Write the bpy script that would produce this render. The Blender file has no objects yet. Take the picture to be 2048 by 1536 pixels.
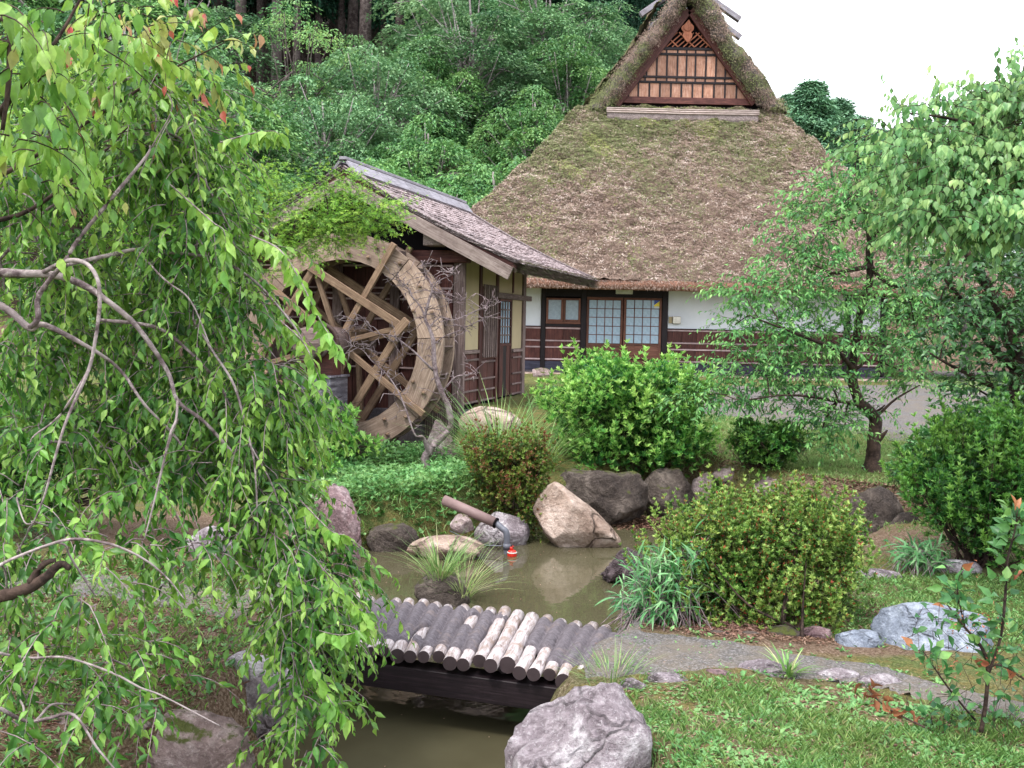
import bpy, bmesh, math, random
import numpy as np
from mathutils import Vector, Matrix, noise

SC = bpy.context.scene
COL = SC.collection
rng = np.random.default_rng(11)
random.seed(5)

# ------------------------------------------------------------------ camera
CAM_Z = 2.15
FPX = 2050.0                      # focal length in photograph pixels
PITCH, ROLL = math.radians(-3.35), math.radians(1.2)
cam_data = bpy.data.cameras.new('camera')
cam_data.sensor_width = 36.0
cam_data.lens = 36.0 * FPX / 2048
cam_data.clip_start, cam_data.clip_end = 0.05, 1500
cam = bpy.data.objects.new('camera', cam_data)
COL.objects.link(cam)
CAM_R = Matrix.Rotation(PITCH, 3, 'X') @ Matrix.Rotation(math.radians(90), 3, 'X') @ Matrix.Rotation(ROLL, 3, 'Z')
cam.matrix_world = Matrix.Translation((0, 0, CAM_Z)) @ CAM_R.to_4x4()
SC.camera = cam

# ------------------------------------------------------------------ light
SUN_EL, SUN_AZ = math.radians(62), math.radians(215)     # high, behind the right shoulder, veiled by cloud
world = bpy.data.worlds.new('World'); SC.world = world
world.use_nodes = True
wn, wl = world.node_tree.nodes, world.node_tree.links
wn.clear()
sky = wn.new('ShaderNodeTexSky'); sky.sky_type = 'NISHITA'; sky.sun_disc = False
sky.sun_elevation, sky.sun_rotation = SUN_EL, SUN_AZ
sky.air_density, sky.dust_density, sky.ozone_density = 1.0, 4.0, 1.0
veil = wn.new('ShaderNodeMix'); veil.data_type = 'RGBA'
veil.inputs['Factor'].default_value = 0.78
veil.inputs[7].default_value = (12.6, 13.0, 13.8, 1)     # thin bright cloud over the blue
wbg = wn.new('ShaderNodeBackground'); wbg.inputs['Strength'].default_value = 0.10
wout = wn.new('ShaderNodeOutputWorld')
wl.new(sky.outputs[0], veil.inputs[6]); wl.new(veil.outputs[2], wbg.inputs['Color']); wl.new(wbg.outputs[0], wout.inputs[0])
sd = bpy.data.lights.new('sun', 'SUN'); sd.energy = 1.5; sd.angle = math.radians(11); sd.color = (1, 0.96, 0.9)
sun = bpy.data.objects.new('sun', sd); COL.objects.link(sun)
# direction towards the sun: Nishita rotation is measured clockwise from +Y
sun_dir = Vector((math.sin(SUN_AZ) * math.cos(SUN_EL), math.cos(SUN_AZ) * math.cos(SUN_EL), math.sin(SUN_EL)))
sun.rotation_euler = sun_dir.to_track_quat('Z', 'Y').to_euler()
vs = SC.view_settings
vs.view_transform = 'Standard'; vs.look = 'None'; vs.gamma = 1; vs.use_curve_mapping = False
vs.exposure = 1.36
SC.render.engine = 'CYCLES'
cy = SC.cycles
cy.use_denoising = True
cy.max_bounces = 7; cy.diffuse_bounces = 3; cy.glossy_bounces = 3; cy.transmission_bounces = 4; cy.transparent_max_bounces = 4
cy.caustics_reflective = False; cy.caustics_refractive = False

# ------------------------------------------------------------------ photograph pixel -> place
def ray(px, py):
    return CAM_R @ Vector(((px - 1024) / FPX, (768 - py) / FPX, -1.0))
def at(px, py, Y):                       # point on the upright plane y = Y
    r = ray(px, py); t = Y / r.y
    return Vector((r.x * t, Y, CAM_Z + r.z * t))
def gz(px, py, z):                       # point on the level plane z
    r = ray(px, py); t = (z - CAM_Z) / r.z
    return Vector((r.x * t, r.y * t, z))
def on_plane(px, py, p0, n):
    r = ray(px, py); o = Vector((0, 0, CAM_Z))
    t = (Vector(p0) - o).dot(n) / r.dot(n)
    return o + r * t
_CRT = np.array(CAM_R.transposed())
def project(P):                          # world points -> pixel, depth
    q = (np.asarray(P) - np.array([0, 0, CAM_Z])) @ _CRT.T
    d = -q[..., 2]
    return 1024 + FPX * q[..., 0] / d, 768 - FPX * q[..., 1] / d, d

# ------------------------------------------------------------------ objects
def thing(name, label, cat, loc=(0, 0, 0), rotz=0.0, group=None):
    o = bpy.data.objects.new(name, None); o.empty_display_size = 0.2
    COL.objects.link(o); o.location = loc; o.rotation_euler = (0, 0, rotz)
    o['label'] = label; o['category'] = cat
    if group: o['group'] = group
    return o
def tag(o, label, cat, group=None):
    o['label'] = label; o['category'] = cat
    if group: o['group'] = group
    return o
def obj(name, me, parent=None, m=None, kind=None, world_space=True):
    """link a mesh object; verts in world space are moved to the parent's frame when the parent has no rotation"""
    if m is not None and len(me.materials) == 0: me.materials.append(m)
    o = bpy.data.objects.new(name, me); COL.objects.link(o)
    if parent is not None:
        o.parent = parent
    if kind: o['kind'] = kind
    return o
def mesh_np(name, V, F, m=None, smooth=False, tint=None, loc=None):
    """V (n,3); F (k,3) or (k,4) int array or list of lists"""
    me = bpy.data.meshes.new(name)
    V = np.asarray(V, dtype=np.float32)
    if loc is not None: V = V - np.array(loc, dtype=np.float32)
    if isinstance(F, np.ndarray):
        k, s = F.shape
        me.vertices.add(len(V)); me.vertices.foreach_set('co', V.ravel())
        me.loops.add(k * s); me.loops.foreach_set('vertex_index', F.astype(np.int32).ravel())
        me.polygons.add(k)
        me.polygons.foreach_set('loop_start', np.arange(0, k * s, s, dtype=np.int32))
        me.polygons.foreach_set('loop_total', np.full(k, s, dtype=np.int32))
    else:
        me.from_pydata([tuple(v) for v in V.tolist()], [], F)
    if tint is not None:
        a = me.attributes.new('tint', 'FLOAT', 'POINT'); a.data.foreach_set('value', np.asarray(tint, dtype=np.float32))
    me.update(calc_edges=True)
    if smooth: me.polygons.foreach_set('use_smooth', np.ones(len(me.polygons), dtype=bool))
    if m is not None: me.materials.append(m)
    return me
_boxes = {}
def box_mesh(l, w, t, m, bev=0.004):
    """chamfered box centred on the origin, long side along X"""
    key = (round(l, 3), round(w, 3), round(t, 3), m.name, bev)
    if key in _boxes: return _boxes[key]
    b = min(bev, min(l, w, t) * 0.3)
    hx, hy, hz = l / 2, w / 2, t / 2
    V, idx = [], {}
    for sx in (-1, 1):
        for sy in (-1, 1):
            for sz in (-1, 1):
                for a in range(3):
                    c = [sx * (hx - b), sy * (hy - b), sz * (hz - b)]
                    c[a] = (sx * hx, sy * hy, sz * hz)[a]
                    idx[(sx, sy, sz, a)] = len(V); V.append(c)
    F = []
    for a in range(3):
        o1, o2 = [(1, 2), (2, 0), (0, 1)][a]
        for s in (-1, 1):
            q = []
            for (p, r) in ((-1, -1), (1, -1), (1, 1), (-1, 1)):
                k = [0, 0, 0]; k[a] = s; k[o1] = p; k[o2] = r
                q.append(idx[(k[0], k[1], k[2], a)])
            F.append(q if s > 0 else q[::-1])
    for a in range(3):                     # chamfer strips
        o1, o2 = [(1, 2), (2, 0), (0, 1)][a]
        for p in (-1, 1):
            for r in (-1, 1):
                k0 = [0, 0, 0]; k0[a] = -1; k0[o1] = p; k0[o2] = r
                k1 = list(k0); k1[a] = 1
                F.append([idx[(*k0, o1)], idx[(*k1, o1)], idx[(*k1, o2)], idx[(*k0, o2)]][::(1 if p * r > 0 else -1)])
    for sx in (-1, 1):
        for sy in (-1, 1):
            for sz in (-1, 1):
                q = [idx[(sx, sy, sz, 0)], idx[(sx, sy, sz, 1)], idx[(sx, sy, sz, 2)]]
                F.append(q if sx * sy * sz > 0 else q[::-1])
    me = bpy.data.meshes.new('box'); me.from_pydata(V, [], F); me.update(); me.materials.append(m)
    _boxes[key] = me
    return me
def box(name, lo, hi, m, parent=None, bev=0.004, kind=None):
    """axis-aligned box in the parent's frame; the mesh's long side is its X so that the wood grain follows it"""
    lo, hi = Vector(lo), Vector(hi); d = hi - lo
    c = (lo + hi) / 2
    ax = max(range(3), key=lambda i: d[i])
    o1, o2 = [(1, 2), (2, 0), (0, 1)][ax]
    me = box_mesh(d[ax], d[o1], d[o2], m, bev)
    o = obj(name, me, parent, kind=kind)
    R = Matrix.Identity(3)
    e = [Vector((1, 0, 0)), Vector((0, 1, 0)), Vector((0, 0, 1))]
    M = Matrix((e[ax], e[o1], e[o2])).transposed().to_4x4(); M.translation = c
    o.matrix_local = M
    return o
def beam(name, p0, p1, w, t, m, parent=None, up=(0, 0, 1), bev=0.004):
    """box from p0 to p1; w is across (perpendicular to up), t along up"""
    p0, p1 = Vector(p0), Vector(p1); x = (p1 - p0); l = x.length; x.normalize()
    up = Vector(up); y = up.cross(x).normalized(); z = x.cross(y)
    M = Matrix((x, y, z)).transposed().to_4x4(); M.translation = (p0 + p1) / 2
    o = obj(name, box_mesh(l, w, t, m, bev), parent); o.matrix_local = M
    return o
def prism(name, poly, d0, d1, axis, m, parent=None, smooth=False, kind=None, loc=None):
    """polygon extruded along axis ('x': poly is (y,z); 'y': poly is (x,z); 'z': poly is (x,y))"""
    n = len(poly); V = []
    for d in (d0, d1):
        for p in poly:
            V.append((d, p[0], p[1]) if axis == 'x' else (p[0], d, p[1]) if axis == 'y' else (p[0], p[1], d))
    F = [list(range(n)), list(range(2 * n - 1, n - 1, -1))] + [[(i + 1) % n, i, n + i, n + (i + 1) % n] for i in range(n)]
    bm = bmesh.new(); vs_ = [bm.verts.new(v) for v in V]
    for f in F: bm.faces.new([vs_[i] for i in f])
    bmesh.ops.recalc_face_normals(bm, faces=bm.faces)
    me = bpy.data.meshes.new(name); bm.to_mesh(me); bm.free()
    me.materials.append(m)
    o = obj(name, me, parent, kind=kind)
    if loc: o.location = loc
    return o
def tubes_mesh(paths, m, seg=6, loc=(0, 0, 0), wob=0.0):
    """paths: list of (points (n,3), radii (n)); one mesh"""
    VV, FF, base = [], [], 0
    ang = np.linspace(0, 2 * math.pi, seg, endpoint=False)
    for P, R in paths:
        P = np.asarray(P, float); R = np.broadcast_to(np.asarray(R, float), (len(P),))
        n = len(P)
        if n < 2: continue
        T = np.gradient(P, axis=0); T /= (np.linalg.norm(T, axis=1, keepdims=True) + 1e-9)
        ref = np.tile(np.array([0.31, 0.17, 0.93]), (n, 1)); ref[np.abs((T * ref).sum(1)) > 0.93] = [1, 0.1, 0]
        A = np.cross(T, ref); A /= np.linalg.norm(A, axis=1, keepdims=True); B = np.cross(T, A)
        rr = R[:, None] * (1 + (wob * rng.standard_normal((n, seg)) if wob else 0))
        V = P[:, None, :] + rr[:, :, None] * (A[:, None, :] * np.cos(ang)[None, :, None] + B[:, None, :] * np.sin(ang)[None, :, None])
        VV.append(V.reshape(-1, 3))
        i = np.arange(n - 1)[:, None] * seg; j = np.arange(seg)[None, :]; j2 = (j + 1) % seg
        Q = np.stack([i + j, i + j2, i + seg + j2, i + seg + j], -1).reshape(-1, 4) + base
        FF.append(Q); 
        tip = V.reshape(-1, 3)[-seg:].mean(0); st = V.reshape(-1, 3)[:seg].mean(0)
        VV.append(np.array([tip, st]));
        ti = base + n * seg
        e = base + (n - 1) * seg
        FF.append(np.array([[e + k, e + (k + 1) % seg, ti, ti] for k in range(seg)] + [[base + (k + 1) % seg, base + k, ti + 1, ti + 1] for k in range(seg)]))
        base += n * seg + 2
    V = np.concatenate(VV); F = np.concatenate(FF)
    tri = F[:, 2] == F[:, 3]
    faces = F[~tri].tolist() + F[tri][:, :3].tolist()
    me = bpy.data.meshes.new('limbs'); me.from_pydata((V - np.array(loc)).tolist(), [], faces); me.update()
    me.polygons.foreach_set('use_smooth', np.ones(len(me.polygons), dtype=bool)); me.materials.append(m)
    return me
def smooth_path(P, k=5):
    """Catmull-Rom through points (rows may carry extra columns such as radius)"""
    P = np.asarray(P, float)
    if len(P) < 3: 
        t = np.linspace(0, 1, k + 1)[:, None]; return P[0] * (1 - t) + P[-1] * t
    Q = np.vstack([2 * P[0] - P[1], P, 2 * P[-1] - P[-2]]); out = []
    for i in range(1, len(Q) - 2):
        for t in np.linspace(0, 1, k, endpoint=False):
            a, b, c, d = Q[i - 1], Q[i], Q[i + 1], Q[i + 2]
            out.append(0.5 * ((2 * b) + (c - a) * t + (2 * a - 5 * b + 4 * c - d) * t * t + (3 * b - a - 3 * c + d) * t ** 3))
    out.append(P[-1]); return np.array(out)

# ------------------------------------------------------------------ materials
def srgb(r, g, b):
    f = lambda c: ((c / 255) / 12.92 if c / 255 <= 0.04045 else ((c / 255 + 0.055) / 1.055) ** 2.4)
    return (f(r), f(g), f(b), 1)
class NT:
    def __init__(s, name):
        s.m = bpy.data.materials.new(name); s.m.use_nodes = True
        s.n, s.l = s.m.node_tree.nodes, s.m.node_tree.links
        s.bsdf = s.n['Principled BSDF']; s.out = s.n['Material Output']
    def node(s, t, **kw):
        x = s.n.new(t)
        for k, v in kw.items(): setattr(x, k, v)
        return x
    def coords(s, scale=(1, 1, 1), kind='Object', rot=(0, 0, 0)):
        tc = s.node('ShaderNodeTexCoord'); mp = s.node('ShaderNodeMapping'); mp.inputs['Scale'].default_value = scale
        mp.inputs['Rotation'].default_value = rot
        s.l.new(tc.outputs[kind], mp.inputs['Vector']); return mp.outputs[0]
    def geo(s, scale=(1, 1, 1)):
        g = s.node('ShaderNodeNewGeometry'); mp = s.node('ShaderNodeMapping'); mp.inputs['Scale'].default_value = scale
        s.l.new(g.outputs['Position'], mp.inputs['Vector']); return mp.outputs[0]
    def offset_by_object(s, vec):
        oi = s.node('ShaderNodeObjectInfo'); mu = s.node('ShaderNodeVectorMath', operation='SCALE'); mu.inputs[0].default_value = (37, 51, 23)
        s.l.new(oi.outputs['Random'], mu.inputs['Scale']); ad = s.node('ShaderNodeVectorMath', operation='ADD')
        s.l.new(vec, ad.inputs[0]); s.l.new(mu.outputs[0], ad.inputs[1]); return ad.outputs[0]
    def noise(s, vec, scale, detail=4, rough=0.55, dist=0.0):
        x = s.node('ShaderNodeTexNoise'); x.inputs['Scale'].default_value = scale; x.inputs['Detail'].default_value = detail
        x.inputs['Roughness'].default_value = rough; x.inputs['Distortion'].default_value = dist
        s.l.new(vec, x.inputs['Vector']); return x.outputs['Fac']
    def voronoi(s, vec, scale, out='Distance', feature='F1'):
        x = s.node('ShaderNodeTexVoronoi', feature=feature); x.inputs['Scale'].default_value = scale
        s.l.new(vec, x.inputs['Vector']); return x.outputs[out]
    def ramp(s, fac, stops, interp='LINEAR'):
        x = s.node('ShaderNodeValToRGB'); cr = x.color_ramp; cr.interpolation = interp
        while len(cr.elements) < len(stops): cr.elements.new(0.5)
        for e, (p, c) in zip(cr.elements, stops): e.position = p; e.color = c if len(c) == 4 else (*c, 1)
        s.l.new(fac, x.inputs[0]); return x.outputs[0]
    def val(s, fac, lo, hi, a=0.0, b=1.0):
        x = s.node('ShaderNodeMapRange'); x.inputs[1].default_value = lo; x.inputs[2].default_value = hi
        x.inputs[3].default_value = a; x.inputs[4].default_value = b; s.l.new(fac, x.inputs[0]); return x.outputs[0]
    def mix(s, fac, a, b, mode='MIX'):
        x = s.node('ShaderNodeMix', data_type='RGBA', blend_type=mode)
        for sock, v in ((x.inputs[0], fac), (x.inputs[6], a), (x.inputs[7], b)):
            if hasattr(v, 'links'): s.l.new(v, sock)
            else: sock.default_value = v
        return x.outputs[2]
    def math(s, op, a, b=0.0):
        x = s.node('ShaderNodeMath', operation=op)
        for sock, v in ((x.inputs[0], a), (x.inputs[1], b)):
            if hasattr(v, 'links'): s.l.new(v, sock)
            else: sock.default_value = v
        return x.outputs[0]
    def bump(s, h, strength=0.4, dist=0.01):
        x = s.node('ShaderNodeBump'); x.inputs['Strength'].default_value = strength; x.inputs['Distance'].default_value = dist
        s.l.new(h, x.inputs['Height']); s.l.new(x.outputs[0], s.bsdf.inputs['Normal']); return x.outputs[0]
    def set(s, color=None, rough=None, spec=None, metal=None):
        for k, v in (('Base Color', color), ('Roughness', rough), ('Specular IOR Level', spec), ('Metallic', metal)):
            if v is None: continue
            if hasattr(v, 'links'): s.l.new(v, s.bsdf.inputs[k])
            else: s.bsdf.inputs[k].default_value = v
        return s.m

def wood(name, dark, mid, light, rough=0.75, grain=1.0, gray=0.0):
    """grain runs along the object's X"""
    t = NT(name); v = t.offset_by_object(t.coords((1.0, 1, 1)))
    sc = t.node('ShaderNodeMapping'); sc.inputs['Scale'].default_value = (1.2, 26, 26); t.l.new(v, sc.inputs[0])
    g = t.noise(sc.outputs[0], 3.0 * grain, 5, 0.6, 0.6)
    w = t.noise(v, 2.2, 4, 0.6)
    c = t.ramp(g, [(0.28, dark), (0.5, mid), (0.75, light)])
    c = t.mix(t.val(w, 0.35, 0.7, 0, 0.55), c, mid)
    oi = t.node('ShaderNodeObjectInfo'); hs = t.node('ShaderNodeHueSaturation')
    t.l.new(t.val(oi.outputs['Random'], 0, 1, 0.72, 1.22), hs.inputs['Value']); t.l.new(c, hs.inputs['Color'])
    st = t.ramp(t.noise(v, 7, 5, 0.7), [(0.3, (0.55, 0.5, 0.5, 1)), (0.55, (1, 1, 1, 1))])
    c = t.mix(0.8, hs.outputs[0], st, 'MULTIPLY')
    t.bump(g, 0.35, 0.004)
    return t.set(c, rough, 0.25)
M = {}
M['wheel'] = wood('wheel_wood', srgb(100, 83, 73), srgb(144, 124, 110), srgb(186, 168, 154))
M['spoke'] = wood('spoke_wood', srgb(80, 62, 52), srgb(120, 98, 80), srgb(158, 136, 114))
M['board'] = wood('weathered_board', srgb(66, 54, 54), srgb(110, 93, 90), srgb(168, 150, 145))
M['barge'] = wood('grey_board', srgb(88, 76, 74), srgb(138, 122, 116), srgb(185, 170, 165))
M['brown'] = wood('stained_brown_wood', srgb(42, 22, 22), srgb(78, 44, 40), srgb(120, 76, 66), 0.6)
M['dark'] = wood('blackened_wood', srgb(14, 10, 14), srgb(28, 20, 24), srgb(48, 38, 42), 0.55)
M['sash'] = wood('sash_wood', srgb(70, 42, 36), srgb(105, 68, 56), srgb(145, 104, 88), 0.6)
M['gable'] = wood('gable_plank', srgb(124, 80, 62), srgb(168, 124, 102), srgb(206, 176, 162), 0.6)
M['carve'] = wood('carved_wood', srgb(110, 60, 42), srgb(150, 92, 68), srgb(180, 125, 98), 0.6)
M['batten'] = wood('pale_batten', srgb(120, 98, 100), srgb(175, 152, 152), srgb(215, 195, 195), 0.6)
M['ridge'] = wood('ridge_board', srgb(88, 84, 92), srgb(128, 124, 132), srgb(172, 168, 176), 0.6)
M['bluebase'] = wood('sill_paint', srgb(34, 34, 46), srgb(52, 52, 66), srgb(74, 74, 90), 0.6)

def plaster(name, c, c2):
    t = NT(name); v = t.geo()
    a = t.noise(v, 1.3, 5, 0.6); b = t.noise(v, 60, 3, 0.6)
    col = t.mix(t.val(a, 0.35, 0.7), c, c2)
    t.bump(b, 0.15, 0.004)
    return t.set(col, 0.9, 0.15)
M['white'] = plaster('white_plaster', srgb(222, 225, 232), srgb(206, 210, 219))
M['cream'] = plaster('cream_plaster', srgb(178, 162, 132), srgb(160, 146, 118))
def flat(name, c, rough=0.6, spec=0.4, metal=0.0):
    t = NT(name); v = t.coords(); n = t.noise(v, 14, 4, 0.6)
    hs = t.node('ShaderNodeHueSaturation'); hs.inputs['Color'].default_value = c
    t.l.new(t.val(n, 0.3, 0.7, 0.82, 1.12), hs.inputs['Value'])
    return t.set(hs.outputs[0], rough, spec, metal)
M['paper'] = flat('frosted_pane', srgb(150, 172, 190), 0.25, 0.5)
M['paper2'] = flat('window_pane', srgb(140, 155, 168), 0.2, 0.5)
M['pvc'] = flat('grey_pvc', srgb(92, 94, 104), 0.45)
M['sheath'] = flat('brown_pipe', srgb(120, 98, 96), 0.6)
M['red'] = flat('red_plastic', srgb(190, 40, 28), 0.35)
M['steel'] = flat('brushed_steel', srgb(170, 165, 155), 0.3, 0.5, 0.8)
M['iron'] = flat('rusty_iron', srgb(62, 44, 40), 0.7)
M['signwhite'] = flat('sign_white', srgb(205, 208, 200), 0.6)
M['blue'] = flat('sticker_blue', srgb(40, 70, 160), 0.4)
M['yellow'] = flat('sticker_yellow', srgb(225, 205, 40), 0.4)
M['void'] = flat('dark_interior', srgb(20, 16, 18), 0.9, 0.1)
def metal_sheet():
    t = NT('weathered_sheet'); v = t.coords((1, 1, 0.15)); n = t.noise(v, 18, 5, 0.7)
    return t.set(t.ramp(n, [(0.35, srgb(60, 58, 66)), (0.5, srgb(98, 96, 108)), (0.7, srgb(165, 160, 170))]), 0.4, 0.5, 0.3)
M['sheet'] = metal_sheet()

def thatch(name):
    t = NT(name); v = t.geo()
    streak = t.noise(t.geo((1, 1.6, 1.6)), 34, 5, 0.75, 0.4)
    mid = t.noise(v, 5.5, 6, 0.72)
    c = t.ramp(streak, [(0.30, srgb(86, 70, 62)), (0.46, srgb(130, 110, 98)), (0.60, srgb(158, 138, 126)), (0.78, srgb(186, 170, 160))])
    c = t.mix(t.val(mid, 0.35, 0.65, 0.0, 0.45), c, srgb(122, 98, 86))
    # moss: more of it high on the slope and to the left, in broken clumps
    sep = t.node('ShaderNodeSeparateXYZ'); t.l.new(t.geo(), sep.inputs[0])
    hz = t.val(sep.outputs['Z'], 4.6, 7.0, -0.16, 0.06); hx = t.val(sep.outputs['X'], -2, 9, 0.08, -0.03)
    mo = t.math('ADD', t.noise(v, 2.3, 8, 0.78), t.math('ADD', hz, hx))
    mossf = t.val(mo, 0.47, 0.58)
    mc = t.ramp(t.noise(v, 14, 5, 0.7), [(0.35, srgb(76, 80, 54)), (0.5, srgb(108, 112, 74)), (0.68, srgb(146, 146, 106))])
    mc = t.mix(t.val(t.noise(v, 1.7, 4, 0.6), 0.60, 0.68), mc, srgb(128, 140, 30))
    c = t.mix(t.math('MULTIPLY', mossf, t.val(t.noise(v, 22, 4, 0.8), 0.36, 0.5)), c, mc)
    h = t.math('ADD', streak, t.math('MULTIPLY', mid, 1.2))
    t.bump(h, 1.0, 0.09)
    return t.set(c, 0.95, 0.1)
M['thatch'] = thatch('thatch')
def straw():
    t = NT('straw_ends'); a = t.node('ShaderNodeAttribute', attribute_name='tint')
    c = t.ramp(a.outputs['Fac'], [(0, srgb(82, 68, 60)), (0.3, srgb(128, 108, 96)), (0.62, srgb(162, 142, 130)), (0.8, srgb(192, 178, 168)), (0.82, srgb(86, 90, 62)), (0.93, srgb(118, 124, 84)), (1.0, srgb(128, 134, 76))])
    return t.set(c, 0.9, 0.15)
M['straw'] = straw()
def thatch_dark():
    t = NT('old_ridge_thatch'); v = t.geo((1, 1, 1)); n = t.noise(t.geo((3, 3, 0.7)), 14, 6, 0.75)
    c = t.ramp(n, [(0.3, srgb(52, 47, 46)), (0.5, srgb(92, 84, 82)), (0.7, srgb(132, 123, 119))])
    mo = t.val(t.noise(v, 3, 6, 0.75), 0.52, 0.6)
    c = t.mix(t.math('MULTIPLY', mo, .8), c, srgb(92, 96, 70)); t.bump(n, 0.9, 0.05)
    return t.set(c, 0.95, 0.1)
M['thatch_dark'] = thatch_dark()
def cut_thatch(name, lo, hi):
    t = NT(name); n = t.voronoi(t.geo((1, 1, 1)), 42); n2 = t.noise(t.geo(), 9, 5, 0.7)
    c = t.ramp(n, [(0.0, lo), (0.6, hi)]); c = t.mix(t.val(n2, 0.4, 0.7, 0, 0.6), c, lo); t.bump(n, 0.8, 0.02)
    return t.set(c, 0.95, 0.1)
M['eave_cut'] = cut_thatch('cut_reed_ends', srgb(84, 58, 48), srgb(150, 112, 96))
M['verge_cut'] = cut_thatch('pale_reed_ledge', srgb(98, 85, 83), srgb(156, 142, 140))
M['reed'] = wood('pale_reed', srgb(120, 104, 98), srgb(160, 145, 139), srgb(190, 178, 172))
def shingle():
    t = NT('bark_shingle'); v = t.offset_by_object(t.coords()); n = t.noise(v, 30, 5, 0.7, 0.5)
    c = t.ramp(n, [(0.3, srgb(62, 52, 52)), (0.5, srgb(122, 108, 108)), (0.7, srgb(188, 176, 180))])
    oi = t.node('ShaderNodeObjectInfo'); hs = t.node('ShaderNodeHueSaturation'); t.l.new(t.val(oi.outputs['Random'], 0, 1, 0.6, 1.25), hs.inputs['Value'])
    t.l.new(c, hs.inputs['Color']); t.bump(n, 0.6, 0.006)
    return t.set(hs.outputs[0], 0.85, 0.2)
M['shingle'] = shingle()
def rock(name, c1, c2, c3, moss=0.0, scale=1.0, vein=0.3):
    t = NT(name); v = t.offset_by_object(t.coords((1, 1, 1)))
    a = t.noise(v, 3.2 * scale, 8, 0.68, 0.7); b = t.noise(v, 22 * scale, 6, 0.7); cmb = t.noise(v, 1.4 * scale, 5, 0.6)
    c = t.ramp(a, [(0.30, c1), (0.5, c2), (0.68, c3)])
    c = t.mix(t.val(b, 0.32, 0.6, 0.75, 0), c, c1); c = t.mix(t.val(t.noise(v, 60, 4, 0.7), 0.55, 0.7, 0, 0.45), c, c3)
    dist = t.voronoi(t.mix(0.12, v, t.node('ShaderNodeTexNoise').outputs[1]), 2.4 * scale, 'Distance', 'DISTANCE_TO_EDGE')
    crack = t.val(dist, 0.0, 0.035, vein, 0)
    c = t.mix(crack, c, (c1[0] * .45, c1[1] * .4, c1[2] * .38, 1))
    if moss > 0:
        g = t.node('ShaderNodeNewGeometry'); sp = t.node('ShaderNodeSeparateXYZ'); t.l.new(g.outputs['Normal'], sp.inputs[0])
        mf = t.math('ADD', t.math('MULTIPLY', sp.outputs['Z'], 0.35), t.noise(v, 4, 6, 0.75))
        c = t.mix(t.val(mf, 0.92 - 0.35 * moss, 1.0 - 0.35 * moss), c, srgb(78, 84, 36))
    h = t.math('ADD', t.math('MULTIPLY', a, 1.5), t.math('MULTIPLY', b, 0.8))
    h = t.math('SUBTRACT', h, t.math('MULTIPLY', crack, 1.5))
    t.bump(h, 0.95, 0.06)
    return t.set(c, 0.8, 0.3)
M['rock_pink'] = rock('purplish_stone', srgb(96, 74, 78), srgb(150, 124, 126), srgb(204, 184, 186))
M['rock_tan'] = rock('tan_stone', srgb(122, 100, 88), srgb(176, 154, 140), srgb(212, 194, 184), 0, 0.8, 0.6)
M['rock_pale'] = rock('pale_stone', srgb(92, 80, 86), srgb(164, 152, 158), srgb(236, 230, 234), 0, 1.3, 0.35)
M['rock_moss'] = rock('mossy_stone', srgb(102, 84, 82), srgb(156, 136, 134), srgb(210, 194, 192), 0.4, 1.2, 0.15)
M['rock_dark'] = rock('dark_mossy_stone', srgb(44, 36, 34), srgb(84, 74, 68), srgb(134, 122, 114), 0.3, 1.0, 0.08)
M['rock_blue'] = rock('bluish_grey_stone', srgb(96, 104, 118), srgb(148, 156, 172), srgb(200, 208, 222), 0.1)
M['rock_rough'] = rock('porous_stone', srgb(58, 46, 50), srgb(98, 84, 88), srgb(150, 136, 140), 0.1, 2.4)

def leafmat(name, stops, trans=0.35, rough=0.42, spec=0.45, tr_gain=1.25):
    t = NT(name); a = t.node('ShaderNodeAttribute', attribute_name='tint')
    oi = t.node('ShaderNodeObjectInfo')
    c = t.ramp(a.outputs['Fac'], stops)
    hs = t.node('ShaderNodeHueSaturation'); t.l.new(t.val(oi.outputs['Random'], 0, 1, 0.86, 1.14), hs.inputs['Value']); t.l.new(c, hs.inputs['Color'])
    nz = t.noise(t.geo(), 38, 3, 0.6); h2 = t.node('ShaderNodeHueSaturation'); t.l.new(t.val(nz, 0.3, 0.7, 0.80, 1.22), h2.inputs['Value']); t.l.new(t.val(t.noise(t.geo(), 2.5, 2, 0.5), 0.35, 0.65, 0.485, 0.51), h2.inputs['Hue']); t.l.new(hs.outputs[0], h2.inputs['Color']); hs = h2
    t.set(hs.outputs[0], rough, spec)
    tr = t.node('ShaderNodeBsdfTranslucent'); g = t.node('ShaderNodeHueSaturation'); g.inputs['Value'].default_value = tr_gain
    g.inputs['Hue'].default_value = 0.485
    t.l.new(hs.outputs[0], g.inputs['Color']); t.l.new(g.outputs[0], tr.inputs[0])
    mx = t.node('ShaderNodeMixShader'); mx.inputs[0].default_value = trans
    t.l.new(t.bsdf.outputs[0], mx.inputs[1]); t.l.new(tr.outputs[0], mx.inputs[2]); t.l.new(mx.outputs[0], t.out.inputs[0])
    return t.m
def stops(*cs): return [(i / (len(cs) - 1), srgb(*c)) for i, c in enumerate(cs)]
M['leaf_cherry'] = leafmat('cherry_leaf', stops((34, 76, 36), (60, 108, 44), (90, 140, 54), (126, 172, 72), (158, 196, 100)))
M['leaf_dogwood'] = leafmat('dogwood_leaf', [(0, srgb(70, 118, 48)), (0.35, srgb(104, 150, 58)), (0.7, srgb(142, 176, 78)), (0.82, srgb(150, 140, 84)), (0.92, srgb(158, 104, 78)), (1, srgb(176, 84, 64))])
M['leaf_dogwood_r'] = leafmat('pale_dogwood_leaf', stops((64, 112, 66), (96, 144, 84), (130, 170, 104), (164, 194, 118)))
M['leaf_maple'] = leafmat('maple_leaf', stops((76, 126, 46), (112, 166, 60), (150, 198, 76), (186, 220, 102)), 0.45)
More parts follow.
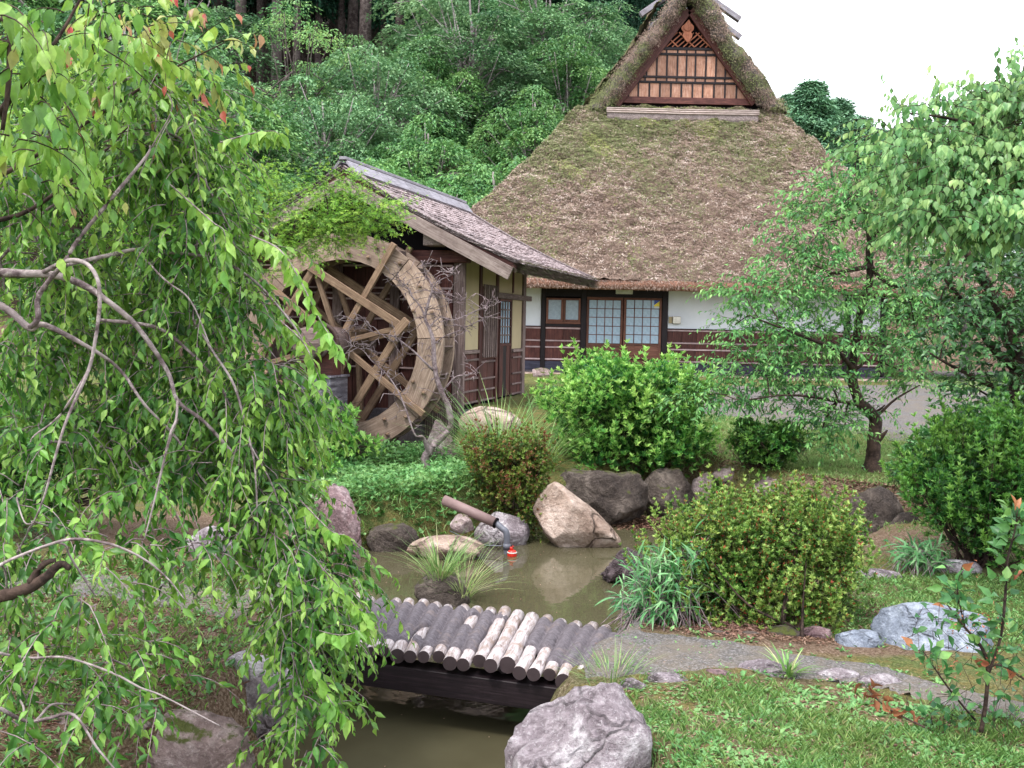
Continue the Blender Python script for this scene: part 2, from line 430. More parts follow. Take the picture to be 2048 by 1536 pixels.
M['leaf_bg1'] = leafmat('broadleaf_teal', stops((48, 88, 58), (78, 120, 78), (108, 148, 100), (142, 178, 126)), 0.25, 0.5)
M['leaf_bg2'] = leafmat('broadleaf_green', stops((40, 80, 44), (62, 110, 60), (92, 140, 78), (128, 170, 100)), 0.3, 0.5)
M['leaf_cedar'] = leafmat('cedar_needles', stops((16, 40, 32), (30, 64, 48), (52, 92, 68)), 0.1, 0.7, 0.2)
M['leaf_conifer'] = leafmat('cypress_needles', stops((78, 122, 92), (106, 148, 114), (134, 174, 138)), 0.15, 0.6, 0.3)
M['leaf_azalea'] = leafmat('azalea_leaf', [(0, srgb(44, 78, 30)), (0.4, srgb(80, 120, 44)), (0.7, srgb(128, 164, 76)), (0.9, srgb(170, 198, 108)), (0.93, srgb(150, 84, 52)), (1, srgb(176, 92, 60))], 0.25)
M['leaf_azalea_dark'] = leafmat('dark_azalea_leaf', stops((24, 62, 28), (44, 92, 36), (74, 124, 50), (118, 166, 76)), 0.25)
M['leaf_bush'] = leafmat('bright_bush_leaf', stops((38, 88, 42), (66, 126, 54), (108, 168, 72), (164, 208, 112)), 0.35)
M['leaf_olive'] = leafmat('olive_bush_leaf', [(0, srgb(46, 72, 26)), (0.4, srgb(78, 106, 38)), (0.75, srgb(112, 134, 58)), (0.85, srgb(104, 72, 46)), (1, srgb(134, 88, 54))], 0.2)
M['leaf_plum'] = leafmat('plum_leaf', stops((44, 92, 50), (72, 128, 66), (104, 158, 84), (142, 190, 112)), 0.35)
M['leaf_shade'] = leafmat('dark_glossy_leaf', stops((30, 66, 38), (50, 98, 50), (74, 126, 64), (108, 154, 94)), 0.2, 0.35)
M['leaf_bamboo'] = leafmat('bamboo_leaf', stops((40, 94, 52), (66, 124, 72), (98, 152, 94), (140, 184, 130)), 0.3)
M['grass'] = leafmat('grass_blade', [(0, srgb(58, 96, 46)), (0.5, srgb(98, 138, 70)), (0.85, srgb(146, 178, 108)), (1, srgb(190, 186, 140))], 0.35, 0.5)
M['weed'] = leafmat('weed_leaf', stops((48, 94, 50), (78, 128, 70), (110, 160, 92), (146, 190, 124)), 0.35, 0.5)
M['litter'] = leafmat('dead_leaf', stops((58, 42, 34), (98, 74, 60), (142, 112, 96), (186, 158, 142)), 0.1, 0.8, 0.15)
M['sapling'] = leafmat('sapling_leaf', [(0, srgb(38, 86, 48)), (0.6, srgb(82, 132, 74)), (0.88, srgb(120, 160, 84)), (0.93, srgb(150, 92, 60)), (1, srgb(184, 120, 84))], 0.35)
def bark(name, c1, c2, c3, sc=1.0):
    t = NT(name); v = t.offset_by_object(t.coords()); a = t.noise(v, 28 * sc, 6, 0.7, 0.4); b = t.noise(v, 5 * sc, 4, 0.6)
    c = t.ramp(a, [(0.32, c1), (0.5, c2), (0.68, c3)]); c = t.mix(t.val(b, 0.45, 0.62, 0, 0.6), c, c3)
    t.bump(a, 0.7, 0.012); return t.set(c, 0.9, 0.2)
M['bark_cherry'] = bark('cherry_bark', srgb(62, 50, 52), srgb(108, 94, 96), srgb(176, 164, 162))
M['bark_dark'] = bark('dark_bark', srgb(26, 20, 20), srgb(48, 38, 34), srgb(84, 68, 60))
M['bark_grey'] = bark('grey_bark', srgb(82, 72, 76), srgb(132, 120, 122), srgb(188, 178, 178), 0.6)
M['bark_cedar'] = bark('cedar_bark', srgb(40, 32, 32), srgb(70, 60, 58), srgb(112, 102, 98), 0.3)
M['bark_bare'] = bark('purplish_bark', srgb(62, 50, 54), srgb(108, 92, 94), srgb(158, 144, 146), 0.8)
M['leaf_dry'] = leafmat('dry_curled_leaf', stops((84, 52, 40), (122, 78, 54), (158, 110, 78)), 0.2, 0.7, 0.15)
M['twig'] = bark('twig_bark', srgb(66, 52, 54), srgb(116, 100, 102), srgb(160, 146, 146))
def log_mat():
    t = NT('peeled_log'); v = t.offset_by_object(t.coords((1.5, 9, 9))); a = t.noise(v, 5, 6, 0.7, 0.8); b = t.noise(t.offset_by_object(t.coords()), 6, 5, 0.7)
    c = t.ramp(a, [(0.28, srgb(78, 66, 62)), (0.42, srgb(138, 126, 124)), (0.62, srgb(188, 180, 182))])
    c = t.mix(t.val(b, 0.5, 0.62, 0, 0.8), c, srgb(128, 108, 96)); t.bump(a, 0.6, 0.008); return t.set(c, 0.85, 0.2)
M['log'] = log_mat()
M['log_end_shade'] = flat('shaded_end_grain', srgb(58, 48, 50), 0.8, 0.2)  # end grain coloured darker to carry the shade on the log ends
def mud():
    t = NT('packed_mud'); v = t.geo(); a = t.noise(v, 40, 6, 0.75); b = t.noise(v, 7, 5, 0.7)
    c = t.ramp(a, [(0.35, srgb(78, 72, 76)), (0.55, srgb(98, 92, 97)), (0.72, srgb(118, 112, 117))])
    c = t.mix(t.val(b, 0.55, 0.7, 0, 0.4), c, srgb(130, 114, 106)); t.bump(a, 0.5, 0.006); return t.set(c, 0.95, 0.1)
M['mud'] = mud()
def gravel():
    t = NT('grey_gravel'); v = t.geo(); a = t.voronoi(v, 120, 'Color'); b = t.noise(v, 2.4, 7, 0.75); n = t.noise(v, 90, 3, 0.7)
    sp = t.node('ShaderNodeSeparateColor'); t.l.new(a, sp.inputs[0])
    c = t.ramp(sp.outputs[0], [(0, srgb(80, 76, 74)), (0.6, srgb(99, 96, 95)), (1, srgb(128, 124, 124))])
    c = t.mix(t.val(b, 0.46, 0.62, 0, 0.75), c, srgb(112, 102, 90)); t.bump(t.math('ADD', sp.outputs[1], n), 0.8, 0.01)
    return t.set(c, 0.95, 0.15)
M['gravel'] = gravel()
def ground():
    t = NT('garden_ground'); v = t.geo()
    a = t.noise(v, 1.1, 7, 0.7); b = t.noise(v, 9, 7, 0.75); f = t.noise(v, 70, 4, 0.75)
    dirt = t.ramp(f, [(0.3, srgb(70, 54, 44)), (0.5, srgb(116, 96, 80)), (0.7, srgb(172, 152, 136))])
    grass = t.ramp(f, [(0.3, srgb(54, 66, 34)), (0.5, srgb(88, 100, 56)), (0.7, srgb(124, 132, 84))])
    moss = t.ramp(f, [(0.3, srgb(78, 70, 44)), (0.5, srgb(112, 102, 62)), (0.7, srgb(148, 138, 94))])
    # how green it is comes from the 'tint' painted by place: 0 litter under shrubs, 1 lawn
    at_ = t.node('ShaderNodeAttribute', attribute_name='tint')
    c = t.mix(t.val(b, 0.46, 0.58), grass, moss)
    g = t.math('ADD', t.math('ADD', t.math('MULTIPLY', a, 0.5), t.math('MULTIPLY', b, 0.5)), t.math('SUBTRACT', at_.outputs['Fac'], 0.5))
    c = t.mix(t.val(g, 0.42, 0.60), dirt, c)
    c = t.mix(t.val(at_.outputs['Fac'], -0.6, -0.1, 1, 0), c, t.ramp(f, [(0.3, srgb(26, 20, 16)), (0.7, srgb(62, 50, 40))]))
    t.bump(t.math('ADD', f, b), 0.9, 0.03)
    return t.set(c, 0.95, 0.1)
M['ground'] = ground()
def water():
    t = NT('pond_water'); v = t.geo()
    n = t.noise(v, 0.9, 4, 0.6)
    c = t.ramp(n, [(0.35, srgb(66, 62, 46)), (0.65, srgb(80, 76, 58))])
    w = t.noise(t.geo((1, 1, 1)), 5, 3, 0.5); t.bump(w, 0.09, 0.02)
    m = t.set(c, 0.03, 0.5); t.bsdf.inputs['IOR'].default_value = 1.33
    return m
M['water'] = water()
# ================================================================== TERRAIN
def sstep(a, b, x):
    t = np.clip((x - a) / (b - a), 0, 1); return t * t * (3 - 2 * t)
_pond_px = [(600, 1480), (625, 1400), (640, 1330), (652, 1240), (665, 1150), (690, 1112), (735, 1098), (820, 1092), (900, 1085), (960, 1080),
            (1060, 1072), (1110, 1060), (1200, 1050), (1230, 1028), (1300, 1016), (1390, 1020), (1460, 1040), (1560, 1060), (1680, 1075), (1780, 1085),
            (1840, 1105), (1800, 1132), (1720, 1136), (1600, 1190), (1450, 1225), (1280, 1250), (1200, 1300), (1175, 1390), (1100, 1430), (1040, 1480), (1010, 1536)]
POND = [(-1.75, 2.6), (-1.5, 4.0)] + [tuple(gz(x, y, 0.0)[:2]) for x, y in _pond_px] + [(0.30, 4.3), (0.55, 3.6), (0.6, 2.6)]
POND = np.array(POND)
def pond_sd(x, y):
    """distance to the pond's edge, negative inside"""
    x = np.asarray(x, float); y = np.asarray(y, float)
    d = np.full(x.shape, 1e9); ins = np.zeros(x.shape, bool)
    n = len(POND)
    for i in range(n):
        x0, y0 = POND[i]; x1, y1 = POND[(i + 1) % n]
        ex, ey = x1 - x0, y1 - y0
        t = np.clip(((x - x0) * ex + (y - y0) * ey) / (ex * ex + ey * ey + 1e-12), 0, 1)
        d = np.minimum(d, np.hypot(x - x0 - t * ex, y - y0 - t * ey))
        c = ((y0 > y) != (y1 > y)) & (x < (x1 - x0) * (y - y0) / (y1 - y0 + 1e-12) + x0)
        ins ^= c
    return np.where(ins, -d, d)
def vnoise(x, y, s, seed=0.0):
    return (np.sin(x * s + 1.3 * seed + 1.7 * np.sin(y * s * 0.7 + seed)) * np.cos(y * s * 1.1 - seed + 1.3 * np.sin(x * s * 0.6 + 2 * seed)))
def height(x, y):
    x = np.asarray(x, float); y = np.asarray(y, float)
    hr = 0.42 + 0.13 * sstep(8, 11, y) + 0.33 * sstep(11, 14.5, y) + 0.12 * sstep(14, 18, y)
    hl = 0.42 + 0.10 * sstep(8, 10.6, y) + 0.48 * sstep(11.2, 14, y)
    wL = sstep(2.2, 0.6, x); h = hl * wL + hr * (1 - wL)
    h = h + 0.03 * vnoise(x, y, 1.7, 1) + 0.012 * vnoise(x, y, 6, 2)
    # the right bank drops a little towards the water, left bank hump of weeds
    h = h - 0.20 * np.exp(-(((x + 1.75) / 1.0) ** 4 + ((y - 12.3) / 1.1) ** 4)) - 0.12 * np.exp(-(((x + 2.0) / 1.5) ** 4 + ((y - 11.4) / 1.7) ** 4))
    # wheel race
    h = h - 0.75 * sstep(1.0, 0.7, np.maximum(np.abs(x + 2.4) / 1.9, np.abs(y - 13.75) / 1.05))
    sd = pond_sd(x, y)
    h = np.where(sd < 0, -0.08 - 0.5 * sstep(0, 0.6, -sd), -0.08 + (h + 0.08) * sstep(-0.02, 0.28, sd) )
    # wooded hill rising behind on the left, low ground on the right
    left = 1 - 0.90 * sstep(3, 24, x - 0.12 * (y - 30))
    hill = np.clip(y - 30, 0, None) * 0.62 * left
    hill = 90 * (1 - np.exp(-hill / 90))
    return h + hill + 0.25 * vnoise(x, y, 0.35, 4) * sstep(26, 40, y)
def hz1(x, y): return float(height(np.array([x]), np.array([y]))[0])
_ty = np.concatenate([np.arange(2.6, 16, .02), np.arange(16, 90, .1)])
def gt(px, py):                          # pixel -> point where its ray meets the terrain
    r = ray(px, py); X = r.x / r.y * _ty; Z = CAM_Z + r.z / r.y * _ty
    hit = np.nonzero(Z <= height(X, _ty))[0]
    i = hit[0] if len(hit) else len(_ty) - 1
    return Vector((X[i], _ty[i], Z[i]))

def axis(pts):
    out = []
    for (a, b, s) in pts: out += list(np.arange(a, b, s))
    return np.array(out)
gx = axis([(-420, -60, 40), (-60, -14, 2.5), (-14, -5, 0.4), (-5, 6, 0.07), (6, 14, 0.4), (14, 60, 2.5), (60, 460, 40)])
gy = axis([(-40, -2, 6), (-2, 2.6, 0.5), (2.6, 13, 0.07), (13, 32, 0.35), (32, 110, 2.0), (110, 500, 30)])
GX, GY = np.meshgrid(gx, gy)
GZ = height(GX, GY)
GZ = GZ + (rng.random(GZ.shape) - 0.5) * 0.018 * ((GX > -5) & (GX < 6) & (GY < 13))
nx, ny = len(gx), len(gy)
ii = (np.arange(ny - 1)[:, None] * nx + np.arange(nx - 1)[None, :]).ravel()
F = np.stack([ii, ii + 1, ii + nx + 1, ii + nx], 1)
# how green the ground is
def green(x, y):
    g = 0.62 + 0 * x
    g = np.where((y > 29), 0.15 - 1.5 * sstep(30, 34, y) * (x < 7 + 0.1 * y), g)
    for (cx, cy, rx, ry, v) in GREEN_SPOTS:
        w = np.exp(-(((x - cx) / rx) ** 2 + ((y - cy) / ry) ** 2)); g = g * (1 - w) + v * w
    return g
_p = lambda px, py, z: gz(px, py, z)
def spot(px, py, z, rx, ry, v):
    p = gt(px, py); return (p.x, p.y, rx, ry, v)
GREEN_SPOTS = [spot(1500, 1235, .42, 1.1, .35, 0.12), spot(1620, 1265, .42, 0.6, .18, 0.1), spot(1700, 985, .85, 1.4, .5, 0.15), spot(1750, 880, 1.0, 5, 1.6, 0.85),
               spot(1450, 900, .95, 1.6, .9, 0.45), spot(350, 1250, .42, .8, .8, 0.15), spot(150, 1330, .42, .8, .8, 0.1), spot(400, 1060, .6, 1.2, .8, 0.2),
               spot(1650, 1180, .42, .9, .35, 0.42), spot(1500, 1450, .42, 1.6, .9, 0.5), spot(1850, 1080, .5, .6, .6, 0.3),
               spot(1700, 1300, .42, .5, .1, 0.3)]
me = mesh_np('ground', np.stack([GX.ravel(), GY.ravel(), GZ.ravel()], 1), F, M['ground'], True, tint=green(GX.ravel(), GY.ravel()))
g_ = obj('ground', me); g_['kind'] = 'structure'
wm = mesh_np('pond_water', [(-4, 2, 0), (7, 2, 0), (7, 14, 0), (-4, 14, 0)], [[0, 1, 2, 3]], M['water'])
w_ = obj('pond_water', wm); w_['kind'] = 'structure'

def sheet(name, outline, m, lift=0.006, n=46, edge_noise=0.06):
    """a thin irregular skin laid on the ground inside an outline (world xy)"""
    O = np.array(outline); lo, hi = O.min(0), O.max(0)
    st = max((hi - lo)) / n
    xs = np.arange(lo[0], hi[0] + st, st); ys = np.arange(lo[1], hi[1] + st, st)
    X, Y = np.meshgrid(xs, ys)
    inside = np.zeros(X.shape, bool); d = np.full(X.shape, 1e9); k = len(O)
    for i in range(k):
        x0, y0 = O[i]; x1, y1 = O[(i + 1) % k]; ex, ey = x1 - x0, y1 - y0
        t = np.clip(((X - x0) * ex + (Y - y0) * ey) / (ex * ex + ey * ey), 0, 1)
        d = np.minimum(d, np.hypot(X - x0 - t * ex, Y - y0 - t * ey))
        inside ^= ((y0 > Y) != (y1 > Y)) & (X < (x1 - x0) * (Y - y0) / (y1 - y0 + 1e-12) + x0)
    sd = np.where(inside, d, -d) + edge_noise * (vnoise(X, Y, 5, 3) + vnoise(X, Y, 13, 5))
    Z = height(X, Y) + lift + np.clip(sd, -0.3, 0.03) * 0.5 - 0.01
    ok = sd > -0.05
    idx = -np.ones(X.shape, int); idx[ok] = np.arange(ok.sum())
    V = np.stack([X[ok], Y[ok], Z[ok]], 1)
    q = [idx[:-1, :-1], idx[:-1, 1:], idx[1:, 1:], idx[1:, :-1]]; Q = np.stack([a.ravel() for a in q], 1); Q = Q[(Q >= 0).all(1)]
    o = obj(name, mesh_np(name, V, Q, m, True)); o['kind'] = 'structure'; return o
zz = lambda L, z: [tuple(gt(x, y)[:2]) for x, y in L]
sheet('gravel_yard', zz([(1180, 800), (1400, 828), (1600, 862), (1800, 885), (2010, 880), (2400, 860), (2500, 790), (2060, 745), (1860, 742), (1780, 772), (1400, 775), (1180, 778)], 1.0), M['gravel'], 0.012, 150, 0.12)
sheet('garden_path', zz([(1190, 1262), (1290, 1262), (1500, 1290), (1700, 1325), (1900, 1375), (2250, 1450), (2200, 1500), (1850, 1405), (1700, 1370), (1500, 1345), (1300, 1352), (1170, 1352)], .42), M['gravel'], 0.010, 110, 0.03)
sheet('garden_path', zz([(720, 1200), (640, 1190), (480, 1185), (250, 1155), (0, 1150), (0, 1190), (250, 1205), (470, 1240), (610, 1275), (700, 1290)], .42), M['gravel'], 0.010, 110, 0.03)

# ================================================================== FARMHOUSE
HY = 24.5
house = thing('farmhouse', 'thatched farmhouse with steep roof, timber gable, white plaster and brown boarded walls', 'house', (4.3, HY, 1.0))
H0 = Vector((4.3, HY, 1.0))
def hw(px, py, off=0.0):                     # pixel on the front wall -> (x, z) in the house frame
    p = at(px, py, HY + off); return p.x - H0.x, p.z - H0.z
def hbox(name, x0, x1, z0, z1, y0, y1, m, parent=None, bev=0.006):
    return box(name, (min(x0, x1), y0, min(z0, z1)), (max(x0, x1), y1, max(z0, z1)), m, parent or house, bev)
xs_ = {k: hw(v, 650)[0] for k, v in dict(L=900, p1a=1081.5, p1b=1091, p2a=1161, p2b=1172, mid=1246, p3a=1323, p3b=1335, p4a=1688, p4b=1700, p5a=1760, p5b=1772).items()}
zc = lambda py, px=1200: hw(px, py)[1]
z_top, z_rail0, z_rail1, z_b1, z_b0 = zc(540), zc(648), zc(655), zc(724), zc(742)
wallf = 0.0                                   # front wall face y
# core behind the wall skins
hbox('wall_core', xs_['L'], xs_['p5b'], 0.02, z_top + 0.5, 0.06, 9.0, M['void'])
spans = [('L', 'p1a'), ('p1b', 'p2a'), ('p3b', 'p4a'), ('p4b', 'p5a')]
for a, b in spans:
    x0, x1 = xs_[a], xs_[b]
    hbox('plaster_wall', x0, x1, z_rail1 if a != 'p1b' else zc(575), z_top, 0.0, 0.055, M['white'])
    hbox('rail', x0, x1, z_rail0 - 0.07 if a != 'p1b' else z_rail0 - 0.02, z_rail1, -0.035, 0.05, M['dark'])
    # boards of the dado, one by one, and their pale battens
    lo, hi = z_b1 + 0.004, z_rail0 - 0.075
    n = max(1, round((x1 - x0) / 0.34)); w = (x1 - x0) / n
    for i in range(n):
        hbox('wall_board', x0 + i * w + 0.003, x0 + (i + 1) * w - 0.003, lo, hi, -0.005 - 0.004 * (i % 2), 0.05, M['brown'], bev=0.004)
    for py in (658, 683, 696, 720):
        z = zc(py); hbox('batten', x0, x1, z - 0.018, z + 0.018, -0.032, -0.011, M['batten'], bev=0.004)
hbox('plaster_wall', xs_['p2b'], xs_['p3a'], zc(573, 1250), z_top, 0.0, 0.055, M['white'])
for a in ('p1', 'p2', 'p3', 'p4', 'p5'):
    hbox('post', xs_[a + 'a'], xs_[a + 'b'], 0.09, z_top, -0.05, 0.06, M['dark'], bev=0.01)
for a, b in (('L', 'p1a'), ('p1b', 'p2a'), ('p3b', 'p4a'), ('p4b', 'p5a')):
    hbox('sill_beam', xs_[a], xs_[b], z_b0, z_b1, -0.045, 0.05, M['bluebase'], bev=0.008)
hbox('foundation', xs_['L'] - 0.1, xs_['p5b'] + 0.2, -0.25, z_b0 - 0.003, -0.12, 9.0, M['mud'])
hbox('stone_step', xs_['L'] - 0.3, xs_['p5b'] + 0.8, -0.3, 0.03, -0.75, -0.123, M['rock_tan'], bev=0.02)
# lintel with its gently arched top
xa, xb = xs_['p1b'], xs_['p3a']
zl0 = zc(594, 1200)
poly = [(xa, zl0)] + [(xb, zl0)] + [(xb - (xb - xa) * t, zc(577, 1200) + 0.13 * math.sin(math.pi * min(1, 0.12 + t * 0.8)) * 0.7) for t in np.linspace(0, 1, 12)]
prism('lintel', poly, -0.045, 0.05, 'y', M['dark'], house)
# window
def sash(parent, x0, x1, z0, z1, fr, y0, y1, m):
    hbox('stile', x0, x0 + fr, z0, z1, y0, y1, m, parent, 0.003); hbox('stile', x1 - fr, x1, z0, z1, y0, y1, m, parent, 0.003)
    hbox('rail', x0 + fr, x1 - fr, z0, z0 + fr, y0, y1, m, parent, 0.003); hbox('rail', x0 + fr, x1 - fr, z1 - fr, z1, y0, y1, m, parent, 0.003)
zt, zb = zc(596, 1120), zc(645, 1120)
fr = 0.05
win = hbox('window', xs_['p1b'] + 0.002, xs_['p2a'] - 0.002, zb - .03, zb + .02, -0.06, 0.02, M['sash'])
win['label'] = 'small two-pane window with frosted glass left of the doors'
def wchild(name, x0, x1, z0, z1, y0, y1, m, par):
    """box given in the house frame, parented to a part that is itself a placed box"""
    o = hbox(name, x0, x1, z0, z1, y0, y1, m, par, 0.003)
    o.matrix_local = par.matrix_basis.inverted() @ o.matrix_basis; return o
xm = (xs_['p1b'] + xs_['p2a']) / 2
for (a, b) in ((xs_['p1b'] + .01, xm - .005), (xm + .005, xs_['p2a'] - .01)):
    wchild('stile', a, a + fr, zb + .022, zt, -0.045, 0.0, M['sash'], win); wchild('stile', b - fr, b, zb + .022, zt, -0.045, 0.0, M['sash'], win)
    wchild('head_rail', a + fr, b - fr, zt - fr, zt, -0.045, 0.0, M['sash'], win); wchild('head_rail', a + fr, b - fr, zb + .022, zb + .022 + fr, -0.045, 0.0, M['sash'], win)
    wchild('pane', a + fr, b - fr, zb + .022 + fr, zt - fr, -0.022, -0.012, M['paper2'], win)
# the two sliding lattice doors
for (pa, pb, k) in ((1172.5, 1246, 0), (1246.5, 1322.5, 1)):
    x0, x1 = hw(pa, 650)[0] + .004, hw(pb, 650)[0] - .004; yo = -0.035 + 0.04 * (1 - k)
    zt, zb, zm = zc(595, 1250) - .004, 0.10, zc(687, 1210 + 70 * k)
    zt2, zm2 = zc(600, 1210 + 75 * k), zm
    door = hbox('sliding_door', x0, x1, zt2, zt, yo, yo + 0.035, M['sash'])
    door['label'] = 'right-hand sliding lattice door with a blue and yellow sticker' if k else 'left-hand sliding lattice door'
    f = 0.055
    wchild('stile', x0, x0 + f, zb, zt2 - .001, yo, yo + .035, M['sash'], door); wchild('stile', x1 - f, x1, zb, zt2 - .001, yo, yo + .035, M['sash'], door)
    wchild('mid_rail', x0 + f, x1 - f, zm2 - .06, zm2, yo, yo + .035, M['sash'], door)
    wchild('lower_panel', x0 + f, x1 - f, zb + .36, zm2 - .061, yo + .012, yo + .028, M['sash'], door)
    for q in range(3):
        wchild('lower_rail', x0 + f, x1 - f, zb + 0.05 + .11 * q, zb + .135 + .11 * q, yo, yo + .033, M['sash'], door)
    for i in range(4):
        for j in range(5):
            gx0 = x0 + f + (x1 - x0 - 2 * f) * i / 4; gx1 = x0 + f + (x1 - x0 - 2 * f) * (i + 1) / 4
            gz0 = zm2 + (zt2 - zm2) * j / 5; gz1 = zm2 + (zt2 - zm2) * (j + 1) / 5
            wchild('pane', gx0 + .006, gx1 - .006, gz0 + .006, gz1 - .006, yo + .016, yo + .022, M['paper'], door)
    for i in range(1, 4):
        gx0 = x0 + f + (x1 - x0 - 2 * f) * i / 4
        wchild('muntin', gx0 - .009, gx0 + .009, zm2, zt2, yo + .004, yo + .026, M['sash'], door)
    for j in range(1, 5):
        gz0 = zm2 + (zt2 - zm2) * j / 5
        wchild('muntin', x0 + f, x1 - f, gz0 - .009, gz0 + .009, yo + .006, yo + .024, M['sash'], door)
    if k:
        a, b = hw(1308, 612); c, d = hw(1321, 601)
        st = wchild('sticker', a, c, b - .01, d, yo + .0125, yo + .0155, M['yellow'], door)
        p = prism('sticker_mark', [(a, b + .02), (a, d), (c, d)], yo + .0105, yo + .0122, 'y', M['blue'], door)
        p.matrix_local = door.matrix_basis.inverted()
        wchild('sticker_strip', a, c, b - .05, b - .015, yo + .0125, yo + .0155, M['signwhite'], door)
a, b = hw(1231, 588); c, d = hw(1265, 579)
hbox('name_plate', a, c, b, d, -0.075, -0.047, M['signwhite'])
a, b = hw(1337, 647); c, d = hw(1360, 633)
lamp = hbox('wall_lamp', a + .08, c, b, d, -0.14, -0.002, M['steel'])
wchild('lamp_bracket', a, a + .078, b + .01, d - .01, -0.06, -0.002, M['cream'], lamp)
bm_rock = None

# ---- roof: thatched, concave hip with a gable on top
EZ = at(1400, 566, 23.2).z - 1.0            # eave height above the yard
_op = [-60, -20, 27, 70, 109, 145, 191, 219, 266, 312, 359, 422, 470, 566]
_ow = [8, 34, 64, 88, 117, 147, 182, 204, 253, 303, 359, 438, 500, 622]
def roof_hw(z):                             # half width of the roof at height z (house frame)
    y = HY + (yE + (yG - yE) * (z - EZ) / (zG - EZ) if z < zG else yG - .12)
    a, b, d = project((4.3 + RX, y, z + 1.0))
    return float(np.interp(b, _op, _ow) * d / FPX)
zG = at(1372, 216, 28.0).z - 1.0            # foot of the gable
yE, yG = 23.2 - HY, 28.0 - HY
RX = at(1375, 300, 26).x - H0.x             # centre line of the roof
zTop = at(1380, -18, 28.6).z - 1.0
scale_w = 1.0
def thatch_disp(P, amp=1.0):
    out = []
    for p in P:
        v = Vector(p); out.append(amp * (0.10 * noise.noise(v * 0.9) + 0.10 * noise.noise(v * 2.7) + 0.07 * noise.noise(v * 6) + 0.045 * noise.noise(v * 14)))
    return np.array(out)
def grid_surface(fn, nu, nv, amp, nrm):
    P = np.array([fn(u, v) for v in np.linspace(0, 1, nv) for u in np.linspace(0, 1, nu)])
    P = P + np.array(nrm)[None, :] * thatch_disp(P, amp)[:, None]
    i = (np.arange(nv - 1)[:, None] * nu + np.arange(nu - 1)[None, :]).ravel()
    return P, np.stack([i, i + 1, i + nu + 1, i + nu], 1)
# front slope
def front(u, v):
    z = EZ + (zG - EZ) * v; y = yE + (yG - yE) * v - 0.10 * math.sin(math.pi * v)
    return (RX + (2 * u - 1) * roof_hw(z) * scale_w, y, z)
P1, F1 = grid_surface(front, 190, 130, 1.0, (0, -0.7, 0.7))
me = mesh_np('thatch_front', P1, F1, M['thatch'], True); roof = obj('roof', me, house)
roof['label'] = 'mossy thatched roof with a steep front slope'
# side slopes run back from the hip; upper part is the gable verge
def side(s):
    def f(u, v):
        z = EZ + (zTop - 0.25 - EZ) * v
        w = roof_hw(z) * (1.0 if z < zG - .3 else .94)
        yf = (yE + (yG - yE) * min(1, (z - EZ) / (zG - EZ))) - 0.10 * math.sin(math.pi * min(1, (z - EZ) / (zG - EZ))) if z < zG else yG - 0.12
        return (RX + s * w, yf + (9.5 - yf) * u, z)
    return f
for s in (-1, 1):
    P, Fq = grid_surface(side(s), 60, 110, 1.0 if s > 0 else 1.0, (s * 0.7, 0, 0.7))
    P[::60] = P[::60]                         # front column stays on the hip
    obj('roof_side', mesh_np('roof_side', P, Fq if s > 0 else Fq[:, ::-1], M['thatch'], True), roof)
# cut eave: thick underside of the reed
n = 90
xe = np.linspace(RX - roof_hw(EZ) * scale_w, RX + roof_hw(EZ) * scale_w, n)
prof = [(0.0, 0.03), (-0.035, -0.05), (-0.02, -0.12), (0.06, -0.19), (0.7, -0.16), (1.35, 0.22)]
V = []; 
for x in xe:
    j = 0.02 * noise.noise(Vector((x * 3, 0, 0))) + 0.015 * noise.noise(Vector((x * 11, 3, 0)))
    for (a, b) in prof: V.append((x, yE + a + j, EZ + b + j))
k = len(prof); F = [[i * k + j, i * k + j + 1, (i + 1) * k + j + 1, (i + 1) * k + j] for i in range(n - 1) for j in range(k - 1)]
obj('eave', mesh_np('eave', V, F, M['eave_cut'], True), roof)
# gable verge: thick curved roll of thatch standing in front of the timber triangle
gapx = lambda px, py: at(px, py, yG + HY - 0.12).x - H0.x
gapz = lambda px, py: at(px, py, yG + HY - 0.12).z - H0.z
inner = [(1218, 214), (1253, 168), (1291, 112), (1325, 66), (1354, 30), (1377, -2), (1400, 32), (1432, 82), (1462, 128), (1491, 172), (1521, 210)]
outer = [(1174, 222), (1196, 190), (1230, 147), (1262, 106), (1306, 50), (1378, -34), (1440, 22), (1464, 72), (1510, 130), (1548, 186), (1574, 224)]
inner = smooth_path([(gapx(a, b), gapz(a, b)) for a, b in inner], 12); outer = smooth_path([(gapx(a, b), gapz(a, b)) for a, b in outer], 12)
nI = len(inner); V = []; F = []
rings = 15
for i in range(nI):
    ix, iz_ = inner[i]; ox, oz = outer[i]
    for r in range(rings):
        t = r / (rings - 1)
        bulge = math.sin(math.pi * min(1, t * 1.15)) ** 0.6 if t < 0.87 else max(0, (1 - t) / 0.13) * 0.35
        x = ix + (ox - ix) * t; z = iz_ + (oz - iz_) * t
        y = yG - 0.14 - 0.30 * bulge * (0.6 + 0.4 * (iz_ - zG) / (zTop - zG)) + 0.16 * noise.noise(Vector((x * 1.7, z * 1.7, 1))) + 0.10 * noise.noise(Vector((x * 4.5, z * 4.5, 5))) + 0.05 * noise.noise(Vector((x * 11, z * 11, 5)))
        V.append((x + .06 * noise.noise(Vector((x * 5, z * 5, 9))), y, z + .05 * noise.noise(Vector((x * 6, z * 6, 19)))))
    V.append((ix, yG + 0.55, iz_)); V.append((ox + (0.25 if i > nI / 2 else -0.25) * 0, yG + 0.9, oz + 0.0))
kk = rings + 2
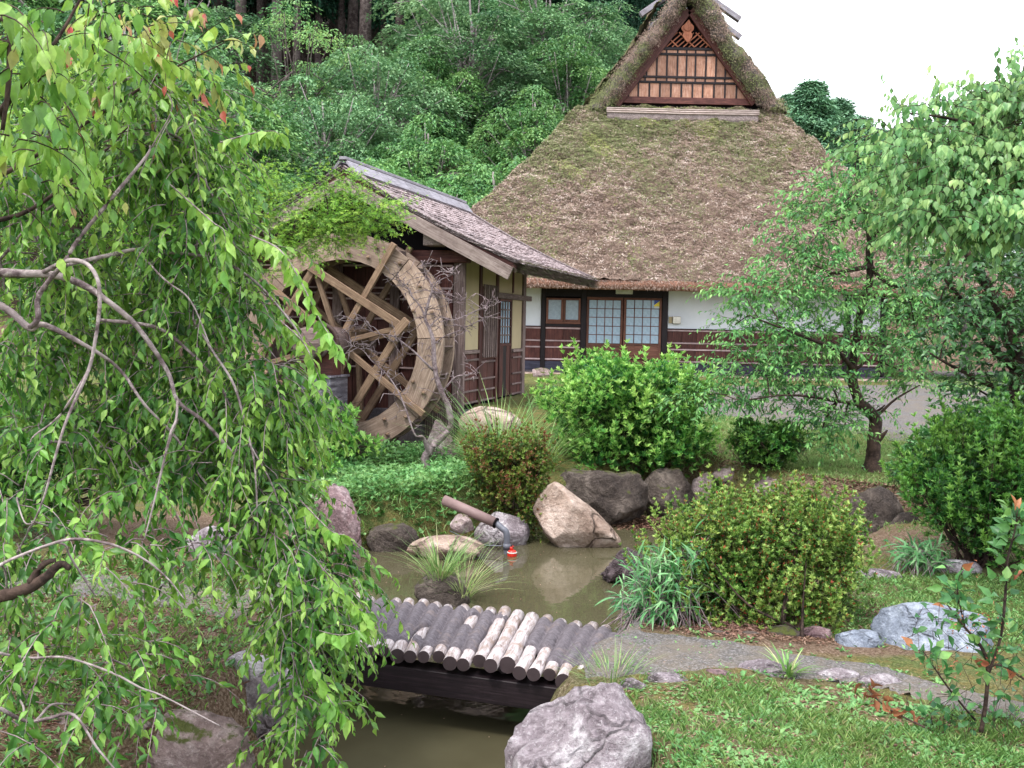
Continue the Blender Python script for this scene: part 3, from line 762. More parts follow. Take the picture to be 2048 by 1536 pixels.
for i in range(nI - 1):
    for r in range(rings - 1): F.append([i * kk + r, i * kk + r + 1, (i + 1) * kk + r + 1, (i + 1) * kk + r])
    F.append([i * kk + rings, i * kk, (i + 1) * kk, (i + 1) * kk + rings])
    F.append([i * kk + rings - 1, i * kk + rings + 1, (i + 1) * kk + rings + 1, (i + 1) * kk + rings - 1])
obj('gable_verge', mesh_np('gable_verge', V, F, M['thatch_dark'], True), roof)['label'] = 'thick dark mossy thatch rolled round the gable'
# straw ends standing out all over the thatch (uncountable)
ns = 120000
u, v = rng.random(ns), rng.random(ns) ** 0.9
zz_ = EZ + (zG - EZ) * v
_zt = np.linspace(EZ, zG, 40); wv = np.interp(zz_, _zt, [roof_hw(a) for a in _zt])
P = np.stack([RX + (2 * u - 1) * wv, yE + (yG - yE) * v - 0.1 * np.sin(np.pi * v), zz_], 1)
nu, nv = 190, 130
P += np.array([0, -0.7, 0.7]) * ((P1.reshape(nv, nu, 3)[np.minimum((v * (nv - 1)).round().astype(int), nv - 1), np.minimum((u * (nu - 1)).round().astype(int), nu - 1)] - np.stack([RX + (2 * np.round(u * (nu - 1)) / (nu - 1) - 1) * wv * 1.0, P[:, 1], P[:, 2]], 1)) @ np.array([0, -0.5, 0.5]))[:, None].clip(-0.2, 0.2)
D = np.stack([rng.normal(0, 0.75, ns), -0.75 + rng.normal(0, .15, ns), -0.72 + rng.normal(0, .35, ns)], 1); D /= np.linalg.norm(D, axis=1, keepdims=True)
L = rng.uniform(0.04, 0.11, ns)[:, None]; Wd = rng.uniform(0.004, 0.011, ns)[:, None]
S = np.cross(D, np.array([0, -0.7, 0.7])); S /= np.linalg.norm(S, axis=1, keepdims=True)
N0 = np.array([0, -0.012, 0.012])
V = np.stack([P + N0 - S * Wd - D * L * .4, P + N0 + S * Wd - D * L * .4, P + N0 * 2.5 + D * L * .6 + S * Wd * .3 + rng.normal(0, .006, (ns, 3))], 1).reshape(-1, 3)
q1_ = vnoise(P[:, 0], P[:, 2], 1.5, 3) + .7 * vnoise(P[:, 0], P[:, 2], 4.1, 8) + .5 * vnoise(P[:, 0] + P[:, 2], P[:, 2], 9.5, 2)
q2_ = vnoise(P[:, 0], P[:, 2] * 1.6, 6.3, 5) + vnoise(P[:, 0] * .7, P[:, 2] * 1.8, 13, 6)
mossy = (q1_ * .45 + sstep(3.3, 6.2, P[:, 2]) * .8 - 0.09 * (P[:, 0] - RX)) > rng.normal(0.66, 0.42, ns)
yel = vnoise(P[:, 0], P[:, 2], 2.2, 11) > .72
tt = np.where(mossy, np.where(yel, rng.uniform(.93, 1, ns), rng.uniform(0.83, .95, ns)), np.clip(.42 + .14 * q2_ + rng.normal(0, 0.17, ns), 0, 0.79)); tt = np.repeat(tt, 3)
obj('straw_ends', mesh_np('straw', V, np.arange(ns * 3).reshape(-1, 3), M['straw'], False, tint=tt), roof, kind='stuff')
# fringe of straw along the eave
ns = 9000
x = rng.uniform(xe[0], xe[-1], ns); P = np.stack([x, yE + rng.uniform(-0.03, 0.03, ns), EZ + rng.uniform(-0.15, 0.04, ns)], 1)
D = np.stack([rng.normal(0, .3, ns), rng.normal(-.5, .25, ns), -np.abs(rng.normal(.5, .4, ns))], 1); D /= np.linalg.norm(D, axis=1, keepdims=True)
L = rng.uniform(0.03, 0.09, ns)[:, None]
V = np.stack([P - [.006, 0, 0], P + [.006, 0, 0], P + D * L], 1).reshape(-1, 3)
obj('eave_fringe', mesh_np('straw', V, np.arange(ns * 3).reshape(-1, 3), M['straw'], False, tint=np.repeat(rng.uniform(0.05, .7, ns), 3)), roof, kind='stuff')
# straw on the verge roll
VV = np.array(obj and V[:1])
vm = bpy.data.meshes['gable_verge']; co = np.zeros(len(vm.vertices) * 3); vm.vertices.foreach_get('co', co); co = co.reshape(-1, 3)
sel = co[(np.arange(len(co)) % kk) < rings]; ns = 34000
P = sel[rng.integers(0, len(sel), ns)] + rng.normal(0, .09, (ns, 3)) * [.7, .3, .7]
D = np.stack([rng.normal(0, .5, ns), rng.normal(-.55, .2, ns), rng.normal(-.5, .4, ns)], 1); D /= np.linalg.norm(D, axis=1, keepdims=True)
L = rng.uniform(0.02, 0.055, ns)[:, None]
V = np.stack([P - [.007, 0, 0], P + [.007, 0, 0.004], P + D * L], 1).reshape(-1, 3)
tv = np.where(vnoise(P[:, 0], P[:, 2], 3.3, 4) + .6 * vnoise(P[:, 0], P[:, 2], 9, 7) + .25 * (8 + P[:, 2] * -1) > rng.normal(-.15, .35, ns), rng.uniform(.83, .97, ns), rng.uniform(0.05, .6, ns))
obj('verge_straw', mesh_np('straw', V, np.arange(ns * 3).reshape(-1, 3), M['straw'], False, tint=np.repeat(tv, 3)), roof, kind='stuff')

# gable wall: dark back, planks, beams, lattice and pendant
GY = yG + 0.12
def gp(px, py): 
    p = at(px, py, GY + HY); return p.x - H0.x, p.z - H0.z
apex, gl, gr = gp(1378, 12), gp(1226, 211), gp(1512, 207)
prism('gable_backing', [apex, (gl[0] - .25, gl[1] - .3), (gr[0] + .25, gr[1] - .3)], GY + 0.05, GY + 0.3, 'y', M['void'], house)
def tri_bounds(z, pad=0.0):
    t = (z - gl[1]) / (apex[1] - gl[1]); return gl[0] + (apex[0] - gl[0]) * t + pad, gr[0] + (apex[0] - gr[0]) * t - pad
rows = [(196, 168, [1257, 1276, 1298, 1319, 1341, 1362, 1384, 1404.5, 1427, 1449, 1472]),
        (164, 157, [1290, 1312, 1333, 1353, 1371.5, 1390, 1410, 1430, 1449]),
        (153, 112, [1293, 1313, 1333, 1354, 1372, 1390, 1411, 1431, 1450]),
        (107, 101, [1333, 1355, 1373, 1391, 1411])]
def clip_cell(x0, x1, z0, z1, pad=0.05):
    """quad clipped by the triangle of the gable"""
    poly = [(x0, z0), (x1, z0), (x1, z1), (x0, z1)]
    for side_ in (0, 1):
        out = []
        def inside(p):
            a, b = tri_bounds(p[1], pad); return p[0] >= a - 1e-6 if side_ == 0 else p[0] <= b + 1e-6
        def bound(p): return tri_bounds(p[1], pad)[side_]
        for i in range(len(poly)):
            p, q = poly[i], poly[(i + 1) % len(poly)]
            ip, iq = inside(p), inside(q)
            if ip: out.append(p)
            if ip != iq:
                fp, fq = p[0] - bound(p), q[0] - bound(q); t = fp / (fp - fq)
                out.append((p[0] + (q[0] - p[0]) * t, p[1] + (q[1] - p[1]) * t))
        poly = out
        if len(poly) < 3: return None
    return poly
def plank_mesh(poly, y0, y1, m):
    """upright plank; local X is up so that the grain runs up the board"""
    cx = sum(p[0] for p in poly) / len(poly); cz = sum(p[1] for p in poly) / len(poly)
    n = len(poly)
    bm = bmesh.new(); vv = [bm.verts.new((p[1] - cz, -(p[0] - cx), y)) for y in (y0, y1) for p in poly]
    bm.faces.new(vv[:n]); bm.faces.new(vv[:n - 1:-1]); 
    for i in range(n): bm.faces.new([vv[(i + 1) % n], vv[i], vv[n + i], vv[n + (i + 1) % n]])
    bmesh.ops.recalc_face_normals(bm, faces=bm.faces); me = bpy.data.meshes.new('plank'); bm.to_mesh(me); bm.free(); me.materials.append(m)
    Mx = Matrix(((0, -1, 0, cx), (0, 0, 1, 0), (1, 0, 0, cz), (0, 0, 0, 1)))
    return me, Mx
def upright(name, poly, y0, y1, m, parent):
    me, Mx = plank_mesh(poly, y0, y1, m); o = obj(name, me, parent); o.matrix_local = Mx; return o
for (pb, pt, cols) in rows:
    cols = [cols[0] - 40] + cols + [cols[-1] + 40] if True else cols
    for i in range(len(cols) - 1):
        pc = (cols[i] + cols[i + 1]) / 2
        x0, x1 = gp(cols[i] + 1.6, pb)[0], gp(cols[i + 1] - 1.6, pb)[0]
        z0, z1 = gp(1372, pb)[1], gp(1372, pt)[1]
        c = clip_cell(x0, x1, z0, z1)
        if c: upright('plank', c, GY - 0.01 - rng.random() * .006, GY + 0.04, M['gable'], house)
for px0, px1 in ():
    pass
for (pb, pt, cols) in rows:
    for c0 in cols:
        x0, x1 = gp(c0 - 1.6, pb)[0], gp(c0 + 1.6, pb)[0]
        c = clip_cell(x0, x1, gp(1372, pb)[1], gp(1372, pt)[1], 0.03)
        if c: upright('cover_strip', c, GY - 0.035, GY + 0.0, M['dark'], house)
for (pa, pb, prot) in ((209, 196, 0.07), (168, 163.5, 0.05), (157.5, 153, 0.05), (112, 107, 0.05), (101, 95.5, 0.05)):
    z0, z1 = gp(1372, pa)[1], gp(1372, pb)[1]; xl, xr = tri_bounds((z0 + z1) / 2, 0.02)
    hbox('gable_rail', xl, xr, z0, z1, GY - prot, GY + 0.045, M['brown'] if pa == 209 else M['dark'])
# crossed bamboo lattice above
lat0, lat1 = gp(1372, 95)[1], gp(1372, 66)[1]
for k in range(10):
    for sgn in (1, -1):
        if sgn < 0 and k % 3: continue
        xc = gp(1322 + k * 11.0, 95)[0]; dx = 0.42 * sgn
        a = [xc, lat0]; b = [xc + dx, lat1]
        l0, r0 = tri_bounds(lat0, 0.08)
        if a[0] < l0 or a[0] > r0: continue
        l1, r1 = tri_bounds(b[1], 0.04)
        t = 1.0
        for q in np.linspace(1, 0, 30):
            xx, zq = a[0] + dx * q, a[1] + (lat1 - lat0) * q; l1, r1 = tri_bounds(zq, 0.05)
            if l1 < xx < r1: t = q; break
        if t > 0.12:
            o = beam('lattice_pole', (a[0], GY - 0.03 - 0.02 * (sgn < 0), a[1]), (a[0] + dx * t, GY - 0.03 - 0.02 * (sgn < 0), a[1] + (lat1 - lat0) * t), 0.03, 0.03, M['carve'], house, (0, -1, 0))
# carved pendant (gegyo): leaf-shaped board
pend = [(1376, 42), (1381, 50), (1386, 56), (1385, 63), (1381, 67), (1383, 73), (1380, 81), (1374, 87), (1368, 81), (1364, 74), (1366, 67), (1362, 62), (1362, 56), (1368, 51)]
pp = smooth_path([gp(*p) for p in pend] + [gp(*pend[0])], 3)[:-1]
upright('carved_pendant', [tuple(p) for p in pp], GY - 0.14, GY - 0.09, M['carve'], house)
pp2 = np.array([gp(1374, 59)]) + 0.11 * np.array([(math.cos(a) * 1.0, math.sin(a) * 0.75) for a in np.linspace(0, 2 * math.pi, 14, endpoint=False)])
upright('carved_boss', [tuple(p) for p in pp2], GY - 0.17, GY - 0.141, M['carve'], house)
# barge boards inside the verge
for (q0, q1) in (((1229, 212), (1374, 22)), ((1509, 208), (1381, 22))):
    a, b = gp(*q0), gp(*q1); beam('barge_board', (a[0], GY - 0.10, a[1]), (b[0], GY - 0.10, b[1]), 0.10, 0.26, M['brown'], house, (0, -1, 0) if False else (-(b[1] - a[1]), 0, b[0] - a[0]))
# reed ledge below the gable
a, b = gp(1212, 240), gp(1524, 232)
def lx(px, py, Y): p = at(px, py, Y + HY); return p.x - H0.x, p.z - H0.z
yl = yG - 0.42
c0, c1, c2 = lx(1214, 238, yl), lx(1516, 234, yl), lx(1216, 214, yl)
hh = 0.33
prismP = [(yl, c0[1] - .02), (yl - .04, c0[1] + .06), (yl - .03, c2[1] - .12), (yl + .02, c2[1] - .03), (yl + .55, c2[1] + .02), (yl + .55, c0[1] - .3)]
nn = 60; V = []; 
for i in range(nn):
    t = i / (nn - 1); x = c0[0] + (c1[0] - c0[0]) * t; sag = -0.0 - 0.02 * math.sin(math.pi * t)
    for (yy, zq) in prismP: V.append((x, yy + 0.025 * noise.noise(Vector((x * 6, zq * 6, 0))), zq + sag + 0.02 * noise.noise(Vector((x * 5, yy * 9, 2)))))
k = len(prismP); F = [[i * k + j, i * k + (j + 1) % k, (i + 1) * k + (j + 1) % k, (i + 1) * k + j] for i in range(nn - 1) for j in range(k)] + [list(range(k)), list(range((nn - 1) * k, nn * k))[::-1]]
obj('reed_ledge', mesh_np('reed_ledge', V, F, M['verge_cut'], True), roof)
for q in range(3):
    zq = c2[1] - 0.03 - 0.05 * q
    tb = tubes_mesh([([(c0[0] - .02, yl - .055 + .02 * (q == 0), zq), ((c0[0] + c1[0]) / 2, yl - .06, zq - .015), (c1[0] + .02, yl - .055, zq)], [.022, .02, .022])], M['reed'], 6)
    obj('reed_bundle', tb, roof)
# ridge: crossed timbers (umanori) riding the ridge
rb = thing('tmp', 'tmp', 'tmp'); bpy.data.objects.remove(rb)
def rl(px, py, Y): p = at(px, py, Y); return Vector((p.x, p.y, p.z)) - H0
cross = [((1281, 30), (1420, -66), 28.3), ((1480, 40), (1330, -66), 28.55), ((1481, 76), (1350, -24), 30.6), ((1292, 60), (1440, -40), 30.9)]
for (a, b, Y) in cross:
    beam('ridge_timber', rl(*a, Y), rl(*b, Y), 0.14, 0.20, M['ridge'], house, (0, 1, 0))
for dz in (0, ):
    beam('ridge_log', rl(1380, -22, 28.2) , rl(1380, -22, 28.2) + Vector((0, 6.5, 0)), 0.22, 0.22, M['ridge'], house)

# ================================================================== MILL
MC = Vector((-0.69, 13.9, 1.0)); ANG = -math.atan2(0.28, 0.96)
mill = thing('mill_shed', 'small timber mill shed with shingled roof, cream plaster and barred shutters', 'shed', MC, ANG)
MU = Vector((0.28, 0.96, 0)).normalized(); MR = Vector((0.96, -0.28, 0)).normalized()
def mloc(p): d = Vector(p) - MC; return Vector((d.dot(MR), d.dot(MU), d.z))
def mside(px, py, off=0.0):                 # on the side wall (local x = off) -> (y, z)
    q = mloc(on_plane(px, py, MC + MR * off, MR)); return q.y, q.z
def mfront(px, py, off=0.0):                # on the gable wall (local y = -off) -> (x, z)
    q = mloc(on_plane(px, py, MC - MU * off, MU)); return q.x, q.z
def mbox(name, lo, hi, m, parent=None, bev=0.004): return box(name, lo, hi, m, parent or mill, bev)
W, Lm = 3.07, mside(1045, 700)[0]
ZE, ZR = 1.91, 3.15                          # eave and ridge above the mill's ground
EO, YF, YB = 0.9, -0.5, 4.35                  # eave overhang, verge front, verge back
roof_z = lambda x: ZE + (ZR - ZE) * (EO - x) / (EO + W / 2) - 0.05 * math.sin(math.pi * min(1, max(0, (EO - x) / (EO + W / 2))))
# --- side wall
ys = {k: mside(v, 690)[0] for k, v in dict(a=926, b=956, c=961, d=989.5, e=994, f=998, g=1022, h=1024, i=1042).items()}
zw_top = 2.30
mbox('wall_core', (-W + .05, 0.05, -0.05), (-0.04, Lm - .05, 1.95), M['void'])
zwa = mside(940, 700)[1]
mbox('plaster_panel', (-0.035, ys['a'], zwa), (0.0, ys['b'], 2.2), M['cream'])
mbox('plaster_panel', (-0.035, ys['c'], 1.62), (0.0, ys['d'], 2.2), M['cream'])
mbox('plaster_panel', (-0.035, ys['e'], 1.62), (0.0, ys['g'], 2.2), M['cream'])
zwb = mside(1032, 697)[1]
mbox('plaster_panel', (-0.035, ys['h'], zwb), (0.0, ys['i'], 2.2), M['cream'])
mbox('corner_post', (-0.13, -0.02, -0.12), (0.035, ys['a'] - .002, 2.25), M['board'], bev=.008)
mbox('post', (-0.06, ys['b'] + .001, -0.05), (0.02, ys['c'] - .001, 2.2), M['brown'])
mbox('post', (-0.06, ys['d'] + .001, -0.05), (0.02, ys['e'] - .001, 2.2), M['brown'])
mbox('post', (-0.06, ys['g'] + .001, 1.64), (0.02, ys['h'] - .001, 2.2), M['brown'])
mbox('corner_post', (-0.10, ys['i'] + .001, -0.05), (0.03, Lm + .06, 2.2), M['board'])
zk0, zk1 = mside(1010, 594)[1], mside(1010, 586)[1]
mbox('lintel', (-0.02, ys['d'] - .05, zk0 - .03), (0.06, Lm + .30, zk1 - .01), M['board'])
# dado boards
def dado(y0, y1, zt):
    n = max(2, round((y1 - y0) / 0.16)); w = (y1 - y0) / n
    for i in range(n):
        mbox('wall_board', (-0.03, y0 + i * w + .002, 0.02), (-0.002 - .004 * (i % 2), y0 + (i + 1) * w - .002, zt), M['brown'], bev=.003)
    mbox('rail', (-0.03, y0, zt), (0.03, y1, zt + .05), M['board'])
    for f in (0.86, 0.50, 0.26, 0.04):
        mbox('batten', (-.001, y0, zt * f), (0.018, y1, zt * f + .028), M['board'], bev=.003)
dado(ys['a'] + .001, ys['b'] - .001, zwa - .052)
dado(ys['c'] + .001, ys['d'] - .001, zwa - .10)
dado(ys['h'] + .001, ys['i'] - .001, zwb - .052)
# shutter with vertical bars
sz0, sz1 = mside(976, 717)[1], mside(976, 574)[1]
sh = mbox('shutter', (-0.02, ys['c'] - .01, sz0), (0.022, ys['d'] - .0, sz1), M['brown'])
nb = 7; wy = (ys['d'] - ys['c']) / nb
for i in range(nb):
    o = mbox('bar', (0.0235, ys['c'] + wy * (i + .2), sz0 + .02), (0.05, ys['c'] + wy * (i + .68), sz1 + .03), M['board'])
    o.parent = sh; o.matrix_local = sh.matrix_basis.inverted() @ o.matrix_basis
# lattice door
dz0, dz1, dzm = 0.03, mside(1010, 596)[1] - .01, mside(1010, 692)[1]
dr = mbox('lattice_door', (-0.03, ys['f'], dz1 - .04), (0.01, ys['g'], dz1), M['brown'])
def mch(name, lo, hi, m, par):
    o = mbox(name, lo, hi, m, par, .003); o.matrix_local = par.matrix_basis.inverted() @ o.matrix_basis; return o
mch('stile', (-0.03, ys['f'], dz0), (0.01, ys['f'] + .05, dz1 - .041), M['brown'], dr)
mch('stile', (-0.03, ys['g'] - .05, dz0), (0.01, ys['g'], dz1 - .041), M['brown'], dr)
for i in range(3):
    y0 = ys['f'] + .051; w = (ys['g'] - .051 - y0) / 3
    mch('door_board', (-0.02, y0 + w * i + .002, dz0), (-.002 - .003 * (i % 2), y0 + w * (i + 1) - .002, dzm), M['dark'] if i % 2 else M['brown'], dr)
mch('mid_rail', (-.03, ys['f'] + .051, dzm), (0.008, ys['g'] - .051, dzm + .04), M['brown'], dr)
y0, y1 = ys['f'] + .051, ys['g'] - .051
for i in range(4):
    for j in range(5):
        a, b = y0 + (y1 - y0) * i / 4, y0 + (y1 - y0) * (i + 1) / 4; c, d = dzm + .04 + (dz1 - .08 - dzm) * j / 5, dzm + .04 + (dz1 - .08 - dzm) * (j + 1) / 5
        mch('pane', (-.02, a + .006, c + .006), (-.014, b - .006, d - .006), M['paper'], dr)
for i in range(1, 4):
    a = y0 + (y1 - y0) * i / 4; mch('muntin', (-.022, a - .012, dzm + .041), (0.002, a + .012, dz1 - .041), M['board'], dr)
for j in range(1, 5):
    c = dzm + .04 + (dz1 - .08 - dzm) * j / 5; mch('muntin', (-.023, y0, c - .011), (0.0, y1, c + .011), M['board'], dr)
# --- gable wall behind the wheel
poly = [(-W, 0.0), (-.14, 0.0), (-.14, roof_z(-.14) - .1), (-W / 2, ZR - .12), (-W, roof_z(-.0) - .1)]
prism('gable_backing', [(p[0], p[1] - (0.55 if p[1] == 0 else 0)) for p in poly], 0.02, 0.045, 'y', M['void'], mill)
zbr = mfront(700, 470)[1]
n = 16; w = (W - .14) / n
for i in range(n):
    x0 = -W + i * w; top = min(roof_z(x0 + w / 2) if x0 > -W / 2 else ZE + (ZR - ZE) * (x0 + W + EO) / (W / 2 + EO), 9) - .15
    mbox('wall_board', (x0 + .002, -0.01 - .004 * (i % 2), -0.5), (x0 + w - .002, 0.018, min(top, 1.95)), M['brown'], bev=.003)
for py in (531, 575, 586, 597, 636, 704, 732):
    z = mfront(700, py)[1]; mbox('batten', (-W, -0.036, z - .013), (-.14, -0.0155, z + .013), M['batten'], bev=.003)
for px in (678, 792):
    x = mfront(px, 650)[0]; mbox('post', (x - .07, -0.075, -0.5), (x + .07, -0.037, 1.95), M['board'])
mbox('tie_beam', (-W - .3, -0.14, 1.955), (0.10, 0.04, 2.12), M['brown'], bev=.01)
x_, z_ = mfront(885, 478); mbox('beam_end', (x_ - .12, -0.42, z_ - .12), (x_ + .14, -0.15, z_ + .05), M['barge'], bev=.01)
mbox('purlin', (-W / 2 - .08, YF + .05, ZR - .34), (-W / 2 + .08, YB - .05, ZR - .16), M['brown'])
# slatted skirt at the foot of the gable
xa_, xb_ = mfront(855, 830)[0], mfront(919, 830)[0]
for i in range(15):
    x = xa_ + (xb_ - xa_) * i / 14; mbox('skirt_slat', (x - .011, -0.07, -0.50), (x + .011, -0.046, mfront(880, 797)[1]), M['board'], bev=.002)
mbox('skirt_rail', (xa_ - .1, -0.045, -.2), (xb_ + .02, -0.02, -.12), M['brown'])
mbox('foundation', (-W - .05, -0.03, -.9), (0.08, Lm + .05, -.051), M['mud'], bev=.02)
# --- roof structure
def slope_pt(t, side_=1):                    # t 0 ridge .. 1 eave; returns (x, z)
    x = -W / 2 + (EO + W / 2) * t * side_; z = ZR + (ZE - ZR) * t - 0.07 * math.sin(math.pi * t)
    return x, z
for sd_ in (1, -1):
    pts = [slope_pt(t, sd_) for t in np.linspace(0, 1, 9)]
    top = [(x, z) for x, z in pts]; bot = [(x, z - .055) for x, z in pts][::-1]
    prism('roof_deck', top + bot, YF, YB, 'y', M['brown'], mill)
    # layered verge: stacked shingle edges
    for k in range(3):
        pts2 = [(x + 0.01 * k * sd_, z + .012 + .02 * k) for x, z in pts]
        prism('verge_layer', pts2 + [(x, z + .016) for x, z in pts2][::-1], YF - .03 - .02 * k, YF + .12, 'y', M['shingle'], mill)
        prism('verge_layer', pts2 + [(x, z + .016) for x, z in pts2][::-1], YB - .12, YB + .03 + .02 * k, 'y', M['shingle'], mill)
    # barge board on the front
    a, b = slope_pt(0.0, sd_), slope_pt(0.97, sd_)
    dirv = Vector((b[0] - a[0], 0, b[1] - a[1])).normalized()
    beam('barge_board', Vector((a[0], YF - .035, a[1] - .17)), Vector((b[0], YF - .035, b[1] - .15)), 0.045, 0.17, M['barge'], mill, Vector((-dirv.z, 0, dirv.x)) * sd_)
    beam('barge_board', Vector((a[0], YF + .02, a[1] - .10)), Vector((b[0], YF + .02, b[1] - .09)), 0.04, 0.08, M['brown'], mill, Vector((-dirv.z, 0, dirv.x)) * sd_)
    for k in range(14):                      # rafters under the eave
        y = YF + .15 + (YB - YF - .3) * k / 13
        a, b = slope_pt(0.45, sd_), slope_pt(0.985, sd_)
        beam('rafter', (a[0], y, a[1] - .09), (b[0], y, b[1] - .085), 0.05, 0.055, M['board'], mill)
mbox('fascia', (EO - .03, YF - .02, ZE - .10), (EO - .005, YB, ZE - .055), M['board'])
# shingles, laid course by course on the slope that faces the yard; the largest in view are parts, the rest joined
sh_me = box_mesh(0.19, 0.095, 0.012, M['shingle'], 0.003)
courses, per = 22, 44
cells = []
for c in range(courses):
    t = 0.035 + (1.0 - 0.035) * c / (courses - 1)
    for k in range(per):
        y = YF - .02 + (YB - YF + .04) * (k + (0.5 if c % 2 else 0.0) + rng.normal(0, .12)) / per
        cells.append((t, y))
cells.sort(key=lambda c: c[1] - 1.2 * c[0])  # nearest the viewer first
stuffV, stuffF = [], []
basev = np.zeros(len(sh_me.vertices) * 3); sh_me.vertices.foreach_get('co', basev); basev = basev.reshape(-1, 3)
facesv = [list(p.vertices) for p in sh_me.polygons]
for q, (t, y) in enumerate(cells):
    x, z = slope_pt(t); x2, z2 = slope_pt(min(1, t + .05)) if t < .95 else (x + (x - slope_pt(t - .05)[0]), z + (z - slope_pt(t - .05)[1]))
    d = Vector((x2 - x, 0, z2 - z)).normalized(); d = (d + Vector((0, rng.normal(0, .06), 0.10 + rng.normal(0, .05)))).normalized()
    yy = Vector((rng.normal(0, .03), 1, rng.normal(0, .05))).normalized(); zz2 = d.cross(yy).normalized(); yy = zz2.cross(d)
    Mx = Matrix((d, yy, zz2)).transposed().to_4x4(); Mx.translation = Vector((x, y, z + .036 + rng.random() * .008))
    if q < 300:
        o = bpy.data.objects.new('shingle', sh_me); COL.objects.link(o); o.parent = mill; o.matrix_local = Mx
    else:
        Mn = np.array(Mx); stuffF += [[i + len(stuffV) * len(basev) for i in f] for f in facesv]
        stuffV.append(basev @ Mn[:3, :3].T + Mn[:3, 3])
obj('shingle_rest', mesh_np('shingles', np.concatenate(stuffV), stuffF, M['shingle']), mill, kind='stuff')
# thick thatch-like shingle butts along the eave, with moss
ns = 6500; yv = rng.uniform(YF - .04, YB + .05, ns)
P = np.stack([np.full(ns, EO) + rng.uniform(-.06, .05, ns), yv, ZE + rng.uniform(-.085, .065, ns)], 1)
D = np.stack([rng.uniform(.5, 1, ns), rng.normal(0, .3, ns), rng.normal(-.35, .25, ns)], 1); D /= np.linalg.norm(D, axis=1, keepdims=True)
V = np.stack([P - [0, .012, 0], P + [0, .012, 0], P + D * .07 + [0, .008, 0], P + D * .07 - [0, .008, 0]], 1).reshape(-1, 3)
obj('eave_edge', mesh_np('eave_edge', V, np.arange(ns * 4).reshape(-1, 4), M['straw'], tint=np.repeat(np.where(rng.random(ns) < .35, rng.uniform(.83, .9, ns), rng.uniform(0, .25, ns)), 4)), mill, kind='stuff')
# ridge cover boards
for sd_ in (1, -1):
    a = Vector((-W / 2 + 0.11 * sd_, 0, ZR + .045)); nb = 5; seg = (YB - YF + .1) / nb
    for k in range(nb):
        beam('ridge_board', (a.x, YF - .05 + seg * k + .003, a.z), (a.x, YF - .05 + seg * (k + 1) - .003, a.z + rng.normal(0, .003)), 0.035, 0.19, M['ridge'], mill, (0.5 * -1 * -sd_ * -1 if False else 0.62 * -sd_ * -1 * -1, 0, 0.8))
mbox('ridge_cap', (-W / 2 - .05, YF - .06, ZR + .14), (-W / 2 + .05, YB + .06, ZR + .18), M['ridge'])

# ================================================================== WATER WHEEL
wp = MC - MU * 0.72
wc = on_plane(683, 685, wp, MU)
wedge = on_plane(683, 465, wp, MU); RW = (wedge - wc).length
wheel = thing('water_wheel', 'large wooden water wheel with pegged rims and crossed spokes beside the shed', 'water wheel', wc, ANG)
# frame: x right along the gable, y into the scene (axle), z up
def ring_segment(a0, a1, r0, r1, y0, y1, m, name, parent, n=5, straight=True):
    pts = [(math.cos(a0 + (a1 - a0) * i / n) * r1, math.sin(a0 + (a1 - a0) * i / n) * r1) for i in range(n + 1)]
    pin = [(math.cos(a0 + (a1 - a0) * i / n) * r0, math.sin(a0 + (a1 - a0) * i / n) * r0) for i in range(n + 1)][::-1]
    cx, cz = np.mean([p[0] for p in pts + pin]), np.mean([p[1] for p in pts + pin])
    am = (a0 + a1) / 2 + math.pi / 2
    P = [(p[0] - cx, p[1] - cz) for p in pts + pin]
    # local X along the chord so the grain follows the board
    ca, sa = math.cos(am), math.sin(am)
    P = [(p[0] * ca + p[1] * sa, -p[0] * sa + p[1] * ca) for p in P]
    o = prism(name, P, y0, y1, 'y', m, parent)
    o.matrix_local = Matrix(((ca, 0, -sa, cx), (0, 1, 0, 0), (sa, 0, ca, cz), (0, 0, 0, 1)))
    return o
nseg = 8; WT = 0.43
for yy in (0.0, WT):
    for k in range(nseg):
        a0 = math.radians(4) + 2 * math.pi * k / nseg
        ring_segment(a0 + .004, a0 + 2 * math.pi / nseg - .004, RW * 0.755, RW * (1.0 if yy == 0 else .99), yy - .028 - .006 * (k % 2), yy + .028 - .006 * (k % 2), M['wheel'], 'rim_segment', wheel)
# soling and bucket boards between the rims
for k in range(24):
    a = 2 * math.pi * (k + .35) / 24; r0, r1 = RW * 0.83, RW * 0.985
    b = a + 0.16
    beam('bucket_board', (math.cos(a) * r0, WT / 2, math.sin(a) * r0), (math.cos(b) * r1, WT / 2, math.sin(b) * r1), WT - .07, 0.022, M['board'], wheel, (-math.sin(a), 0, math.cos(a)))
    a2 = a + math.pi / 24
    c = Vector((math.cos(a2), 0, math.sin(a2))); tg = Vector((-math.sin(a2), 0, math.cos(a2)))
    beam('sole_board', c * RW * .815 + Vector((0, WT / 2, 0)) - tg * RW * .105, c * RW * .815 + Vector((0, WT / 2, 0)) + tg * RW * .105, WT - .07, 0.018, M['board'], wheel, c)
def wl_(px, py, y): 
    q = on_plane(px, py, wp + MU * y, MU) - wc; return Vector((q.dot(MR), y, q.z))
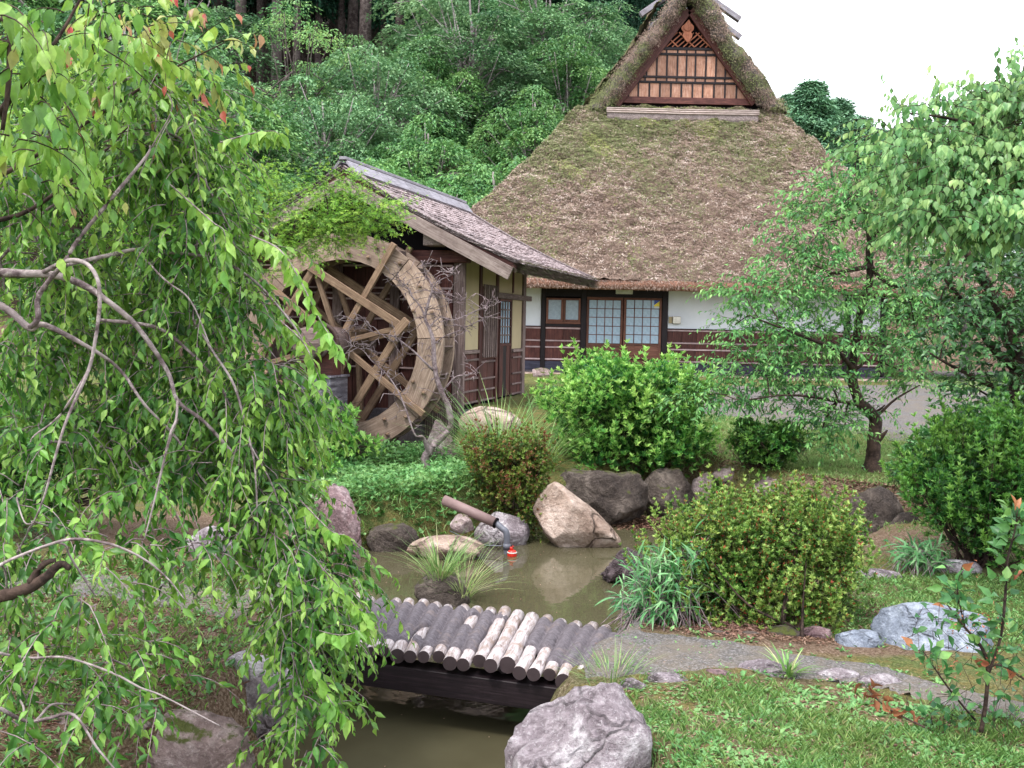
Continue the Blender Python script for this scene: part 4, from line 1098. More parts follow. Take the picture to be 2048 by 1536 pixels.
# crossed beams traced on the wheel's face (pixels of the photograph): same pattern behind
HB = (681, 686); K4 = [(633, 538), (810, 653), (690, 850), (516, 733)]; E4 = [(793, 488), (851, 828), (573, 886), (514, 546)]
def past(a, b, f): return (b[0] + (b[0] - a[0]) * f, b[1] + (b[1] - a[1]) * f)
sp = []
for k in range(4):
    a, b = K4[k], K4[(k + 1) % 4]
    sp.append((past(b, a, .04), past(a, b, .04), .10, -.105 if k % 2 == 0 else -.07))
    sp.append((HB, E4[k], .08, -.075)); sp.append((HB, past(HB, K4[k], -.04), .065, -.05))
for (a, b, w_b, yo) in sp:
    for y in (yo, WT + .07 + (yo + .07)):
        pa, pb = wl_(*a, 0), wl_(*b, 0); pa.y = pb.y = y
        ex = (pb - pa).normalized()
        beam('spoke', pa, pb, 0.055, w_b, M['spoke'], wheel, Vector((-ex.z, 0, ex.x)))
beam('spoke_tie', wl_(822, 640, 0) + Vector((0, -.12, 0)), wl_(788, 678, 0) + Vector((0, -.12, 0)), .05, .11, M['spoke'], wheel, (0.7, 0, .7))
# pegs with wedges on the rim face
cyl = None
def peg(x, z, y=-0.075, r=0.022):
    o = tubes_mesh([([(0, 0, 0), (0, .06, 0)], [r, r])], M['iron'] if False else M['spoke'], 7)
    return o
peg_me = peg(0, 0)
pegs = [(710, 477), (757, 495), (803, 527), (842, 573), (867, 625), (878, 680), (874, 735), (850, 785), (815, 833), (772, 838), (778, 868), (740, 895), (660, 475), (700, 505), (740, 515), (800, 560), (830, 622), (829, 763), (570, 540), (600, 510)]
for k, (px, py) in enumerate(pegs):
    p = wl_(px, py, 0); p.y = -.075
    rr = math.hypot(p.x, p.z)
    o = bpy.data.objects.new('peg', peg_me); COL.objects.link(o); o.parent = wheel; o.location = p
    wd = beam('wedge', p + Vector((-.035, .02, 0.005)), p + Vector((.035, .02, -.01)), .012, .022, M['board'], wheel, (0, -1, 0) if k % 2 else (0.2, 0, 1))
# hub block, axle, iron bands
box('hub_block', (-.17, -.10, -.17), (.17, WT + .10, .17), M['spoke'], wheel, .02)
axr = 0.20
ax_pts = [([(0, -1.02, 0), (0, -.98, 0), (0, -.12, 0)], [axr * .9, axr, axr]), ([(0, WT + .11, 0), (0, WT + .7, 0)], [axr, axr])]
obj('axle', tubes_mesh(ax_pts[:1], M['board'], 16), wheel); obj('axle', tubes_mesh(ax_pts[1:], M['board'], 16), wheel)
for y in (-.95, -.62, -.24):
    obj('iron_band', tubes_mesh([([(0, y, 0), (0, y + .07, 0)], [axr + .012, axr + .012])], M['iron'], 18), wheel)
# bearing stand carrying the outer end
bp = wc + MU * (-.62)
stand = thing('bearing_stand', 'sheet-clad timber block and saddle carrying the outer end of the wheel axle', 'stand', (bp.x, bp.y, 0.25), ANG)
zb = wc.z - .25
box('post', (-.27, -.24, 0), (.27, .26, zb - axr - .23), M['sheet'], stand, .01)
box('post_top', (-.29, -.26, zb - axr - .228), (.29, .28, zb - axr - .20), M['sheet'], stand, .005)
prism('saddle', [(-.24, zb - axr - .198), (.24, zb - axr - .198), (.22, zb), (axr + .005, zb)] + [(math.cos(a) * (axr + .004), zb + math.sin(a) * (axr + .004)) for a in np.linspace(0, -math.pi, 12)] + [(-.22, zb)], -.12, .12, 'y', M['brown'], stand)
strap = [([(math.cos(a) * (axr + .045), 0.0, zb + math.sin(a) * (axr + .045)) for a in np.linspace(-.25, math.pi + .25, 16)], [.03] * 16)]
obj('strap', tubes_mesh(strap, M['iron'], 6), stand)

# ================================================================== LOG BRIDGE
BZ = 0.42
f0, f1 = gz(640, 1288, BZ - .02), gz(1158, 1352, BZ - .02)
r0, r1 = gz(690, 1192, BZ - .02), gz(1212, 1256, BZ - .02)
bridge = thing('log_bridge', 'low footbridge of whitish peeled logs packed with grey mud over the pond', 'bridge', (f0 + f1) / 2 * 1.0)
B0 = (f0 + f1) / 2; bridge.location = B0
nl = 20
logtops = []
bare = {13: 1, 14: 1, 12: .6}
for i in range(nl):
    t = i / (nl - 1) 
    a = f0.lerp(f1, t); b = r0.lerp(r1, t)
    rr = [.032, .036, .039, .034][(i * 7) % 4] * (1.12 if i in (12, 13, 14, 16) else 1)
    sag = 0.015 * math.sin(math.pi * t)
    lift = 0.016 if i in (13, 14, 12) else 0.0
    d = (b - a).normalized(); a = a - d * (rng.uniform(-.02, .05)); b = b + d * rng.uniform(-.03, .05)
    a.z = b.z = BZ - rr + sag + lift; 
    L_ = (b - a).length; n = 9
    path = [(L_ * k / n - L_ / 2, rng.normal(0, .004), rng.normal(0, .003)) for k in range(n + 1)]
    me = tubes_mesh([(path, [rr * (1 + rng.normal(0, .025)) for _ in range(n + 1)])], M['log'], 14, wob=.012)
    me.materials.append(M['log_end_shade'])
    for pl in me.polygons:
        if len(pl.vertices) == 3: pl.material_index = 1; pl.use_smooth = False
    o = obj('log', me, bridge)
    y = Vector((0, 0, 1)).cross(d).normalized(); Mx = Matrix((d, y, d.cross(y))).transposed().to_4x4(); Mx.translation = (a + b) / 2 - B0; o.matrix_local = Mx
    logtops.append((a.copy(), b.copy(), rr))
# mud packed over the logs, dipping between them
nu_, nv_ = 260, 46; V = []
for iu in range(nu_):
    u = iu / (nu_ - 1); fi = -0.6 + u * (nl - 1 + 1.6)
    i = int(round(min(nl - 1, max(0, fi)))); off = fi - i
    A = f0.lerp(f1, (fi) / (nl - 1)); Bq = r0.lerp(r1, (fi) / (nl - 1))
    for iv in range(nv_):
        v = iv / (nv_ - 1)
        front = 0.10 + .05 * noise.noise(Vector((fi * .7, 3, 0))) + (.25 if i in (15, 16) else 0) ; back = 0.93 + .03 * noise.noise(Vector((fi * .9, 9, 0)))
        vv = front + (back - front) * v
        p = A.lerp(Bq, vv)
        bump_ = math.cos(max(-.5, min(.5, off)) * math.pi) * .030 - .006
        z = BZ + .015 * math.sin(math.pi * max(0, min(1, fi / (nl - 1)))) - .006 + bump_ + .008 * noise.noise(Vector((p.x * 9, p.y * 4, 0))) + .003 * noise.noise(Vector((p.x * 24, p.y * 14, 0)))
        if i in (13, 14) and abs(off) < .5: z -= .06
        if i == 12 and vv < .75: z -= .05
        if i in (16, 7, 10) and noise.noise(Vector((p.x * 6, p.y * 3, 4))) > .12: z -= .05
        if v < .03 or v > .97: z -= .04
        V.append((p.x - B0.x, p.y - B0.y, z - B0.z))
F = [[a * nv_ + b, (a + 1) * nv_ + b, (a + 1) * nv_ + b + 1, a * nv_ + b + 1] for a in range(nu_ - 1) for b in range(nv_ - 1)]
obj('mud_fill', mesh_np('mud_fill', V, F, M['mud'], True), bridge)
for (v, nm) in ((0.10, 'bearer'), (0.82, 'bearer')):
    a = f0.lerp(r0, v) + Vector((-.3, .1, 0)); b = f1.lerp(r1, v) + Vector((.35, -.14, 0))
    a.z = b.z = BZ - .16; beam('bearer', a - B0, b - B0, .14, .13, M['dark'], bridge)

# ================================================================== ROCKS
def ico(sub):
    bm = bmesh.new(); bmesh.ops.create_icosphere(bm, subdivisions=sub, radius=1.0)
    V = np.array([v.co[:] for v in bm.verts]); F = np.array([[v.index for v in f.verts] for f in bm.faces]); bm.free(); return V, F
ICO = {3: ico(3), 4: ico(4), 5: ico(5)}
def make_rock(name, label, base, size, m, seed, cuts=9, rough=0.10, sub=4, rotz=0.0, tilt=0.0, group=None, cutlo=.62, shape=None):
    """base: centre at ground; size: full extents (x, y, z)"""
    r = np.random.default_rng(seed)
    V, F = ICO[sub]; V = V.copy()
    for _ in range(cuts):
        n = r.normal(size=3); n /= np.linalg.norm(n); d = r.uniform(cutlo, .92)
        s = V @ n; over = s > d; V[over] -= np.outer((s[over] - d) * 0.93, n)
    if shape is not None: V = shape(V)
    out = []
    for v in V:
        q = Vector(v) + Vector((seed * 3.1, seed * 1.7, 0))
        k = rough * (noise.noise(q * 1.6) + .5 * noise.noise(q * 3.7) + .28 * noise.noise(q * 8.5)) + rough * .35 * (abs(noise.noise(q * 5)) - .2)
        out.append(1 + k)
    V = V * np.array(out)[:, None]
    V *= np.array(size) / 2
    if tilt: c, s = math.cos(tilt), math.sin(tilt); V = V @ np.array([[c, 0, s], [0, 1, 0], [-s, 0, c]])
    c, s = math.cos(rotz), math.sin(rotz); V = V @ np.array([[c, s, 0], [-s, c, 0], [0, 0, 1]])
    me = mesh_np(name, V, F, m, True)
    o = obj(name, me); o.location = base
    return tag(o, label, 'rock', group)
def rock_px(name, label, box_, zg, m, seed, depth=0.8, **kw):
    """box_: the stone's outline in the photograph (x0, y0, x1, y1); it stands on the level zg at its lower edge"""
    x0, y0, x1, y1 = box_
    f = gt((x0 + x1) / 2, y1) if zg is None else gz((x0 + x1) / 2, y1, zg)
    if zg is None: zg = f.z
    Y = f.y
    wdt = (at(x1, (y0 + y1) / 2, Y).x - at(x0, (y0 + y1) / 2, Y).x); dep = wdt * depth
    Yc = Y + dep * .42
    k = Yc / Y; wdt *= k
    top = at((x0 + x1) / 2, y0, Yc).z
    hgt = max(.06, top - zg); cx = at((x0 + x1) / 2, y1, Yc).x
    return make_rock(name, label, (cx, Yc, zg + hgt * .5 - hgt * .22), (wdt * 1.04, dep, hgt * 1.5), m, seed, **kw)
R = rock_px
R('boulder', 'tall purplish boulder at the left edge of the pond', (612, 962, 722, 1122), 0.0, M['rock_pink'], 3, .8, rough=.1, sub=5)
R('boulder', 'low dark brown stone right of the tall purplish boulder', (722, 1042, 835, 1104), 0.0, M['rock_dark'], 4, .6)
R('boulder', 'flat tan stone in the water behind the grass tuft', (815, 1072, 975, 1122), 0.0, M['rock_tan'], 5, .6, rough=.07)
R('boulder', 'pale stone behind the drainpipe', (950, 1018, 1056, 1092), 0.0, M['rock_pale'], 6, .8)
def peak(V):
    k = np.clip((V[:, 2] + .3), 0, 1.3); V = V.copy(); V[:, 0] = V[:, 0] * (1 - .45 * k) - .32 * k; return V
R('boulder', 'large pale peaked boulder with crack lines at the water edge', (1052, 972, 1244, 1100), 0.0, M['rock_tan'], 7, .7, sub=5, rough=.06, cutlo=.5, shape=peak)
R('boulder', 'brown shaded stone behind the peaked boulder', (1105, 925, 1290, 1050), 0.02, M['rock_dark'], 8, .6, sub=5, rough=.16, cuts=13)
R('boulder', 'blackish boulder below the bright bush', (1282, 940, 1384, 1036), 0.02, M['rock_dark'], 9, .8, sub=5, rough=.12, cuts=12)
R('boulder', 'egg-shaped upright brown stone right of the blackish boulder', (1378, 944, 1432, 1030), 0.02, M['rock_moss'], 10, .9, cuts=4, rough=.05)
R('boulder', 'dark flat-topped boulder behind the speckled azalea', (1686, 978, 1806, 1100), 0.0, M['rock_dark'], 12, .8, cuts=5)
R('boulder', 'round brown boulder right of the pond inlet', (1766, 1026, 1880, 1128), 0.0, M['rock_dark'], 13, .8, cuts=5)
R('flat_stone', 'small bright flat stone on the grass behind the azalea', (1708, 1138, 1808, 1166), .38, M['rock_pale'], 14, .5, rough=.06)
R('slab', 'large pale blue-grey slab lying on the lawn', (1745, 1205, 1990, 1312), .40, M['rock_blue'], 15, .75, rough=.08, sub=5, cuts=12)
R('slab', 'broken grey stone at the left end of the pale slab', (1660, 1258, 1765, 1300), .40, M['rock_blue'], 16, .6)
R('boulder', 'big lilac-grey foreground boulder beside the bridge', (985, 1385, 1330, 1740), .0, M['rock_pale'], 41, .75, rough=.13, sub=5, cuts=14, cutlo=.72)
R('boulder', 'grey boulder on the left bank under the weeping branches', (428, 1300, 598, 1466), .1, M['rock_pale'], 18, .7, rough=.12, sub=5)
R('boulder', 'long mossy stone at the lower left of the bank', (250, 1425, 512, 1640), .0, M['rock_moss'], 19, .55, rough=.1, sub=5)
R('boulder', 'flat mossy stone in the lower left corner', (60, 1416, 300, 1500), .3, M['rock_moss'], 20, .6, sub=4)
R('porous_rock', 'small dark porous rock standing in the water', (1202, 1104, 1306, 1170), 0.0, M['rock_rough'], 21, .7, rough=.3, sub=5)
R('island_rock', 'small brown rock carrying the grass tuft in the pond', (832, 1145, 938, 1212), 0.0, M['rock_dark'], 22, .8, rough=.16)
R('boulder', 'grey wedge-shaped stone at the foot of the bare tree', (850, 842, 932, 928), None, M['rock_moss'], 23, .8, cutlo=.5, shape=peak)
R('boulder', 'smooth tan stone at the corner of the mill shed', (918, 812, 1040, 868), None, M['rock_tan'], 24, .7, cuts=4, rough=.05)
R('boulder', 'flat grey stone under the wheel rim', (776, 848, 872, 900), None, M['rock_pale'], 25, .6)
R('boulder', 'stone half hidden under the weeping branches beside the far path', (378, 1054, 500, 1118), None, M['rock_pale'], 26, .6)
R('boulder', 'low purple-grey stone left of the tall purplish boulder', (560, 1040, 640, 1130), .05, M['rock_tan'], 27, .7)
R('stepping_stone', 'rounded grey stone below the mill window post', (1060, 736, 1104, 754), 1.0, M['rock_moss'], 28, .7, cuts=4)
edge = [(1474, 1322, 1606, 1362, 'longest whitish edging stone along the path'), (1288, 1348, 1382, 1378, 'flat pale edging stone near the big boulder'), (1396, 1342, 1474, 1368, 'small brown edging stone between two pale ones'),
        (1632, 1338, 1716, 1366, 'edging stone right of the longest one'), (1716, 1352, 1800, 1378, 'rightmost edging stone of the path'), (1238, 1356, 1292, 1386, 'smallest edging stone touching the big boulder')]
for k, (a, b, c, d, l) in enumerate(edge):
    R('edging_stone', l, (a, b, c, d), .40, M['rock_pale'] if k != 2 else M['rock_pink'], 50 + k, .5, group='stones edging the path', sub=4, rough=.12)
row = [(1400, 1258, 1470, 1286, 'leftmost low stone under the speckled azalea'), (1470, 1262, 1530, 1290, 'second low stone from the left under the azalea'), (1528, 1250, 1600, 1286, 'mossy low stone in the middle of the row under the azalea'), (1598, 1252, 1672, 1284, 'purplish low stone at the right end of the row')]
for k, (a, b, c, d, l) in enumerate(row):
    R('edging_stone', l, (a, b, c, d), .40, M['rock_dark'] if k != 3 else M['rock_pink'], 60 + k, .6, group='low stones under the azalea', sub=3)
back = [(1130, 940, 1200, 968, 'small stone on the bank under the bright bush'), (1420, 930, 1500, 962, 'flattish stone on the bank left of the plum tree'), (1500, 948, 1600, 985, 'flat brown stone in front of the round bush'), (900, 1028, 950, 1060, 'grey stone under the upper end of the drainpipe'), (1880, 1118, 1960, 1150, 'grey stone on the grass below the right azalea')]
for k, (a, b, c, d, l) in enumerate(back):
    R('boulder', l, (a, b, c, d), None if k != 3 else .2, M['rock_moss'] if k != 4 else M['rock_pale'], 70 + k, .7, sub=3)

# ================================================================== PIPE, FLOAT, HOSE
pA, pB, pC, pD = at(888, 1000, 9.75), at(992, 1046, 9.55), at(1010, 1062, 9.5), gz(1011, 1116, -.02)
pD = Vector((pC.x, pC.y, -.05))
pipe = thing('drainpipe', 'brown-sheathed pipe with grey plastic elbow dipping into the pond', 'pipe', pD)
rel = lambda *P: [tuple(Vector(p) - pD) for p in P]
obj('sheath', tubes_mesh([(rel(pA, pA.lerp(pB, .5), pB), [.05, .05, .048])], M['sheath'], 14), pipe)
obj('sheath_rim', tubes_mesh([(rel(pB - (pB - pA).normalized() * .01, pB + (pB - pA).normalized() * .006), [.052, .052])], M['void'], 14), pipe)
obj('inner_pipe', tubes_mesh([(smooth_path(np.array(rel(pB, pB.lerp(pC, .7), pC + Vector((.01, 0, -.01)), pC + Vector((.02, 0, -.10)), Vector((pC.x + .02, pC.y, -.05)))), 5), .030)], M['pvc'], 12), pipe)
for q in (.12, .27):
    obj('collar', tubes_mesh([(rel(pC + Vector((.02, 0, -q)), pC + Vector((.02, 0, -q - .05))), [.036, .036])], M['pvc'], 12), pipe)
fb = gz(1024, 1112, 0.0)
fl = thing('float_valve', 'small red plastic float bobbing beside the drainpipe', 'float', fb)
obj('body', tubes_mesh([([(0, 0, -.03), (0, 0, 0), (0, 0, .02), (0, 0, .05), (0, 0, .058)], [.03, .044, .046, .036, .02])], M['red'], 14), fl)
obj('band', tubes_mesh([([(0, 0, .03), (0, 0, .038)], [.047, .047])], M['signwhite'], 14), fl)
obj('neck', tubes_mesh([([(-.005, 0, .055), (-.005, 0, .08), (.01, 0, .095)], [.018, .016, .012])], M['red'], 8), fl)
hose = smooth_path(np.array([tuple(at(900, 1062, 9.9)), tuple(at(935, 1078, 9.7)), tuple(at(970, 1090, 9.55)), tuple(at(1004, 1092, 9.5))]), 6)
tag(obj('hose', tubes_mesh([(hose, .006)], M['pvc'], 5)), 'thin grey hose hanging to the elbow of the drainpipe', 'hose')
# ================================================================== PLANTS
def _norm(a): return a / (np.linalg.norm(a, axis=-1, keepdims=True) + 1e-9)
TPL = {}
TPL['fold'] = (np.array([[0, 0, 0], [.45, .5, .10], [1, 0, -.06], [.45, -.5, .10]]), np.array([[0, 2, 1], [0, 3, 2]]))
TPL['leaf'] = (np.array([[0, 0, 0], [.20, .34, .09], [.20, -.34, .07], [.48, .5, .08], [.48, -.5, .10], [.5, 0, -.03], [.78, .25, -.05], [.78, -.22, -.02], [1.04, .05, -.24]]),
               np.array([[0, 5, 1], [0, 2, 5], [1, 5, 3], [2, 4, 5], [3, 5, 6], [4, 7, 5], [5, 8, 6], [5, 7, 8]]))
_b = []
for k in range(5):
    x = k / 4; w = [.35, .5, .45, .3, 0][k]; z = -.55 * x * x
    _b += [[x, w, z], [x, -w, z]]
TPL['blade'] = (np.array(_b), np.array([[2 * k, 2 * k + 1, 2 * k + 3] for k in range(4)] + [[2 * k, 2 * k + 3, 2 * k + 2] for k in range(3)]))
_v = [[0, 0, 0]]; _f = []
for k, (a, l) in enumerate([(-118, .45), (-62, .8), (0, 1.0), (62, .8), (118, .45)]):
    a = math.radians(a)
    for (da, rr) in ((-.22, .42), (0, 1), (.22, .42)):
        _v.append([.1 + l * rr * math.cos(a + da) * .6 + .25, l * rr * math.sin(a + da) * .6, -.12 * l * rr])
    _f += [[0, 1 + 3 * k, 2 + 3 * k], [0, 2 + 3 * k, 3 + 3 * k]]
TPL['palm'] = (np.array(_v), np.array(_f))
TPL['needle'] = (np.array([[0, .2, 0], [0, -.2, 0], [.5, .5, -.08], [.5, -.5, -.08], [1, 0, -.35]]), np.array([[0, 1, 3], [0, 3, 2], [2, 3, 4]]))

class Leaves:
    def __init__(s): s.p, s.d, s.n, s.l, s.w, s.t = [], [], [], [], [], []
    def add(s, p, d, n, l, w, t):
        k = len(p); s.p.append(p); s.d.append(_norm(d)); s.n.append(n)
        s.l.append(np.broadcast_to(l, k)); s.w.append(np.broadcast_to(w, k)); s.t.append(np.broadcast_to(t, k))
    def arrays(s):
        p, d, n, l, w, t = [np.concatenate(a) for a in (s.p, s.d, s.n, s.l, s.w, s.t)]
        y = _norm(np.cross(n, d)); z = np.cross(d, y)
        return p, d, y, z, l, w, t
    def mesh(s, kind, m, loc, sel=None, name='leaves'):
        p, d, y, z, l, w, t = s.arrays()
        if sel is not None: p, d, y, z, l, w, t = [a[sel] for a in (p, d, y, z, l, w, t)]
        T, Fc = TPL[kind]; k = len(T)
        V = p[:, None] + d[:, None] * (T[None, :, 0:1] * l[:, None, None]) + y[:, None] * (T[None, :, 1:2] * w[:, None, None]) + z[:, None] * (T[None, :, 2:3] * l[:, None, None])
        F = (Fc[None] + (np.arange(len(p)) * k)[:, None, None]).reshape(-1, 3)
        return mesh_np(name, V.reshape(-1, 3), F, m, False, tint=np.repeat(t, k), loc=loc)
    def build(s, kind, m, parent, loc, singles=0, part='foliage'):
        """the leaves that show largest become parts of their own, the rest one joined part"""
        p, d, y, z, l, w, t = s.arrays(); n = len(p); rest = np.ones(n, bool)
        if singles:
            px, py, dep = project(p + d * l[:, None] * .5)
            face = np.abs((z * _norm(np.array([0, 0, CAM_Z]) - p)).sum(1))
            size = np.where((dep > .1) & (px > 5) & (px < 2043) & (py > 5) & (py < 1531), l / np.maximum(dep, .1) * (0.25 + face), 0)
            idx = np.argsort(-size)[:singles]; idx = idx[size[idx] > 0]; rest[idx] = False
            var = []
            qs = np.quantile(t[idx], np.linspace(0.04, .96, 10))
            T, Fc = TPL[kind]
            for q in qs: var.append(mesh_np('leaf', T * [1, 1, 1], Fc, m, False, tint=np.full(len(T), q)))
            for i in idx:
                o = bpy.data.objects.new('leaf', var[int(np.argmin(np.abs(qs - t[i])))]); COL.objects.link(o); o.parent = parent
                Mx = Matrix.Identity(4)
                for r in range(3):
                    Mx[r][0] = d[i, r] * l[i]; Mx[r][1] = y[i, r] * w[i]; Mx[r][2] = z[i, r] * l[i]; Mx[r][3] = p[i, r] - loc[r]
                o.matrix_local = Mx
        o = obj(part, s.mesh(kind, m, loc, rest if singles else None), parent, kind='stuff')
        return o

def twig_cloud(L, blobs, n_per, tlen, leaf_l, leaf_w, nleaf, grav=1.0, hang=.8, side=.55, tint=(0.0, 1.0), spread=(1, 1, 1), down0=.2, tipred=0.0, r=rng, outward=.7):
    """twigs start inside ellipsoids and droop; leaves sit alternately along them. returns twig paths"""
    paths = []
    tot = sum(b[6] if len(b) > 6 else 1 for b in blobs)
    for b in blobs:
        c = np.array(b[:3]); R_ = np.array(b[3:6]); k = max(3, int(n_per * (b[6] if len(b) > 6 else 1)))
        u = _norm(r.normal(size=(k, 3))); rad = r.random(k) ** .45
        P0 = c + u * rad[:, None] * R_
        D = _norm(u * outward * [1, 1, .5] + r.normal(0, .5, (k, 3)) * [1, 1, .5] + [0, 0, -down0])
        ln = tlen * r.uniform(.5, 1.25, k)
        ns = 7; pts = [P0]; cur = P0.copy(); dd = D.copy()
        for s_ in range(ns - 1):
            cur = cur + dd * (ln / (ns - 1))[:, None]; dd = _norm(dd + np.array([0, 0, -grav * .28]) + r.normal(0, .06, (k, 3))); pts.append(cur)
        Pt = np.stack(pts, 1)                                    # k, ns, 3
        for i in range(k): paths.append(Pt[i])
        bt = r.normal(0, .10, k)
        for j in range(nleaf):
            f = (j + .6 + r.uniform(-.3, .3, k)) / nleaf; f = np.clip(f * .95 + .05, 0, .999) * (ns - 1); i0 = f.astype(int); fr = (f - i0)[:, None]
            pos = Pt[np.arange(k), i0] * (1 - fr) + Pt[np.arange(k), i0 + 1] * fr
            ax = _norm(Pt[np.arange(k), i0 + 1] - Pt[np.arange(k), i0])
            sd_ = _norm(np.cross(ax, r.normal(size=(k, 3)) * .5 + [0, 0, 1])) * (1 if j % 2 else -1)
            ld = _norm(sd_ * side + ax * .5 + np.array([0, 0, -hang]) + r.normal(0, .25, (k, 3)))
            nn = _norm(r.normal(0, .45, (k, 3)) + np.array([0, -.25, .9]) + ax * .2)
            sz = r.uniform(.5, 1.2, k) * (1.0 - .3 * (j / nleaf))
            frac = (j / nleaf)
            tt = np.clip(tint[0] + (tint[1] - tint[0]) * (r.random(k) * .62 + .38 * frac) + bt, 0, 1)
            if tipred: tt = np.where((frac > .6) & (r.random(k) < tipred), r.uniform(.86, 1, k), np.minimum(tt, .78))
            L.add(pos, ld, nn, leaf_l * sz, leaf_w * sz, tt)
    return paths
def pb(px, py, Y, rx, ry, w=1.0, rd=None):
    """ellipsoid seen at a pixel: radii given in pixels of the photograph"""
    c = at(px, py, Y); s = Y / FPX
    return (c.x, c.y, c.z, rx * s, (rd if rd else min(rx, ry) * s * .9), ry * s, w)
def pathpx(L_, k_=1.0):
    """[(px, py, Y, radius)] -> smooth (points, radii)"""
    P = [tuple(at(a, b, Y)) + (r,) for a, b, Y, r in L_]
    S = smooth_path(P, 5); return S[:, :3], np.abs(S[:, 3]) * k_
def nearest_on(paths, p):
    best = None
    for P, R_ in paths:
        d = np.linalg.norm(P - p, axis=1); i = int(np.argmin(d))
        if best is None or d[i] < best[0]: best = (d[i], P[i], R_[i])
    return best
def link_limb(paths, target, r0=.02, sagx=.15, r=rng):
    """a limb grown from the nearest existing wood to the target"""
    d, q, rad = nearest_on(paths, np.array(target)); t = np.array(target)
    mid = (q + t) / 2 + np.array([0, 0, .12 * d]) + r.normal(0, .06 * d, 3)
    S = smooth_path(np.array([q, q * .7 + mid * .3 + r.normal(0, .03 * d, 3), mid, t]), 4)
    return (S, np.linspace(min(rad * .8, r0 * 1.6), r0 * .45, len(S)))
def twig_mesh(paths, r0, r1, m, loc, seg=3):
    return tubes_mesh([(P, np.linspace(r0, r1, len(P))) for P in paths], m, seg, loc)

# ---- 1. weeping cherry, foreground left ------------------------------------
wr = np.random.default_rng(101)
Yc = 4.1
root = (-2.75, 3.6); rz = hz1(*root)
T = []
tr = [(-500, 1150, 3.7, .11), (-420, 800, 3.75, .10), (-300, 600, 3.8, .08), (-150, 540, 3.9, .055)]
main = [
 [(-150, 540, 3.9, .04), (20, 546, 4.0, .027), (110, 550, 4.05, .024), (170, 572, 4.1, .021), (215, 602, 4.1, .018), (273, 652, 4.15, .016), (335, 742, 4.2, .014), (355, 801, 4.2, .012), (410, 845, 4.25, .011), (469, 910, 4.3, .009)],
 [(-150, 560, 3.9, .035), (-40, 600, 4.0, .028), (12, 617, 4.0, .022), (59, 656, 4.0, .021), (90, 650, 4.0, .018), (187, 700, 4.1, .012), (242, 742, 4.2, .010), (289, 809, 4.2, .009), (352, 875, 4.3, .008), (398, 949, 4.4, .007), (450, 1010, 4.4, .005)],
 [(59, 656, 4.0, .018), (76, 637, 3.95, .017), (78, 590, 3.95, .016), (129, 523, 3.9, .013), (156, 480, 3.9, .012), (225, 395, 3.9, .011), (293, 312, 3.95, .008), (300, 290, 3.95, .004)],
 [(80, 548, 4.05, .014), (133, 522, 3.9, .014), (172, 527, 3.85, .013), (195, 559, 3.8, .012), (199, 609, 3.8, .012), (191, 676, 3.8, .010), (176, 742, 3.8, .010), (129, 851, 3.75, .008), (90, 988, 3.75, .006), (66, 1047, 3.75, .004)],
 [(176, 742, 3.8, .007), (120, 830, 3.8, .006), (70, 870, 3.8, .005), (60, 885, 3.8, .003)],
 [(130, 530, 4.1, .014), (230, 508, 4.3, .013), (273, 499, 4.35, .012), (332, 504, 4.4, .011), (430, 517, 4.5, .010), (500, 555, 4.55, .009), (547, 602, 4.6, .008), (598, 668, 4.6, .007), (622, 730, 4.6, .005), (624, 790, 4.6, .003)],
 [(200, 640, 4.2, .011), (281, 648, 4.3, .012), (332, 664, 4.35, .011), (387, 711, 4.4, .010), (415, 740, 4.4, .009), (437, 766, 4.45, .008), (480, 850, 4.5, .006), (530, 930, 4.5, .004)],
 [(387, 640, 4.4, .008), (426, 703, 4.35, .008), (469, 773, 4.3, .008), (496, 871, 4.3, .008), (508, 920, 4.3, .007), (512, 969, 4.3, .006), (516, 1066, 4.3, .004)],
 [(500, 890, 4.3, .006), (540, 960, 4.3, .005), (562, 1020, 4.35, .004), (600, 1120, 4.35, .003), (622, 1230, 4.35, .002)],
 [(355, 801, 4.1, .008), (352, 840, 4.05, .008), (340, 871, 4.0, .008), (312, 988, 4.0, .006), (289, 1078, 3.95, .004)],
 [(-470, 1120, 3.7, .03), (-260, 1130, 3.6, .018), (-80, 1160, 3.5, .012), (22, 1119, 3.6, .009), (90, 1092, 3.6, .008), (148, 1078, 3.6, .008), (223, 1089, 3.6, .007), (289, 1119, 3.65, .006), (334, 1156, 3.7, .005), (370, 1200, 3.7, .003)],
 [(-470, 1180, 3.7, .03), (-260, 1220, 3.55, .016), (-60, 1290, 3.4, .010), (48, 1315, 3.5, .007), (130, 1315, 3.5, .006), (223, 1345, 3.5, .006), (280, 1375, 3.5, .005), (327, 1393, 3.55, .005), (442, 1453, 3.6, .003)],
 [(-480, 1240, 3.7, .03), (-260, 1330, 3.5, .018), (-40, 1400, 3.3, .012), (48, 1441, 3.4, .009), (100, 1436, 3.4, .009), (148, 1430, 3.4, .008), (193, 1494, 3.4, .006), (235, 1545, 3.4, .004)],
 [(530, 1180, 4.3, .005), (571, 1275, 4.25, .005), (590, 1330, 4.25, .004), (608, 1390, 4.25, .003)],
 [(273, 499, 4.35, .006), (330, 560, 4.2, .006), (380, 600, 4.2, .005), (420, 690, 4.2, .004)],
 [(300, 300, 4.0, .004), (345, 210, 4.1, .004), (300, 160, 4.2, .003)],
 [(230, 270, 4.2, .008), (350, 270, 4.3, .008), (390, 330, 4.3, .007), (430, 400, 4.35, .006), (462, 460, 4.4, .004)],
 [(0, 520, 4.3, .010), (80, 430, 4.3, .009), (180, 370, 4.3, .006), (240, 350, 4.3, .004)],
 [(80, 880, 4.4, .008), (230, 900, 4.5, .007), (300, 960, 4.5, .006), (370, 1060, 4.5, .005), (400, 1130, 4.5, .003)],
]
